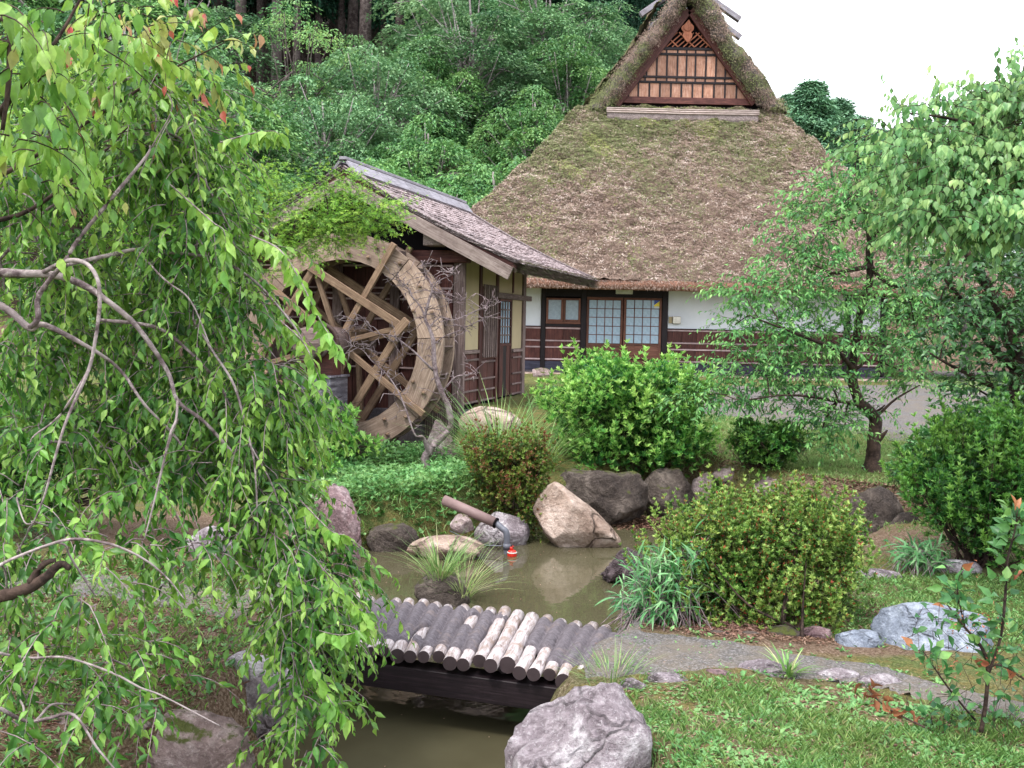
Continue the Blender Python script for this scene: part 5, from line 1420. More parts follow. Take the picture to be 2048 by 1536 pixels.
paths = [pathpx(tr)] + [pathpx(b, .66) for b in main]
cloc = np.array(at(-500, 1150, 3.7)); base = np.array([cloc[0] - .1, cloc[1], hz1(cloc[0] - .1, cloc[1]) - .05])
tk = smooth_path(np.array([tuple(base) + (.16,), tuple((base * .6 + cloc * .4) + [.04, 0, 0]) + (.135,)] + [tuple(at(a, b, Y)) + (r_,) for a, b, Y, r_ in tr]), 6)
paths[0] = (tk[:, :3], tk[:, 3])
cherry = thing('weeping_cherry', 'weeping cherry with arching grey branches and hanging green leaves filling the left foreground', 'tree', base)
CB = [(340, 175, 4.2, 70, 40, .6), (270, 220, 4.3, 130, 50, .7), (380, 260, 4.3, 60, 45, .5), (340, 330, 4.3, 110, 70, 1.0), (170, 320, 4.3, 160, 80, .9), (30, 380, 4.1, 90, 90, .6),
      (420, 350, 4.4, 40, 40, .35), (390, 450, 4.3, 70, 60, .8), (280, 500, 4.5, 140, 70, 1.0), (110, 540, 4.3, 130, 80, .8), (50, 690, 4.2, 100, 90, .7), (450, 500, 4.4, 40, 40, .3),
      (220, 660, 4.6, 140, 80, 1.1), (390, 620, 4.5, 90, 80, .9), (500, 600, 4.5, 35, 40, .35), (330, 780, 4.5, 120, 70, 1.0), (450, 770, 4.4, 80, 70, .8), (550, 740, 4.4, 40, 30, .5), (570, 790, 4.4, 35, 40, .5), (530, 850, 4.4, 60, 50, .6),
      (150, 850, 4.3, 130, 70, .8), (440, 900, 4.4, 110, 60, .6), (510, 950, 4.4, 55, 50, .5), (550, 1000, 4.35, 45, 40, .45), (280, 960, 4.1, 100, 40, .3), (40, 1000, 3.8, 80, 40, .35), (550, 1050, 4.3, 50, 40, .5), (600, 1100, 4.3, 35, 35, .5), (655, 1140, 4.3, 25, 25, .4),
      (120, 1060, 3.7, 90, 25, .22), (250, 1090, 3.7, 80, 25, .25), (430, 1090, 4.1, 60, 40, .25), (685, 1180, 4.3, 22, 22, .3), (590, 1185, 4.3, 40, 40, .3), (610, 1220, 4.3, 40, 40, .5), (650, 1230, 4.3, 25, 30, .3), (190, 1190, 3.5, 35, 35, .14),
      (10, 1240, 3.5, 50, 40, .22), (110, 1290, 3.5, 80, 20, .2), (250, 1330, 3.5, 70, 30, .16), (620, 1360, 4.2, 40, 30, .28), (40, 1400, 3.3, 60, 40, .22), (150, 1410, 3.4, 60, 30, .12), (300, 1400, 3.5, 60, 30, .10),
      (630, 1440, 4.1, 45, 35, .33), (20, 1130, 3.6, 40, 40, .2), (330, 870, 4.7, 160, 80, .8), (130, 760, 4.8, 160, 90, .9)]
cblobs = [pb(a, b, Y + .25, rx, ry, w, rd=.38) for a, b, Y, rx, ry, w in CB]
L = Leaves()
tp = twig_cloud(L, cblobs, 76, .35, .066, .029, 13, grav=1.0, hang=.65, side=.75, tint=(.08, 1.0), down0=0.2, r=wr)
# long trailing shoots at the outline
shoots = [[(500, 470, 4.2, .004), (560, 500, 4.1, .003), (600, 560, 4.1, .003), (640, 640, 4.1, .002), (680, 700, 4.1, .001)], [(440, 285, 4.2, .003), (500, 268, 4.2, .003), (545, 262, 4.2, .002), (560, 270, 4.2, .001)],
          [(330, 360, 4.2, .003), (420, 440, 4.1, .003), (450, 470, 4.1, .002), (445, 560, 4.1, .001)], [(600, 1250, 4.2, .003), (680, 1270, 4.2, .002), (740, 1255, 4.2, .001)], [(560, 640, 4.5, .003), (610, 690, 4.4, .003), (640, 760, 4.4, .002)],
          [(620, 1320, 4.1, .003), (660, 1400, 4.1, .002), (700, 1440, 4.1, .001)], [(600, 1000, 4.3, .003), (660, 1060, 4.2, .002), (690, 1070, 4.2, .001)], [(640, 1130, 4.2, .003), (700, 1200, 4.2, .002), (735, 1240, 4.2, .001)]]
for s_ in shoots:
    P, R_ = pathpx(s_); paths.append((P, R_))
    n = len(P); k = 1
    for i in range(1, n):
        for sgn in (1, -1):
            dd = np.array([.35 * sgn + wr.normal(0, .2), wr.normal(0, .3), -.8]); 
            L.add(P[i:i + 1], dd[None], _norm(wr.normal(0, .4, (1, 3)) + [0, -.6, .6]), .075 * wr.uniform(.7, 1.1), .038, wr.uniform(.5, 1))
limbs = [link_limb(paths, b[:3], .009, r=wr) for b in cblobs]
obj('trunk', tubes_mesh(paths[:1], M['bark_cherry'], 12, base, .04), cherry)
for P, R_ in paths[1:]: obj('branch', tubes_mesh([(P, R_)], M['bark_cherry'], 7, base, .05), cherry)
obj('twig_rest', twig_mesh([p for i, p in enumerate(tp) if i % 1 == 0], .0028, .001, M['twig'], base), cherry, kind='stuff')
obj('limb_rest', tubes_mesh(limbs, M['bark_cherry'], 5, base), cherry, kind='stuff')
L.build('leaf', M['leaf_cherry'], cherry, base, 300)
# broken dead limb
db = [(-480, 1150, 3.7, .045), (-300, 1220, 3.6, .034), (-120, 1230, 3.5, .028), (0, 1193, 3.6, .022), (48, 1180, 3.6, .021), (93, 1153, 3.6, .018), (120, 1128, 3.6, .013), (141, 1137, 3.6, .010)]
P, R_ = pathpx(db); P2, R2 = pathpx([(60, 1165, 3.6, .014), (85, 1130, 3.6, .012), (110, 1120, 3.6, .008)])
obj('branch', tubes_mesh([(P, R_)], M['bark_dark'], 8, base, .08), cherry)['label'] = 'thick knobbly broken stub low on the left'
obj('branch', tubes_mesh([(P2, R2)], M['bark_dark'], 8, base, .08), cherry)

# ---- 2. dogwood, upper left ------------------------------------------------
r2 = np.random.default_rng(7)
dl = thing('dogwood', 'dogwood with large pale green leaves and reddish leaf tips in the top left corner', 'tree', (-3.4, 4.6, hz1(-3.4, 4.6)))
lb = np.array(dl.location)
bp_ = [[(-600, 700, 4.6, .05), (-300, 500, 4.2, .035), (-60, 330, 3.6, .018), (0, 225, 3.4, .012), (60, 150, 3.3, .009), (120, 70, 3.3, .006), (165, -10, 3.3, .004)],
       [(-100, 400, 3.9, .016), (40, 330, 4.0, .010), (150, 260, 4.1, .008), (260, 190, 4.2, .006), (360, 130, 4.2, .004), (450, 85, 4.2, .002)],
       [(-80, 60, 3.0, .012), (10, 40, 3.0, .010), (18, 150, 3.0, .008), (5, 260, 3.0, .006)],
       [(-60, 450, 4.0, .014), (60, 420, 4.1, .009), (190, 320, 4.2, .006), (260, 250, 4.3, .003)]]
pths = [pathpx(b) for b in bp_]; q = pths[0][0][0]
pths.insert(0, (smooth_path(np.array([lb, (lb + q) / 2 + [-.1, 0, 0], q]), 4), np.linspace(.09, .05, 9)))
L = Leaves()
db_ = [(40, 60, 3.0, 70, 70, 1.0), (90, 160, 3.1, 60, 70, .5), (20, 250, 3.1, 50, 60, .5), (170, 60, 3.6, 110, 50, .7), (260, 130, 4.0, 90, 50, .6), (120, 270, 3.9, 120, 50, .7), (60, 370, 3.9, 90, 50, .5)]
t1 = twig_cloud(L, [pb(a, b, Y, rx, ry, w, .3) for a, b, Y, rx, ry, w in db_], 22, .30, .080, .042, 8, grav=.9, hang=1.0, side=.4, tint=(.1, .75), down0=0, tipred=0.04, r=r2)
db2 = [(330, 40, 4.2, 90, 40, .5), (220, 180, 4.2, 60, 40, .3), (390, 110, 4.2, 70, 30, .5), (250, 60, 4.1, 60, 50, .5)]
t1 += twig_cloud(L, [pb(a, b, Y, rx, ry, w, .3) for a, b, Y, rx, ry, w in db2], 22, .22, .07, .042, 6, grav=.6, hang=.8, side=.4, tint=(.5, .95), down0=0, tipred=0.55, r=r2)
obj('trunk', tubes_mesh(pths[:2], M['bark_dark'], 8, lb), dl)
for P, R_ in pths[2:]: obj('branch', tubes_mesh([(P, R_)], M['bark_dark'], 6, lb), dl)
obj('twig_rest', twig_mesh(t1, .003, .001, M['bark_dark'], lb), dl, kind='stuff')
L.build('leaf', M['leaf_dogwood'], dl, lb, 300)

# ---- 3. dogwood, right -----------------------------------------------------
r3 = np.random.default_rng(8)
dr_ = thing('dogwood', 'tall dogwood with rows of pale hanging leaves against the sky on the right', 'tree', (4.6, 6.9, hz1(4.6, 6.9)))
lb = np.array(dr_.location)
bp_ = [[(2350, 500, 6.9, .06), (2250, 400, 6.8, .05), (2150, 300, 6.6, .035), (2060, 220, 6.5, .02), (1990, 160, 6.5, .008)],
       [(2230, 380, 6.8, .03), (2120, 400, 6.6, .022), (2000, 375, 6.4, .014), (1900, 400, 6.3, .010), (1830, 430, 6.2, .006)],
       [(2180, 330, 6.7, .025), (2050, 290, 6.5, .016), (1950, 250, 6.4, .011), (1870, 232, 6.3, .007), (1800, 225, 6.3, .003)],
       [(2280, 450, 6.8, .03), (2150, 470, 6.4, .02), (2040, 440, 6.2, .013), (1960, 450, 6.2, .008)]]
pths = [pathpx(b) for b in bp_]; q = pths[0][0][0]
pths.insert(0, (smooth_path(np.array([lb, (lb + q) / 2 + [.06, 0, 0], q]), 4), np.linspace(.10, .06, 9)))
L = Leaves()
db_ = [(1985, 225, 6.5, 60, 30, .8), (2040, 270, 6.5, 60, 50, 1.1), (1940, 275, 6.5, 50, 25, .7), (1860, 230, 6.4, 40, 16, .2), (1790, 250, 6.4, 25, 14, .14), (1960, 330, 6.4, 90, 45, 1.5), (1860, 330, 6.3, 60, 35, .8), (1780, 330, 6.3, 30, 25, .15),
       (2040, 360, 6.3, 60, 50, 1.3), (1900, 410, 6.2, 80, 30, 1.0), (1840, 440, 6.2, 40, 20, .4), (2010, 440, 6.1, 80, 30, 1.1), (2130, 320, 6.4, 80, 100, 2), (2010, 185, 6.5, 35, 18, .3), (2050, 190, 6.6, 40, 30, .7)]
t1 = twig_cloud(L, [pb(a, b, Y, rx, ry, w, .5) for a, b, Y, rx, ry, w in db_], 105, .34, .070, .044, 8, grav=.45, hang=1.1, side=.35, tint=(.05, .95), down0=-.1, r=r3)
obj('trunk', tubes_mesh(pths[:2], M['bark_dark'], 8, lb), dr_)
for P, R_ in pths[2:]: obj('branch', tubes_mesh([(P, R_)], M['bark_dark'], 6, lb), dr_)
obj('twig_rest', twig_mesh(t1, .003, .001, M['bark_dark'], lb), dr_, kind='stuff')
L.build('leaf', M['leaf_dogwood_r'], dr_, lb, 300)

# ---- general small tree ----------------------------------------------------
def small_tree(name, label, cat, base, pths, blobs, n_per, tlen, ll, lw, nl_, mat, bk, kind='fold', seed=1, singles=0, group=None, limb_r=.02, **kw):
    r = np.random.default_rng(seed); t = thing(name, label, cat, base, group=group); lb = np.array(base)
    L = Leaves(); tw = twig_cloud(L, blobs, n_per, tlen, ll, lw, nl_, r=r, **kw)
    limbs = [link_limb(pths, b[:3], limb_r, r=r) for b in blobs]
    obj('trunk', tubes_mesh(pths, bk, 9, lb, .05), t)
    obj('branches', tubes_mesh(limbs, bk, 5, lb), t, kind='stuff')
    obj('twig_rest', twig_mesh(tw, limb_r * .16, limb_r * .05, bk, lb), t, kind='stuff')
    L.build(kind, mat, t, lb, singles, 'crown' if not singles else 'foliage')
    return t
# plum tree in the yard
Yp = 9.7; pbz = gt(1745, 942); base = (pbz.x, pbz.y, hz1(pbz.x, pbz.y) - .05); Yp = pbz.y
tp1 = pathpx([(1742, 950, Yp, .12), (1746, 915, Yp, .085), (1748, 880, Yp, .078), (1751, 842, Yp, .07), (1738, 822, Yp, .065), (1720, 805, Yp, .06), (1706, 768, Yp, .055), (1706, 727, Yp, .05), (1712, 680, Yp, .045), (1722, 620, Yp, .042), (1738, 570, Yp, .040), (1740, 533, Yp, .04), (1739, 493, Yp, .036), (1752, 465, Yp, .028), (1776, 450, Yp, .018), (1800, 420, Yp, .008)])
tp2 = pathpx([(1740, 533, Yp, .03), (1700, 540, Yp - .2, .024), (1665, 546, Yp - .3, .018), (1630, 530, Yp - .4, .010)])
tp3 = pathpx([(1741, 533, Yp, .03), (1765, 560, Yp - .1, .022), (1797, 573, Yp - .2, .017), (1840, 560, Yp - .2, .009)])
tp4 = pathpx([(1708, 740, Yp, .03), (1670, 700, Yp - .3, .022), (1600, 670, Yp - .5, .016), (1520, 640, Yp - .6, .008)])
tp5 = pathpx([(1725, 810, Yp, .025), (1660, 800, Yp - .3, .018), (1580, 790, Yp - .5, .012), (1490, 800, Yp - .6, .006)])
tp6 = pathpx([(1740, 500, Yp, .022), (1730, 430, Yp, .016), (1715, 370, Yp, .010), (1710, 320, Yp, .005)])
tp7 = pathpx([(1755, 880, Yp - .02, .045), (1768, 868, Yp - .1, .02), (1775, 860, Yp - .12, .008)])
PB = [(1715, 330, 50, 45, .8), (1690, 400, 100, 50, 1.3), (1640, 450, 90, 50, 1.2), (1760, 390, 60, 50, .9), (1800, 450, 60, 60, 1.0), (1600, 520, 80, 45, 1.0), (1540, 590, 80, 40, 1.0), (1480, 590, 50, 22, .35), (1470, 650, 40, 20, .25), (1640, 590, 90, 45, 1.2),
      (1760, 600, 80, 50, .7), (1830, 560, 60, 60, 1.1), (1560, 670, 100, 45, 1.2), (1660, 680, 90, 40, 1.1), (1780, 690, 60, 35, .5), (1830, 660, 50, 40, .7), (1500, 730, 80, 35, .9), (1600, 750, 90, 30, .9), (1450, 790, 70, 25, .6), (1380, 800, 50, 20, .35), (1560, 800, 80, 22, .5),
      (1650, 830, 60, 25, .55), (1690, 850, 40, 30, .4), (1640, 880, 40, 30, .3), (1800, 740, 50, 22, .35), (1840, 770, 40, 16, .2), (1770, 810, 30, 12, .12), (1660, 770, 50, 25, .3)]
small_tree('plum_tree', 'leafy plum tree with dark crooked trunk on the yard grass before the house', 'tree', base, [tp1, tp2, tp3, tp4, tp5, tp6, tp7],
           [pb(a, b, Yp - .1, rx, ry, w, .55) for a, b, rx, ry, w in PB], 98, .38, .088, .032, 9, M['leaf_plum'], M['bark_dark'], seed=12, grav=.5, hang=.45, side=.5, down0=-.15, limb_r=.016)
# shaded glossy tree at the right edge
rb_ = gz(2060, 960, .8); base = (rb_.x, 8.6, hz1(rb_.x, 8.6)); Yd = 8.6
q1 = pathpx([(2070, 960, Yd, .09), (2040, 800, Yd, .07), (2030, 700, Yd, .06), (1990, 600, Yd, .045), (1930, 500, Yd, .03), (1880, 430, Yd, .012)])
q2 = pathpx([(2035, 740, Yd, .05), (1980, 690, Yd - .1, .03), (1940, 620, Yd - .1, .02), (1890, 560, Yd - .2, .01)])
q3 = pathpx([(2040, 800, Yd, .04), (1960, 760, Yd - .2, .02), (1900, 730, Yd - .3, .012), (1850, 700, Yd - .3, .006)])
DB = [(1900, 520, 70, 50, .9), (1980, 540, 90, 60, 1.4), (1880, 600, 60, 50, .8), (1960, 640, 90, 50, 1.3), (2040, 600, 70, 90, 1.6), (1890, 680, 60, 30, .6), (1970, 710, 80, 35, 1.0), (2050, 730, 60, 60, 1.1), (1990, 780, 70, 40, .8), (1940, 760, 50, 20, .35), (2040, 830, 50, 40, .7), (2120, 650, 80, 200, 3), (1930, 450, 60, 30, .5), (2040, 490, 60, 40, .9)]
small_tree('camellia_tree', 'dark glossy-leaved tree filling the right edge below the pale dogwood', 'tree', base, [q1, q2, q3], [pb(a, b, Yd - .2, rx, ry, w, .6) for a, b, rx, ry, w in DB], 42, .32, .082, .04, 9, M['leaf_shade'], M['bark_dark'], seed=13, grav=.4, hang=.3, side=.6, down0=-.1, limb_r=.016)
# maple on the left with a branch reaching over the mill roof
Ym = 11.2; base = (-5.2, Ym, hz1(-5.2, Ym) - .05)
mt = [pathpx([(75, 850, Ym, .13), (85, 650, Ym, .11), (120, 500, Ym, .09), (170, 400, Ym, .06), (230, 280, Ym, .03)]), pathpx([(110, 540, Ym, .06), (250, 480, Ym, .045), (400, 450, Ym, .035), (540, 470, Ym, .025), (620, 460, Ym, .018), (720, 440, Ym, .010), (790, 450, Ym, .004)]),
      pathpx([(150, 440, Ym, .04), (280, 380, Ym, .03), (400, 330, Ym, .02), (500, 330, Ym, .01)])]
mt[0] = (np.vstack([[base], mt[0][0]]), np.concatenate([[.15], mt[0][1]]))
MB = [(60, 200, 100, 60, 1.5), (180, 160, 90, 50, 1.4), (210, 260, 120, 60, 1.8), (60, 330, 110, 60, 1.8), (350, 330, 110, 40, 1.5), (320, 230, 70, 40, 1.0), (200, 380, 130, 50, 1.8), (440, 370, 90, 35, .9), (60, 480, 100, 50, 1.0), (300, 470, 120, 40, 1.1), (470, 440, 80, 30, .8), (530, 400, 50, 22, .5), (520, 340, 40, 18, .3),
      (590, 440, 60, 25, .75), (600, 490, 60, 15, .5), (660, 450, 60, 22, .85), (720, 440, 50, 18, .7), (690, 400, 50, 18, .45), (650, 380, 30, 14, .3), (690, 360, 25, 12, .25), (760, 450, 35, 14, .35), (760, 410, 30, 10, .2), (790, 420, 22, 8, .12), (640, 480, 50, 12, .4), (200, 560, 150, 50, 1.0), (400, 540, 100, 40, .8), (520, 540, 40, 30, .3), (100, 640, 100, 50, .8)]
small_tree('maple_tree', 'bright yellow-green maple behind the cherry with one branch over the mill roof', 'tree', base, mt, [pb(a, b, Ym, rx, ry, w, .5) for a, b, rx, ry, w in MB], 120, .34, .075, .075, 10, M['leaf_maple'], M['bark_dark'], kind='palm', seed=14, grav=.15, hang=.10, side=.8, down0=-.05, limb_r=.014)
# bare slender tree in front of the wheel
Yb = 11.6; bb = at(868, 905, Yb); base = (bb.x, bb.y, hz1(bb.x, bb.y) - .05)
bt_ = [[(850, 915, Yb, .05), (868, 890, Yb, .046), (890, 868, Yb, .040), (902, 850, Yb, .036), (897, 815, Yb, .033), (884, 785, Yb, .030), (872, 750, Yb, .028), (868, 715, Yb, .026), (866, 680, Yb, .023), (858, 655, Yb, .020), (850, 635, Yb, .017), (858, 600, Yb, .015), (864, 575, Yb, .012), (850, 545, Yb, .007), (842, 520, Yb, .003)],
       [(860, 910, Yb, .04), (846, 875, Yb - .1, .02), (830, 870, Yb - .2, .011), (812, 820, Yb - .2, .010), (795, 780, Yb - .2, .009), (770, 745, Yb - .2, .008), (742, 720, Yb - .2, .006), (725, 700, Yb - .2, .004), (700, 690, Yb - .2, .003)],
       [(866, 740, Yb, .016), (850, 725, Yb - .1, .013), (830, 705, Yb - .1, .012), (805, 685, Yb - .1, .011), (785, 672, Yb - .2, .009), (760, 668, Yb - .2, .005), (725, 655, Yb - .2, .003), (705, 640, Yb - .2, .002)],
       [(850, 635, Yb, .012), (842, 615, Yb, .010), (826, 595, Yb, .008), (815, 575, Yb, .006), (795, 560, Yb, .003), (785, 545, Yb, .002)],
       [(858, 655, Yb, .010), (880, 635, Yb, .006), (905, 640, Yb, .005), (935, 630, Yb, .004), (965, 618, Yb, .003), (990, 610, Yb, .002)], [(868, 575, Yb, .008), (890, 590, Yb, .005), (908, 606, Yb, .003), (925, 600, Yb, .002)],
       [(864, 575, Yb, .007), (880, 560, Yb, .004), (900, 552, Yb, .003), (912, 545, Yb, .002)], [(884, 785, Yb, .014), (900, 765, Yb, .011), (915, 752, Yb, .007), (945, 748, Yb, .003), (960, 745, Yb, .002)], [(866, 690, Yb, .009), (890, 672, Yb, .006), (920, 660, Yb, .005), (960, 640, Yb, .003), (1000, 625, Yb, .0015)]]
bp2 = [pathpx(b) for b in bt_]
bare = thing('bare_tree', 'small leafless tree with a curved trunk in front of the water wheel', 'tree', base)
rb2 = np.random.default_rng(31)
bp2[0] = (np.vstack([[base], bp2[0][0]]), np.concatenate([[.06], bp2[0][1]]))
obj('trunk', tubes_mesh(bp2[:1], M['bark_bare'], 9, base, .05), bare)
for P, R_ in bp2[1:]: obj('branch', tubes_mesh([(P, R_)], M['bark_bare'], 6, base), bare)
tw = []
for P, R_ in bp2:
    for _ in range(int(len(P) * .8)):
        i = rb2.integers(len(P) // 3, len(P)); p = P[i]; d = _norm(rb2.normal(size=3) * [1, .6, .8] + [0, 0, .25]); l = rb2.uniform(.06, .26)
        pts = [p]; 
        for k in range(4): pts.append(pts[-1] + d * l / 4); d = _norm(d + rb2.normal(0, .3, 3))
        tw.append(np.array(pts))
        for _k in range(2):
            j = rb2.integers(1, 5); d2 = _norm(d + rb2.normal(0, .8, 3)); tw.append(np.array([pts[j], pts[j] + d2 * l * .25, pts[j] + d2 * l * .5 + rb2.normal(0, .01, 3)]))
obj('twig_rest', twig_mesh(tw, .0052, .0024, M['bark_bare'], base), bare, kind='stuff')

# ---- rosette shrubs --------------------------------------------------------
def shoots_on(L, blobs, n, ll, lw, per=7, r=rng, wild=None, up=.6, inner=.35, tint=(0, 1), bright=.25, lump=.12, red=0.0):
    vol = np.array([b[3] * b[5] * (b[6] if len(b) > 6 else 1) for b in blobs]); k = r.choice(len(blobs), n, p=vol / vol.sum())
    B = np.array([b[:6] for b in blobs])[k]
    u = _norm(r.normal(size=(n, 3)) * [1, 1, 1] + [0, 0, .15])
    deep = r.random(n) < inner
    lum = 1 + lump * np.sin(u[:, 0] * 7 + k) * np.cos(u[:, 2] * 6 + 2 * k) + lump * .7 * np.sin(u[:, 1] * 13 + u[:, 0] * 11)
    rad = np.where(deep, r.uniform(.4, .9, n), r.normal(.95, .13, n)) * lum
    keep = (np.sin(u[:, 0] * 9 + 3 * k) * np.cos(u[:, 2] * 11 + k) + .6 * np.sin(u[:, 1] * 17 + u[:, 2] * 15)) > -.5
    u, rad, B, deep, k = u[keep], rad[keep], B[keep], deep[keep], k[keep]; n = len(k)
    P = B[:, :3] + u * rad[:, None] * B[:, 3:6]
    # drop shoots well inside another blob
    ax = _norm(u * [1, 1, .8] + [0, 0, up] + r.normal(0, .25, (n, 3)))
    base_t = r.normal(.45, .18, n)
    if wild:                               # sprigs that outgrow the surface
        s_ = np.nonzero((r.random(n) < wild[0] * (1 + 2 * (vnoise(P[:, 0], P[:, 2], 5, 2) > .3))) & ~deep & (u[:, 2] > -.5))[0]
        gd = _norm(ax[s_] + [0, 0, .5]); ext = [P[s_] + gd * wild[1] * m * r.uniform(.6, 1.2, (len(s_), 1)) for m in range(1, wild[2] + 1)]
        P = np.concatenate([P] + ext); ax = np.concatenate([ax] + [gd] * wild[2]); base_t = np.concatenate([base_t] + [base_t[s_] + .12] * wild[2])
        deep = np.concatenate([deep] + [deep[s_]] * wild[2]); n = len(P)
    a = _norm(np.cross(ax, r.normal(size=(n, 3)))); b = np.cross(ax, a)
    for j in range(per):
        th = 2 * math.pi * j / per + r.uniform(-.3, .3, n); op = r.uniform(.25, 1.25, n)[:, None]
        dirv = _norm((a * np.cos(th)[:, None] + b * np.sin(th)[:, None]) * op + ax * 1.0)
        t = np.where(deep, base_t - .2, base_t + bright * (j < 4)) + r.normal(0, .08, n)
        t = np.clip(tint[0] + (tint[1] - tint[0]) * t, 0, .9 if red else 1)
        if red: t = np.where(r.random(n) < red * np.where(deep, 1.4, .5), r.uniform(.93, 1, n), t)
        sz = r.uniform(.7, 1.2, n)
        L.add(P - ax * ll * .3 + dirv * ll * .05, dirv, ax + r.normal(0, .2, (n, 3)), ll * sz, lw * sz, t)
    return P, ax
def shrub(name, label, base, blobs, n, ll, lw, mat, seed, per=7, cat='bush', bk=None, sticks=40, kind='fold', **kw):
    r = np.random.default_rng(seed); lb = np.array(base); t = thing(name, label, cat, base); L = Leaves()
    ex = []                                  # smaller masses of growth break the outline
    for _ in range(len(blobs) * 2 + 4):
        b = blobs[r.integers(len(blobs))]; u = _norm(r.normal(size=3) + [0, -.2, .35]); s_ = r.uniform(.22, .42)
        ex.append((b[0] + u[0] * b[3] * .9, b[1] + u[1] * b[4] * .9, b[2] + u[2] * b[5] * .95, b[3] * s_, b[4] * s_, b[5] * s_ * 1.3, .5))
    blobs = list(blobs) + ex
    P, ax = shoots_on(L, blobs, n, ll, lw, per, r, **kw)
    st = []
    for i in r.choice(len(P), sticks):
        q = P[i]; root = lb + r.normal(0, .06, 3) * [1, 1, 0]; mid = (q + root) / 2 + r.normal(0, .05, 3) + [0, 0, -.05]
        st.append((smooth_path(np.array([root, mid, q]), 4), np.linspace(.012, .002, 9)))
    sp_ = [np.array([P[i] - ax[i] * ll * 4 + r.normal(0, ll, 3), P[i] - ax[i] * ll * 2, P[i]]) for i in r.choice(len(P), min(len(P), 900))]
    obj('stems', tubes_mesh(st, bk or M['bark_dark'], 5, lb), t, kind='stuff')
    obj('twig_rest', twig_mesh(sp_, .0025, .0012, bk or M['bark_dark'], lb), t, kind='stuff')
    L.build(kind, mat, t, lb, 0, 'foliage'); return t
def base_at(px, py, z=None): g = gt(px, py); return (g.x, g.y, g.z - .03)
def base_y(px, Y): x = at(px, 700, Y).x; return (x, Y, hz1(x, Y) - .03)
# speckled azalea, centre right
Ya = 6.2
ab = [(1540, 1130, 140, 92, 1.3), (1450, 1080, 80, 70, .8), (1470, 1170, 90, 70, .8), (1660, 1060, 80, 70, .8), (1650, 1150, 100, 80, 1), (1560, 1050, 100, 45, .8), (1440, 1030, 45, 30, .4), (1710, 1040, 45, 25, .4), (1380, 1120, 50, 40, .4), (1540, 1200, 120, 45, .8), (1700, 1110, 55, 45, .5), (1620, 1020, 70, 28, .5), (1500, 1010, 50, 20, .3), (1740, 1085, 30, 20, .2), (1440, 1215, 90, 40, .7), (1600, 1210, 110, 45, .8), (1380, 1200, 60, 40, .4), (1520, 1225, 110, 30, .6), (1400, 1060, 50, 40, .4), (1700, 1170, 60, 40, .45), (1590, 1000, 60, 18, .2), (1370, 1160, 60, 45, .5), (1350, 1210, 50, 30, .3)]
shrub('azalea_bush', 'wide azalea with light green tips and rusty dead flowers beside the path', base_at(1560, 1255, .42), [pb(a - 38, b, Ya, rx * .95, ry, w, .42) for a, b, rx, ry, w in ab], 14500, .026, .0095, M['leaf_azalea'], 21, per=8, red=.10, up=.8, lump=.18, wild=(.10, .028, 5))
# bright bush, middle
Yq = 12.1
bb_ = [(1270, 800, 130, 60, 1.1), (1200, 770, 80, 45, .7), (1330, 790, 80, 45, .7), (1180, 725, 28, 18, .35), (1240, 740, 25, 18, .3), (1310, 745, 45, 18, .4), (1370, 770, 35, 25, .35), (1270, 870, 140, 60, 1.0), (1160, 840, 60, 60, .6), (1370, 870, 60, 50, .5), (1240, 910, 110, 40, .6), (1120, 800, 50, 40, .4), (1350, 900, 60, 40, .4)]
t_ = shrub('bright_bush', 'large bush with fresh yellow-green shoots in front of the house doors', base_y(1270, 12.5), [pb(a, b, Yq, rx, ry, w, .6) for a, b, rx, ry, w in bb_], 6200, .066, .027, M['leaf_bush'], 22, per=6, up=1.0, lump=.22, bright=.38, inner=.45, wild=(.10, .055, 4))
# olive bush left of it
Yo = 10.3
shrub('azalea_bush', 'rounded olive and brown azalea between the pampas grass and the peaked boulder', base_y(1020, 10.6), [pb(a, b, Yo, rx, ry, w, .35) for a, b, rx, ry, w in [(1020, 930, 70, 60, 1), (1050, 980, 50, 50, .7), (980, 900, 50, 35, .6), (1060, 900, 40, 35, .5), (1010, 990, 50, 40, .6), (1065, 1030, 30, 45, .3)]], 4200, .036, .014, M['leaf_olive'], 23, per=6, red=.05, up=.6, wild=(.08, .035, 4), lump=.2)
# round dark bush
Yr = 11.5
shrub('round_bush', 'small round dark green bush on a short stem left of the plum trunk', base_y(1530, 11.6), [pb(a, b, Yr, rx, ry, w, .32) for a, b, rx, ry, w in [(1530, 890, 62, 32, 1), (1500, 870, 35, 25, .5), (1565, 875, 38, 28, .5), (1530, 915, 50, 20, .5)]], 2600, .05, .018, M['leaf_azalea_dark'], 24, per=6, up=.5, lump=.25, wild=(.05, .04, 2))
# right azaleas
Ye = 7.6
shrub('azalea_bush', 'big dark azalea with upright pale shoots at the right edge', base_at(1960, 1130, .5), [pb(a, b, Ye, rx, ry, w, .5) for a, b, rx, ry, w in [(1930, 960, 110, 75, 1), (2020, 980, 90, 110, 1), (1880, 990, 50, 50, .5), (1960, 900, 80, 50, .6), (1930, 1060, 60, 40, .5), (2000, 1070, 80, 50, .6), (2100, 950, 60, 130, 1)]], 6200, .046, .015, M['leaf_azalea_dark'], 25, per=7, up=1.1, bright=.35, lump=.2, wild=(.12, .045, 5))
shrub('low_bush', 'low dark purplish bush behind the right azalea beside the gravel', base_at(1880, 960, .85), [pb(a, b, 9.4, rx, ry, w, .4) for a, b, rx, ry, w in [(1900, 880, 60, 35, 1), (1840, 930, 50, 35, .6), (1960, 850, 60, 40, .8), (2040, 840, 60, 60, .8), (1830, 960, 40, 30, .4)]], 2800, .045, .018, M['leaf_shade'], 26, per=5, up=.5)
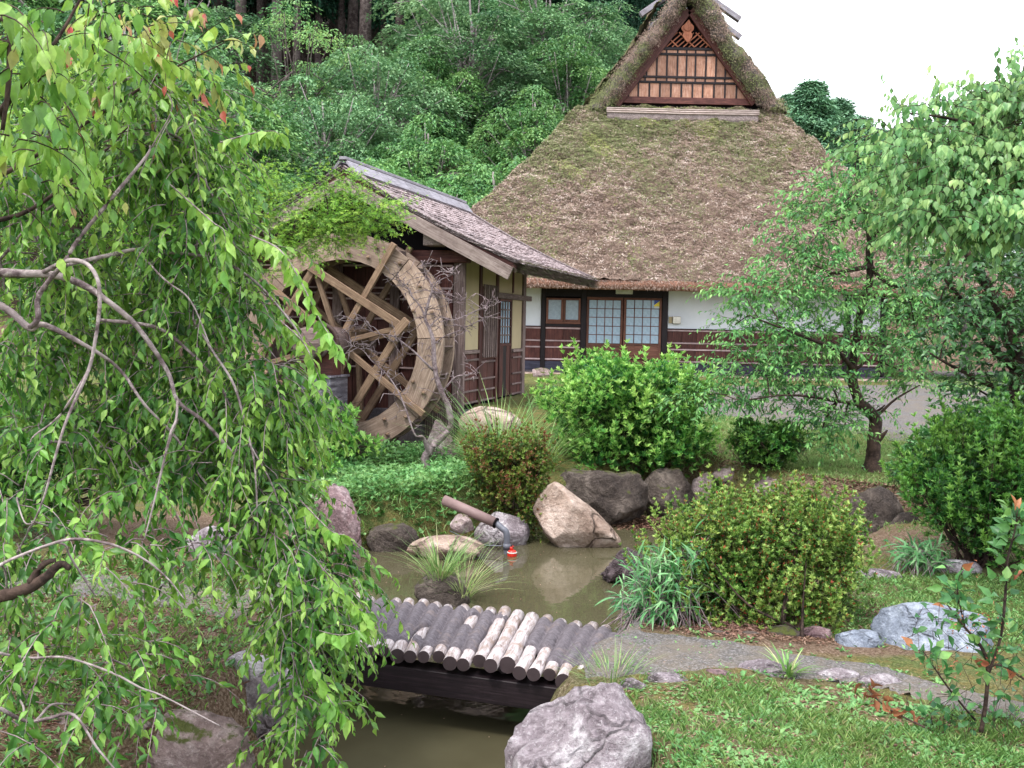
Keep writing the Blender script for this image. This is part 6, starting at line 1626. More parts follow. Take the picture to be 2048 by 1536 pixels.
small_tree('low_tree', 'sparse dark-leaved branch spreading over the gravel at the right edge', 'tree', base_at(2060, 900, .9), [pathpx([(2090, 900, 8.9, .03), (2040, 840, 8.9, .02), (1990, 800, 8.9, .012), (1940, 770, 8.9, .006)])], [pb(a, b, 8.9, rx, ry, w, .3) for a, b, rx, ry, w in [(1960, 790, 50, 25, .5), (2020, 800, 50, 40, .8), (1990, 850, 50, 30, .6), (1930, 770, 30, 14, .2)]], 30, .26, .06, .034, 6, M['leaf_shade'], M['bark_dark'], seed=27, grav=.1, hang=.1, limb_r=.01)
# dark shrub under the cherry, far left
shrub('evergreen_bush', 'dark evergreen bush deep behind the cherry at the left edge', base_at(90, 1010, .6), [pb(a, b, 7.8, rx, ry, w, .5) for a, b, rx, ry, w in [(60, 900, 110, 80, 1), (180, 880, 90, 60, .8), (290, 900, 90, 60, .8), (400, 900, 80, 60, .7), (330, 970, 90, 30, .4), (60, 990, 90, 30, .4), (-60, 900, 80, 120, .8)]], 4200, .055, .022, M['leaf_azalea_dark'], 28, per=6, up=.3)
shrub('low_bush', 'mid-green bush between the cherry and the wheel stand', base_at(520, 950, .7), [pb(a, b, 10.5, rx, ry, w, .4) for a, b, rx, ry, w in [(520, 880, 80, 50, 1), (600, 920, 60, 40, .6), (440, 840, 70, 60, .7), (650, 930, 30, 30, .3)]], 2600, .05, .024, M['leaf_bush'], 29, per=5, up=.3)
shrub('low_bush', 'feathery pale-leaved shrub at the foot of the wheel stand', base_at(690, 905, .7), [pb(a, b, 12.2, rx, ry, w, .3) for a, b, rx, ry, w in [(680, 850, 35, 40, 1), (710, 890, 50, 25, .7), (660, 880, 40, 40, .6), (620, 840, 40, 40, .5)]], 700, .07, .03, M['leaf_bush'], 30, per=5, up=.2, tint=(.4, 1))
# bamboo grass
def bamboo(name, label, base, tips, ll, lw, seed, singles=0, n_leaf=7, grp=None):
    r = np.random.default_rng(seed); t = thing(name, label, 'bamboo', base, group=grp); lb = np.array(base); L = Leaves(); st = []
    for tp_ in tips:
        root = lb + r.normal(0, .10, 3) * [1.5, 1, 0]; mid = (root + tp_) / 2 + [0, 0, .06]; P = smooth_path(np.array([root, mid, tp_]), 5); st.append((P, np.linspace(.003, .0012, len(P))))
        ax = _norm(P[-1] - P[-3])
        for j in range(n_leaf):
            f = 1 - .10 * j; q = P[int((len(P) - 1) * max(.45, f))]
            d = _norm(ax * .5 + r.normal(0, .55, 3) + [-.1, 0, .05]); L.add(q[None], d[None], _norm(r.normal(0, .3, (1, 3)) + [0, -.2, 1]), ll * r.uniform(.7, 1.15), lw, r.uniform(.1, 1))
    obj('stem_rest', tubes_mesh(st, M['twig'], 4, lb), t, kind='stuff'); L.build('blade', M['leaf_bamboo'], t, lb, singles); return t
rbm = np.random.default_rng(40)
def tips_px(L_, Y, n, r):
    out = []
    for (a, b, rx, ry, w) in L_:
        for _ in range(int(n * w)): out.append(np.array(at(a + r.normal(0, rx * .5), b + r.normal(0, ry * .5), Y + r.normal(0, .18))))
    return out
bamboo('bamboo_grass', 'clump of blue-green dwarf bamboo leaning over the pond left of the azalea', base_at(1330, 1245, .38), tips_px([(1305, 1130, 50, 40, .6), (1330, 1150, 50, 50, 1), (1290, 1200, 50, 40, 1), (1360, 1110, 50, 35, .7), (1400, 1080, 40, 30, .4), (1320, 1225, 60, 25, 1.0), (1390, 1190, 40, 50, .6)], 6.1, 60, rbm), .095, .013, 41, 300)
bamboo('bamboo_grass', 'small clump of dwarf bamboo beside the bright flat stone on the right', base_at(1850, 1150, .42), tips_px([(1850, 1105, 45, 25, 1), (1810, 1100, 25, 20, .4), (1880, 1125, 40, 15, .5)], 7.6, 34, rbm), .12, .015, 42, 0)

# ---- grasses ---------------------------------------------------------------
def grass_clump(name, label, base, n, length, width, seed, spread=.5, tint=(.2, .9), rad=.08, group=None, upb=.9, cat='grass'):
    r = np.random.default_rng(seed); lb = np.array(base); L = Leaves()
    th = r.uniform(0, 2 * math.pi, n); lean = r.random(n) * spread
    d = np.stack([np.cos(th) * lean, np.sin(th) * lean, np.full(n, upb)], 1); nrm = np.stack([-np.cos(th) * .9, -np.sin(th) * .9, np.full(n, .6)], 1) + r.normal(0, .12, (n, 3))
    p = lb + np.stack([np.cos(th), np.sin(th), 0 * th], 1) * (r.random(n) ** .6 * rad)[:, None]
    L.add(p, d, nrm, length * r.uniform(.45, 1.1, n), width * r.uniform(.7, 1.2, n), np.clip(r.uniform(tint[0], tint[1], n) + (r.random(n) < .08) * .4, 0, 1))
    o = obj(name, L.mesh('blade', M['grass'], lb)); o.location = base; tag(o, label, cat, group); return o
g = at(1000, 895, 11.3); grass_clump('pampas_grass', 'tall light green pampas clump arching in front of the mill corner', (g.x, g.y, hz1(g.x, g.y)), 300, 1.05, .012, 51, .8, rad=.26, tint=(.25, .85), upb=1.1)
g = at(1085, 880, 11.3); grass_clump('pampas_grass', 'thinner arching grass just right of the tall pampas clump', (g.x, g.y, hz1(g.x, g.y)), 130, .85, .010, 52, .95, rad=.16, tint=(.25, .85), upb=1.0)
g = at(965, 880, 11.6); grass_clump('pampas_grass', 'pale grass tuft left of the tall pampas clump at the tan stone', (g.x, g.y, hz1(g.x, g.y)), 120, .5, .008, 56, .8, rad=.16)
g = gz(880, 1168, .12); grass_clump('grass_tuft', 'fresh green grass tuft growing on the little rock in the pond', (g.x, g.y, .13), 150, .46, .008, 53, .62, rad=.09)
g = gz(925, 1190, .05); grass_clump('grass_tuft', 'thin dry-tipped grass leaning right of the little pond rock', (g.x, g.y, .03), 110, .46, .005, 54, .95, tint=(.5, 1), rad=.08)
g = gt(1225, 1355); grass_clump('grass_tuft', 'wispy grass at the right end of the log bridge', (g.x, g.y, .38), 170, .20, .004, 55, .9, rad=.12)
# uncountable low growth
def scatter(name, label, cat, n, poly, kind, mat, ll, lw, seed, up=(.3, 1.0), tint=(.1, 1), clump=0.5, per=1, zoff=0.0, flatn=.6, dens=None, zs=0.0):
    r = np.random.default_rng(seed); poly = np.array(poly); lo, hi = poly.min(0), poly.max(0)
    X = r.uniform(lo[0], hi[0], n * 4); Y = r.uniform(lo[1], hi[1], n * 4); ins = np.zeros(len(X), bool); k = len(poly); sz_ = min(hi - lo) * .035; Xj = X + r.normal(0, sz_, len(X)); Yj = Y + r.normal(0, sz_, len(Y))
    for i in range(k):
        x0, y0 = poly[i]; x1, y1 = poly[(i + 1) % k]; ins ^= ((y0 > Yj) != (y1 > Yj)) & (Xj < (x1 - x0) * (Yj - y0) / (y1 - y0 + 1e-12) + x0)
    nz = .5 + .5 * vnoise(X, Y, 3.1, seed) * .6 + .4 * vnoise(X, Y, 8, seed + 2)
    ins &= (r.random(len(X)) < np.clip(1 - clump + clump * nz * 1.6, 0, 1)) & (pond_sd(X, Y) > .03)
    X, Y = X[ins][:n], Y[ins][:n]; m_ = len(X); Z = height(X, Y) + zoff + zs * r.random(m_) * (.4 + .6 * np.clip(.5 + .5 * vnoise(X, Y, 4.5, seed), 0, 1))
    L = Leaves(); ct = r.uniform(0, 1, m_)
    for j in range(per):
        th = r.uniform(0, 2 * math.pi, m_); e = r.uniform(*up, m_)
        d = np.stack([np.cos(th), np.sin(th), e], 1)
        L.add(np.stack([X, Y, Z], 1) + r.normal(0, ll * .25, (m_, 3)) * [1, 1, .1], d, np.stack([-np.cos(th) * flatn, -np.sin(th) * flatn, np.ones(m_)], 1) + r.normal(0, .2, (m_, 3)), ll * r.uniform(.5, 1.3, m_), lw * r.uniform(.6, 1.3, m_), np.clip(tint[0] + (tint[1] - tint[0]) * (.6 * ct + .4 * r.random(m_)), 0, 1))
    o = obj(name, L.mesh(kind, mat, (0, 0, 0)), kind='stuff'); tag(o, label, cat); return o
zp = lambda L_, z: [tuple(gt(x, y)[:2]) for x, y in L_]
near_lawn = zp([(1180, 1395), (1300, 1375), (1500, 1362), (1700, 1385), (1900, 1420), (2200, 1480), (2300, 1750), (1250, 1750), (1270, 1500)], .42)
scatter('lawn_weeds', 'small broad-leaved weeds on the near lawn', 'weeds', 2400, near_lawn, 'fold', M['weed'], .034, .020, 61, (.15, 1.1), tint=(.3, 1), clump=1.6, per=2)
scatter('lawn_grass', 'short thin grass of the near lawn', 'grass', 3200, near_lawn, 'fold', M['grass'], .055, .0035, 62, (.5, 2.2), tint=(.3, 1), clump=1.5, per=2)
scatter('clover_patches', 'patches of tiny pale clover on the near lawn', 'weeds', 5200, near_lawn, 'fold', M['weed'], .016, .013, 85, (.1, .5), tint=(.55, 1), clump=1.3, per=3)
scatter('lawn_litter', 'dry straw bits and dead leaves on the near lawn', 'leaf litter', 3500, near_lawn, 'fold', M['litter'], .03, .006, 86, (-.05, .3), clump=.6, zoff=.004, tint=(.3, 1))
scatter('path_litter', 'dry bits and pebbles scattered on the garden path', 'leaf litter', 1600, zp([(1200, 1262), (1500, 1295), (1800, 1350), (2000, 1400), (1850, 1405), (1500, 1345), (1180, 1350)], 0), 'fold', M['litter'], .014, .009, 87, (-.05, .3), clump=.2, zoff=.012, tint=(.2, 1))
mid_lawn = zp([(1620, 1205), (1720, 1160), (1850, 1150), (2150, 1150), (2250, 1330), (1990, 1300), (1750, 1290), (1600, 1262)], .42)
scatter('slope_grass', 'thin grass round the blue-grey slab', 'grass', 5200, mid_lawn, 'fold', M['grass'], .04, .0035, 63, (.5, 2), clump=.6, per=2)
scatter('slope_weeds', 'small weeds round the blue-grey slab', 'weeds', 2600, mid_lawn, 'fold', M['weed'], .028, .017, 64, clump=.9, per=2, tint=(.3, 1))
path_edge = zp([(1240, 1255), (1420, 1280), (1700, 1310), (1900, 1370), (2000, 1400), (1800, 1400), (1600, 1375), (1400, 1372), (1200, 1372)], .42)
scatter('path_weeds', 'scattered weeds along the path edges', 'weeds', 700, path_edge, 'fold', M['weed'], .03, .016, 65, clump=.95, per=4)
far_lawn = zp([(1300, 900), (1450, 930), (1600, 960), (1850, 985), (2100, 960), (2080, 880), (1800, 878), (1600, 850), (1400, 830), (1250, 840)], 0)
scatter('yard_grass', 'mown grass around the plum tree', 'grass', 30000, far_lawn, 'fold', M['grass'], .055, .008, 66, (.4, 1.8), tint=(.5, 1), clump=.45, per=1)
scatter('yard_grass', 'grass strip between the mill shed and the farmhouse', 'grass', 9000, [(.2, 14), (1.8, 14), (4, 20), (3, 23), (.8, 23), (.5, 17)], 'fold', M['grass'], .06, .009, 67, (.4, 1.8), tint=(.35, .95), clump=.4)
scatter('yard_grass', 'bright lawn beyond the gravel on the right', 'grass', 14000, [(8.5, 20), (16, 18), (20, 27), (9, 27)], 'fold', M['grass'], .09, .016, 68, (.4, 1.8), tint=(.4, .95), clump=.4)
scatter('left_yard_grass', 'rough grass of the clearing behind the weeping cherry', 'grass', 12000, [(-4, 8), (-3.6, 12), (-5, 18), (-4, 27), (-14, 27), (-12, 14), (-8, 8)], 'fold', M['grass'], .08, .011, 88, (.4, 1.8), tint=(.3, .95), clump=.5)
scatter('right_yard_grass', 'grass of the right bank below the gravel', 'grass', 9000, [(2.2, 6), (5.5, 6), (8, 11), (4.5, 11), (3.6, 9.5)], 'fold', M['grass'], .05, .005, 89, (.4, 1.8), tint=(.3, .95), clump=.7)
bank = zp([(600, 1030), (640, 905), (760, 890), (900, 905), (990, 960), (1010, 1060), (940, 1065), (830, 1068), (720, 1070), (690, 1060)], .45)
scatter('bank_plants', 'lush light green broad-leaved ground cover on the bank below the wheel', 'ground cover', 7000, bank, 'fold', M['weed'], .055, .036, 69, (.1, 1.2), tint=(.15, 1), clump=.5, per=3, zoff=.0, zs=.24)
scatter('bank_grass', 'fine grass among the bank plants', 'grass', 9000, bank, 'blade', M['grass'], .20, .006, 70, (1.2, 3.0), tint=(.3, 1), clump=.9, per=1, zs=.0)
scatter('left_bank_weeds', 'weeds under the weeping cherry', 'weeds', 3500, zp([(0, 1180), (350, 1130), (600, 1100), (640, 1160), (600, 1190), (0, 1150)], .45) + [(-3.4, 7), (-4.5, 11), (-8, 12), (-6, 7)], 'fold', M['weed'], .045, .026, 71, clump=.8, per=3)
lit_l = [(-3.4, 3.2), (-1.3, 3.4), (-1.35, 5.6), (-1.5, 7.2), (-4.4, 7.2)]
scatter('leaf_litter', 'dry stems and dead leaves on the left bank', 'leaf litter', 14000, lit_l, 'fold', M['litter'], .05, .006, 72, (-.05, .35), clump=.3, per=1, zoff=.006)
scatter('left_bank_herbs', 'small green herbs dotted over the left bank', 'weeds', 1800, lit_l, 'fold', M['weed'], .04, .022, 90, (.1, 1.1), clump=1.0, per=3)
scatter('left_bank_grass', 'sparse grass on the left bank', 'grass', 8000, lit_l, 'fold', M['grass'], .05, .004, 73, (.4, 2), clump=.9, per=2)
lit_r = zp([(1280, 1250), (1420, 1245), (1600, 1225), (1750, 1200), (1800, 1240), (1700, 1290), (1500, 1285)], .42)
scatter('leaf_litter', 'dead leaves under the azalea beside the path', 'leaf litter', 5000, lit_r, 'fold', M['litter'], .03, .008, 74, (-.05, .35), clump=.3, zoff=.006)
scatter('leaf_litter', 'fallen leaves on the bank in front of the plum tree', 'leaf litter', 5000, zp([(1400, 960), (1600, 970), (1800, 950), (1850, 1000), (1700, 1010), (1450, 1000)], .8), 'fold', M['litter'], .045, .02, 75, (-.05, .35), clump=.3, zoff=.006)
# wet leaf debris heaped at the shallow inlet
r = np.random.default_rng(76); n = 3800; c = gz(1285, 1042, .02)
dx, dy = r.normal(0, .30, n), r.normal(0, .16, n); L = Leaves(); th = r.uniform(0, 6.28, n)
L.add(np.stack([c.x + dx, c.y + dy, .0 + .05 * np.exp(-(dx / .35) ** 2 - (dy / .2) ** 2) * r.uniform(.5, 1.2, n)], 1), np.stack([np.cos(th), np.sin(th), r.normal(0, .2, n)], 1), r.normal(0, .3, (n, 3)) + [0, 0, 1], .05, .022, r.uniform(0, .6, n))
o = obj('leaf_debris', L.mesh('fold', M['litter'], (0, 0, 0)), kind='stuff'); tag(o, 'dark wet leaf debris at the shallow inlet of the pond', 'leaf litter')
r = np.random.default_rng(95); n = 150; L = Leaves(); X = r.uniform(-1.6, 2.6, n * 3); Y = r.uniform(4.2, 11, n * 3); k_ = pond_sd(X, Y) < -.1; X, Y = X[k_][:n], Y[k_][:n]; n = len(X); th = r.uniform(0, 6.28, n)
L.add(np.stack([X, Y, np.full(n, .004)], 1), np.stack([np.cos(th), np.sin(th), 0 * th], 1), np.tile([0., 0., 1.], (n, 1)), r.uniform(.006, .022, n), r.uniform(.004, .011, n), r.uniform(.5, 1, n))
o = obj('floating_bits', L.mesh('fold', M['litter'], (0, 0, 0)), kind='stuff'); tag(o, 'tiny leaves and specks floating on the pond', 'debris')
# moss and ivy trailing between the rocks
scatter('waterside_ferns', 'small ferns and ivy between the waterside rocks', 'ground cover', 1500, zp([(720, 1040), (1000, 1020), (1100, 980), (1400, 960), (1400, 1000), (1250, 1010), (1100, 1060), (900, 1080), (720, 1080)], .25), 'fold', M['leaf_azalea_dark'], .05, .026, 77, clump=.5, per=4, zoff=.05)

# ---- sapling, right foreground --------------------------------------------
Ys = 3.75
sb = gz(1965, 1460, .42); base = (sb.x, sb.y, hz1(sb.x, sb.y)); Ys = sb.y
sp1 = pathpx([(1962, 1465, Ys, .010), (1972, 1400, Ys, .009), (1975, 1330, Ys, .008), (1960, 1290, Ys, .007), (1930, 1255, Ys, .005), (1895, 1210, Ys, .003)])
sp2 = pathpx([(1972, 1360, Ys, .007), (2000, 1280, Ys, .006), (2010, 1200, Ys, .006), (2015, 1120, Ys, .005), (2030, 1060, Ys, .003), (2035, 1020, Ys, .002)])
sp3 = pathpx([(1972, 1340, Ys, .005), (2000, 1330, Ys, .004), (2050, 1360, Ys, .003)])
sp4 = pathpx([(1950, 1440, Ys, .005), (1900, 1380, Ys - .1, .004), (1865, 1330, Ys - .1, .003), (1845, 1300, Ys - .1, .002)])
sp5 = pathpx([(1930, 1255, Ys, .004), (1915, 1180, Ys, .003), (1925, 1130, Ys, .002)])
sap = thing('sapling', 'young sapling with sparse round leaves and orange new tips in the right foreground', 'sapling', base); lb = np.array(base)
for P, R_ in (sp1, sp2, sp3, sp4, sp5): obj('stem', tubes_mesh([(P, R_)], M['bark_dark'], 6, lb), sap)
L = Leaves(); rs = np.random.default_rng(81)
tws = []
for (P, R_), f0_, nn in ((sp2, .15, 76), (sp5, .1, 34), (sp4, .3, 22), (sp1, .1, 26), (sp3, .2, 16)):
    for j in range(nn):
        f = f0_ + (1 - f0_) * rs.random(); i = int(f * (len(P) - 1)); p = P[i]
        off = _norm(rs.normal(size=3) * [1, .8, .5] + [0, 0, .35]); q = p + off * rs.uniform(.01, .07); tws.append(np.array([p, (p + q) / 2, q]))
        L.add(q[None], _norm(off + rs.normal(0, .3, 3) + [0, 0, .3])[None], _norm(rs.normal(0, .5, (1, 3)) + [0, -.5, .7]), rs.uniform(.045, .075), rs.uniform(.030, .044), rs.uniform(.93, 1) if (f > .93 and rs.random() < .7) else rs.uniform(.1, .88))
# reddish dry flower heads, low
for (a, b, sx, sy, nn) in ((1920, 1250, 45, 12, 34), (1900, 1330, 40, 12, 24), (1990, 1280, 40, 60, 40), (1960, 1230, 40, 20, 20)):
    for j in range(nn):
        q = np.array(at(a + rs.normal(0, sx * .6), b + rs.normal(0, sy), Ys + rs.normal(0, .08))); L.add(q[None], rs.normal(0, 1, (1, 3)), rs.normal(0, 1, (1, 3)), rs.uniform(.007, .015), rs.uniform(.006, .010), rs.uniform(.93, 1))
for (a, b, sx, sy, nn) in ((1900, 1420, 50, 30, 40), (1990, 1420, 50, 40, 45), (2040, 1340, 30, 60, 30), (1880, 1260, 40, 50, 26)):
    for j in range(nn):
        q = np.array(at(a + rs.normal(0, sx), b + rs.normal(0, sy * .8), Ys + rs.normal(0, .12))); tws.append(np.array([q + rs.normal(0, .05, 3) - [0, 0, .05], q]).repeat(1, 0)); L.add(q[None], rs.normal(0, 1, (1, 3)) + [[0, 0, .2]], _norm(rs.normal(0, .5, (1, 3)) + [0, -.4, .8]), rs.uniform(.03, .055), rs.uniform(.022, .034), rs.uniform(0, .5))
obj('twig_rest', twig_mesh(tws, .0016, .001, M['bark_dark'], lb), sap, kind='stuff')
L.build('leaf', M['sapling'], sap, lb, 290)
# broken twig with orange dead leaves on the lawn
P, R_ = pathpx([(1850, 1455, 4.0, .004), (1790, 1425, 4.1, .004), (1750, 1395, 4.15, .003), (1725, 1365, 4.2, .002)])
P[:, 2] = np.maximum(P[:, 2], height(P[:, 0], P[:, 1]) + .01)
dt = thing('dead_twig', 'broken twig with curled orange-brown dead leaves lying on the near lawn', 'twig', tuple(P[0]))
obj('stem', tubes_mesh([(P, R_)], M['bark_dark'], 5, P[0]), dt); L = Leaves()
for j in range(26):
    i = rs.integers(2, len(P)); L.add(P[i:i + 1] + rs.normal(0, .015, (1, 3)), rs.normal(0, 1, (1, 3)), rs.normal(0, 1, (1, 3)) + [[0, 0, .5]], rs.uniform(.03, .055), .028, rs.uniform(.93, 1))
L.build('leaf', M['sapling'], dt, P[0], 26, part='leaf_rest') if False else None
pp_, dd_, yy_, zz3, ll_, ww_, tt_ = L.arrays(); lm = mesh_np('dead_leaf', TPL['leaf'][0] * [1, 1, 1.8], TPL['leaf'][1], M['leaf_dry'], tint=np.full(9, .5))
for i in range(len(pp_)):
    o = bpy.data.objects.new('leaf', lm); COL.objects.link(o); o.parent = dt; Mx = Matrix.Identity(4)
    for k in range(3): Mx[k][0] = dd_[i, k] * ll_[i]; Mx[k][1] = yy_[i, k] * ww_[i]; Mx[k][2] = zz3[i, k] * ll_[i]; Mx[k][3] = pp_[i, k] - P[0][k]
    o.matrix_local = Mx
# leafy weed stalk on the path edge
g = gz(1575, 1352, .42); grass_clump('weed_stalk', 'upright leafy weed beside the longest edging stone', (g.x, g.y, .42), 60, .16, .012, 84, .9, rad=.03, cat='weed')
fp = gz(1453, 1287, .42); L = Leaves()
for j in range(9): th = j * .7; L.add(np.array([[fp.x, fp.y, .44]]), np.array([[math.cos(th), math.sin(th), .5]]), np.array([[0, 0, 1.0]]), .022, .016, .9)
pk = flat('pink_petal', srgb(226, 70, 130), .5); fo = obj('fallen_flower', L.mesh('fold', pk, (fp.x, fp.y, .44))); fo.location = (fp.x, fp.y, .44); tag(fo, 'small pink fallen blossom on the path edge under the azalea', 'flower')

# ---- woodland behind -------------------------------------------------------
def broadleaf(seed, mat, H=9.0, RX_=3.4, RZ_=3.0, npads=60, per=420, ll=.17, lw=.085, trunk_r=.16, lean=0.0, bk=None):
    """prototype tree at the origin: returns trunk mesh, crown mesh"""
    r = np.random.default_rng(seed); L = Leaves(); tr_ = []
    cz = H - RZ_; P = smooth_path(np.array([[0, 0, -.4], [lean * .3, 0, H * .3], [lean * .7, .2, H * .6], [lean, 0, H * .9]]), 5); tr_.append((P, np.linspace(trunk_r, trunk_r * .2, len(P))))
    for i in range(npads):
        u = _norm(r.normal(size=3) + [0, 0, .25]); rad = r.random() ** .33 * r.uniform(.75, 1.05); c = np.array([lean, 0, cz]) + u * rad * [RX_, RX_, RZ_]
        if c[2] < H * .18: c[2] = H * .18 + r.random()
        pr = r.uniform(.55, 1.15) * RX_ * .30; k = int(per * (pr / (RX_ * .3)) ** 2)
        th = r.uniform(0, 2 * math.pi, k); rr = np.sqrt(r.random(k)) * pr; lob = 1 + .35 * np.sin(3 * th + i) + .2 * np.sin(7 * th)
        out = _norm(np.array([u[0], u[1], 0]) + 1e-6)
        x = np.cos(th) * rr * lob; y = np.sin(th) * rr * lob
        z = .28 * pr - .55 * (rr ** 2) / pr + r.normal(0, .05, k) * pr - (r.random(k) < .25) * r.random(k) * pr * .5 - .45 * np.maximum(0, x * out[0] + y * out[1])
        pos = c + np.stack([x, y, z], 1)
        d = _norm(np.stack([np.cos(th), np.sin(th), 0 * th - .45], 1) + out * .4 + r.normal(0, .35, (k, 3)))
        L.add(pos, d, _norm(np.stack([np.cos(th) * .3, np.sin(th) * .3, np.ones(k)], 1) + r.normal(0, .35, (k, 3))), ll * r.uniform(.6, 1.2, k), lw * r.uniform(.7, 1.2, k), np.clip(r.normal(.5 + .18 * r.normal(), .17, k), 0, 1))
        a = P[int(len(P) * r.uniform(.35, .8))]; mid = (a + c) / 2 + [0, 0, .2 * RX_ * .3]; tr_.append((smooth_path(np.array([a, mid, c]), 3), np.linspace(trunk_r * .35, .015, 7)))
    return tubes_mesh(tr_, bk or M['bark_grey'], 6), L.mesh('fold', mat, (0, 0, 0), name='crown')
def cedar(seed, H=20.0, low=.35, RXc=1.9, n=1100, mat=None, per=9, tr_r=.24, rag=.45):
    r = np.random.default_rng(seed); L = Leaves(); P = np.array([[0, 0, -1], [0.05, 0, H * .3], [0, .05, H * .65], [0, 0, H]]); tr_ = [(P, np.array([tr_r * 1.15, tr_r, tr_r * .62, .03]))]
    for i in range(n):
        f = low + (1 - low) * r.random() ** .85; z = H * f; R0 = RXc * (1 - (f - low) / (1 - low)) ** .55 * (.75 + .25 * math.sin(i)) + .15
        th = r.uniform(0, 2 * math.pi); rad = R0 * r.uniform(rag * .9, 1.0) * (1 + rag * .35 * math.sin(z * 2.1 + 2 * th) + .2 * rag * math.sin(5 * th + z)); c = np.array([math.cos(th) * rad, math.sin(th) * rad, z - rad * .25])
        k = per; d0 = np.array([math.cos(th), math.sin(th), -.35])
        d = _norm(d0 + r.normal(0, .65, (k, 3))); L.add(c + r.normal(0, .18, (k, 3)), d, _norm(r.normal(0, .4, (k, 3)) + [0, 0, 1]), .46 * r.uniform(.5, 1.1, k), .15 * r.uniform(.6, 1.1, k), np.clip(r.normal(.5 + .2 * r.normal(), .18, k), 0, 1))
        if i % 18 == 0: tr_.append((np.array([[0, 0, z + .1], [c[0] * .5, c[1] * .5, z], c]), np.array([.05, .035, .012])))
    return tubes_mesh(tr_, M['bark_cedar'], 7), L.mesh('needle', mat or M['leaf_cedar'], (0, 0, 0), name='crown')
protos = {'A': broadleaf(1, M['leaf_bg1'], 9.5, 3.6, 3.2), 'B': broadleaf(2, M['leaf_bg2'], 9.0, 3.2, 3.6, 62), 'C': broadleaf(3, M['leaf_bg1'], 12, 3.4, 4.8, 72, lean=.8), 'D': broadleaf(4, M['leaf_bg2'], 6, 3.0, 2.4, 46, 420),
          'S': broadleaf(5, M['leaf_dogwood_r'], 11, 2.6, 4.4, 40, 230, .13, .07, .09, bk=M['bark_cedar']),
          'E': cedar(6), 'F': cedar(7, 22, .5, 1.7, 800), 'G': cedar(8, 16, .12, 2.6, 2300, M['leaf_conifer'], 10, .2, .8), 'H': cedar(9, 20, .08, 2.3, 2100, M['leaf_cedar'], 10, .24)}
used = set()
def place(kind, name, label, cat, px, Y, s=1.0, group=None, rot=None, top=None, sx=1.0):
    """stands on the ground at depth Y; if top is given the height is scaled so that it reaches that pixel row"""
    x = at(px, 650, Y).x; z = hz1(x, Y); H = {'A': 9.5, 'B': 9, 'C': 12, 'D': 6, 'S': 11, 'E': 20, 'F': 22, 'G': 16, 'H': 20}[kind]
    if top is not None: s = (at(px, top, Y).z - z) / H
    t = thing(name, label, cat, (x, Y, z), group=group); t.rotation_euler.z = rot if rot is not None else random.uniform(0, 6.28)
    t.scale = (s * sx, s * sx, s)
    obj('trunk', protos[kind][0], t); o = obj('crown', protos[kind][1], t, kind='stuff')
    return t
BT = [('A', 740, 34, 80, 1.0, 'large rounded pale teal tree crown in the middle of the wood above the shed ridge'), ('C', 930, 38, -60, 1.15, 'tall dark leafy tree with a forked grey trunk left of the farmhouse roof'), ('A', 640, 31, 150, .85, 'rounded tree in front and left of the pale teal one'),
      ('B', 850, 30, 215, .9, 'broad leafy tree directly above the middle of the shed ridge'), ('B', 1060, 33, 160, .9, 'dense green tree whose crown meets the left slope of the thatch'), ('B', 400, 27, 60, .9, 'bright mid-green tree behind the reddish leaves on the left'),
      ('A', 250, 30, -20, .9, 'leafy tree behind the maple near the top left'), ('B', 480, 29, 190, .8, 'dark green tree between the bright mid-green one and the shed'), ('D', 760, 27, 300, .9, 'low bushy tree just behind the shed ridge'),
      ('D', 980, 28, 300, .95, 'low bushy tree at the foot of the thatched slope'), ('D', 580, 26, 330, .9, 'low bushy tree left of the shed gable'), ('A', 90, 28, 40, .9, 'leafy tree at the far left top edge'), ('C', 1010, 42, -40, 1.0, 'tall tree between the forked trunk tree and the cedars by the gable'),
      ('S', 590, 33, -40, .9, 'slender pale-trunked tree with thin yellow-green layers before the cedar trunks'), ('D', 300, 22, 480, .9, 'low tree behind the cherry in the left middle'), ('D', 120, 20, 520, .8, 'bushy tree low at the left edge behind the cherry'), ('D', 460, 23, 470, .8, 'low tree left of the shed eave'),
      ('D', 1930, 26, 380, 1.0, 'leafy tree behind the right dogwood at the yard edge'), ('B', 2080, 28, 330, .9, 'taller tree behind the yard at the right edge'), ('D', 1830, 34, 440, .9, 'distant bush beyond the gravel turning area'), ('D', 2000, 32, 560, 1.0, 'dark hedge-like bush beyond the bright lawn'),
      ('B', 850, 36, 60, .8, 'leafy tree filling the gap right of the pale teal crown'), ('A', 1120, 40, 20, .8, 'grey-green tree left of the gable peak'), ('D', 880, 26, 350, .9, 'bushy tree hiding behind the right half of the shed ridge'), ('D', 2150, 24, 500, 1.0, 'bush at the far right edge of the yard'),
      ('C', 870, 43, -130, 1.1, 'tall leafy tree rising out of the top edge right of the bare trunks'), ('B', 960, 46, -170, 1.2, 'tall full crown at the top edge behind the forked grey trunk'), ('C', 1060, 41, -90, 1.2, 'tall leafy tree next to the gable side cedars'),
      ('B', 1130, 37, 60, 1.0, 'mid-green crown just above the left thatch slope'), ('A', 1200, 44, 10, 1.0, 'crown touching the left end of the ridge timbers'), ('C', 330, 38, -120, 1.2, 'tall crown at the top edge left of the bare trunks'),
      ('B', 200, 36, -120, 1.2, 'tall crown at the top edge behind the reddish dogwood tips'), ('B', 60, 38, -160, 1.3, 'tallest crown in the top left corner'), ('A', 430, 34, 120, .9, 'rounded crown at the foot of the bare cedar trunks on the left'), ('B', 700, 38, 60, .7, 'small crown between two bare cedar trunks')]
for (k, px, Y, top, sx, lab) in BT: place(k, 'broadleaf_tree', lab, 'tree', px, Y, top=top, sx=sx, group='leafy trees of the wood')
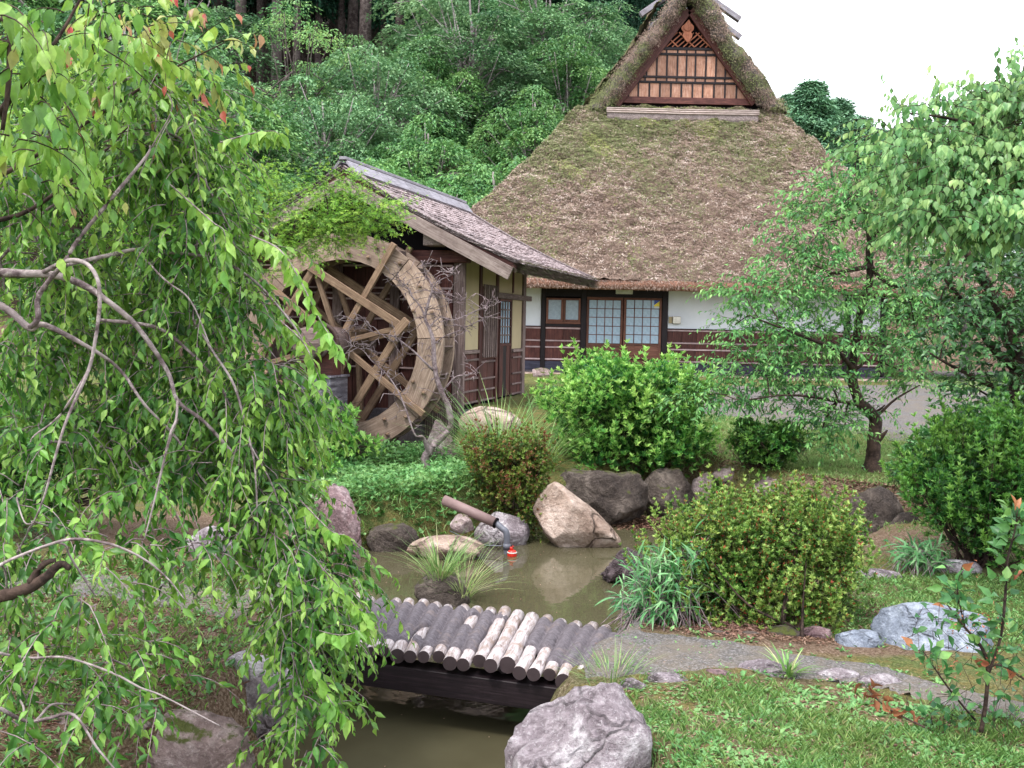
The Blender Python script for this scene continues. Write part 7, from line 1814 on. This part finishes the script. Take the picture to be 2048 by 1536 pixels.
CE = [('F', 480, 47), ('F', 530, 52), ('F', 548, 45), ('F', 700, 50), ('F', 722, 46), ('F', 765, 54), ('F', 792, 47), ('F', 822, 49), ('F', 872, 52), ('F', 610, 55), ('F', 660, 56), ('F', 430, 50), ('F', 380, 53), ('F', 320, 48), ('F', 345, 40)]
for i, (k, px, Y) in enumerate(CE): place(k, 'cedar_tree', 'tall bare-trunked cedar standing in the dark plantation behind', 'tree', px, Y, 1.0 + .1 * math.sin(i * 5), 'cedar trunks in the plantation')
rf = np.random.default_rng(91)
for i in range(46):
    px = -100 + i * 32 + rf.uniform(-12, 12); place('H' if i % 3 else 'E', 'cedar_tree', 'cedar far back in the plantation, closing off the wood', 'tree', px, rf.uniform(58, 78), rf.uniform(.75, 1.0), 'far cedars of the plantation')
for i in range(26):
    px = 140 + i * 38 + rf.uniform(-14, 14); place('E', 'cedar_tree', 'low-branched dark cedar standing among the bare plantation trunks', 'tree', px, rf.uniform(47, 57), rf.uniform(.55, .85), 'dark young cedars between the trunks')
for (px, Y, top, lab) in ((1150, 44, -120, 'dense cedar with drooping needles left of the gable, tallest in view'), (1215, 46, -60, 'dense cedar touching the left ridge timbers'), (1270, 52, -80, 'dense cedar peeping behind the gable peak'), (1090, 48, -150, 'dense cedar behind the dark leafy tree')):
    place('H', 'cedar_tree', lab, 'tree', px, Y, group='dense cedars beside the gable', top=top, sx=.95)
for (px, Y, top, lab) in ((1605, 44, 165, 'pointed conifer just right of the thatched slope'), (1660, 47, 200, 'second conifer right of the thatched slope'), (1700, 46, 235, 'third conifer on the falling skyline'), (1745, 50, 262, 'lower conifer on the skyline before the dogwood'), (1800, 47, 250, 'conifer behind the tip of the dogwood'), (1560, 50, 190, 'conifer mostly hidden by the thatch edge'),
                          (1850, 52, 285, 'conifer behind the dogwood leaves'), (1920, 54, 320, 'rightmost conifer of the skyline row'), (1630, 54, 215, 'conifer filling the gap behind the pointed one'), (1770, 44, 300, 'shorter conifer in front on the skyline')):
    place('G', 'conifer', lab, 'tree', px, Y, group='conifers on the right skyline', top=top, sx=1.9)
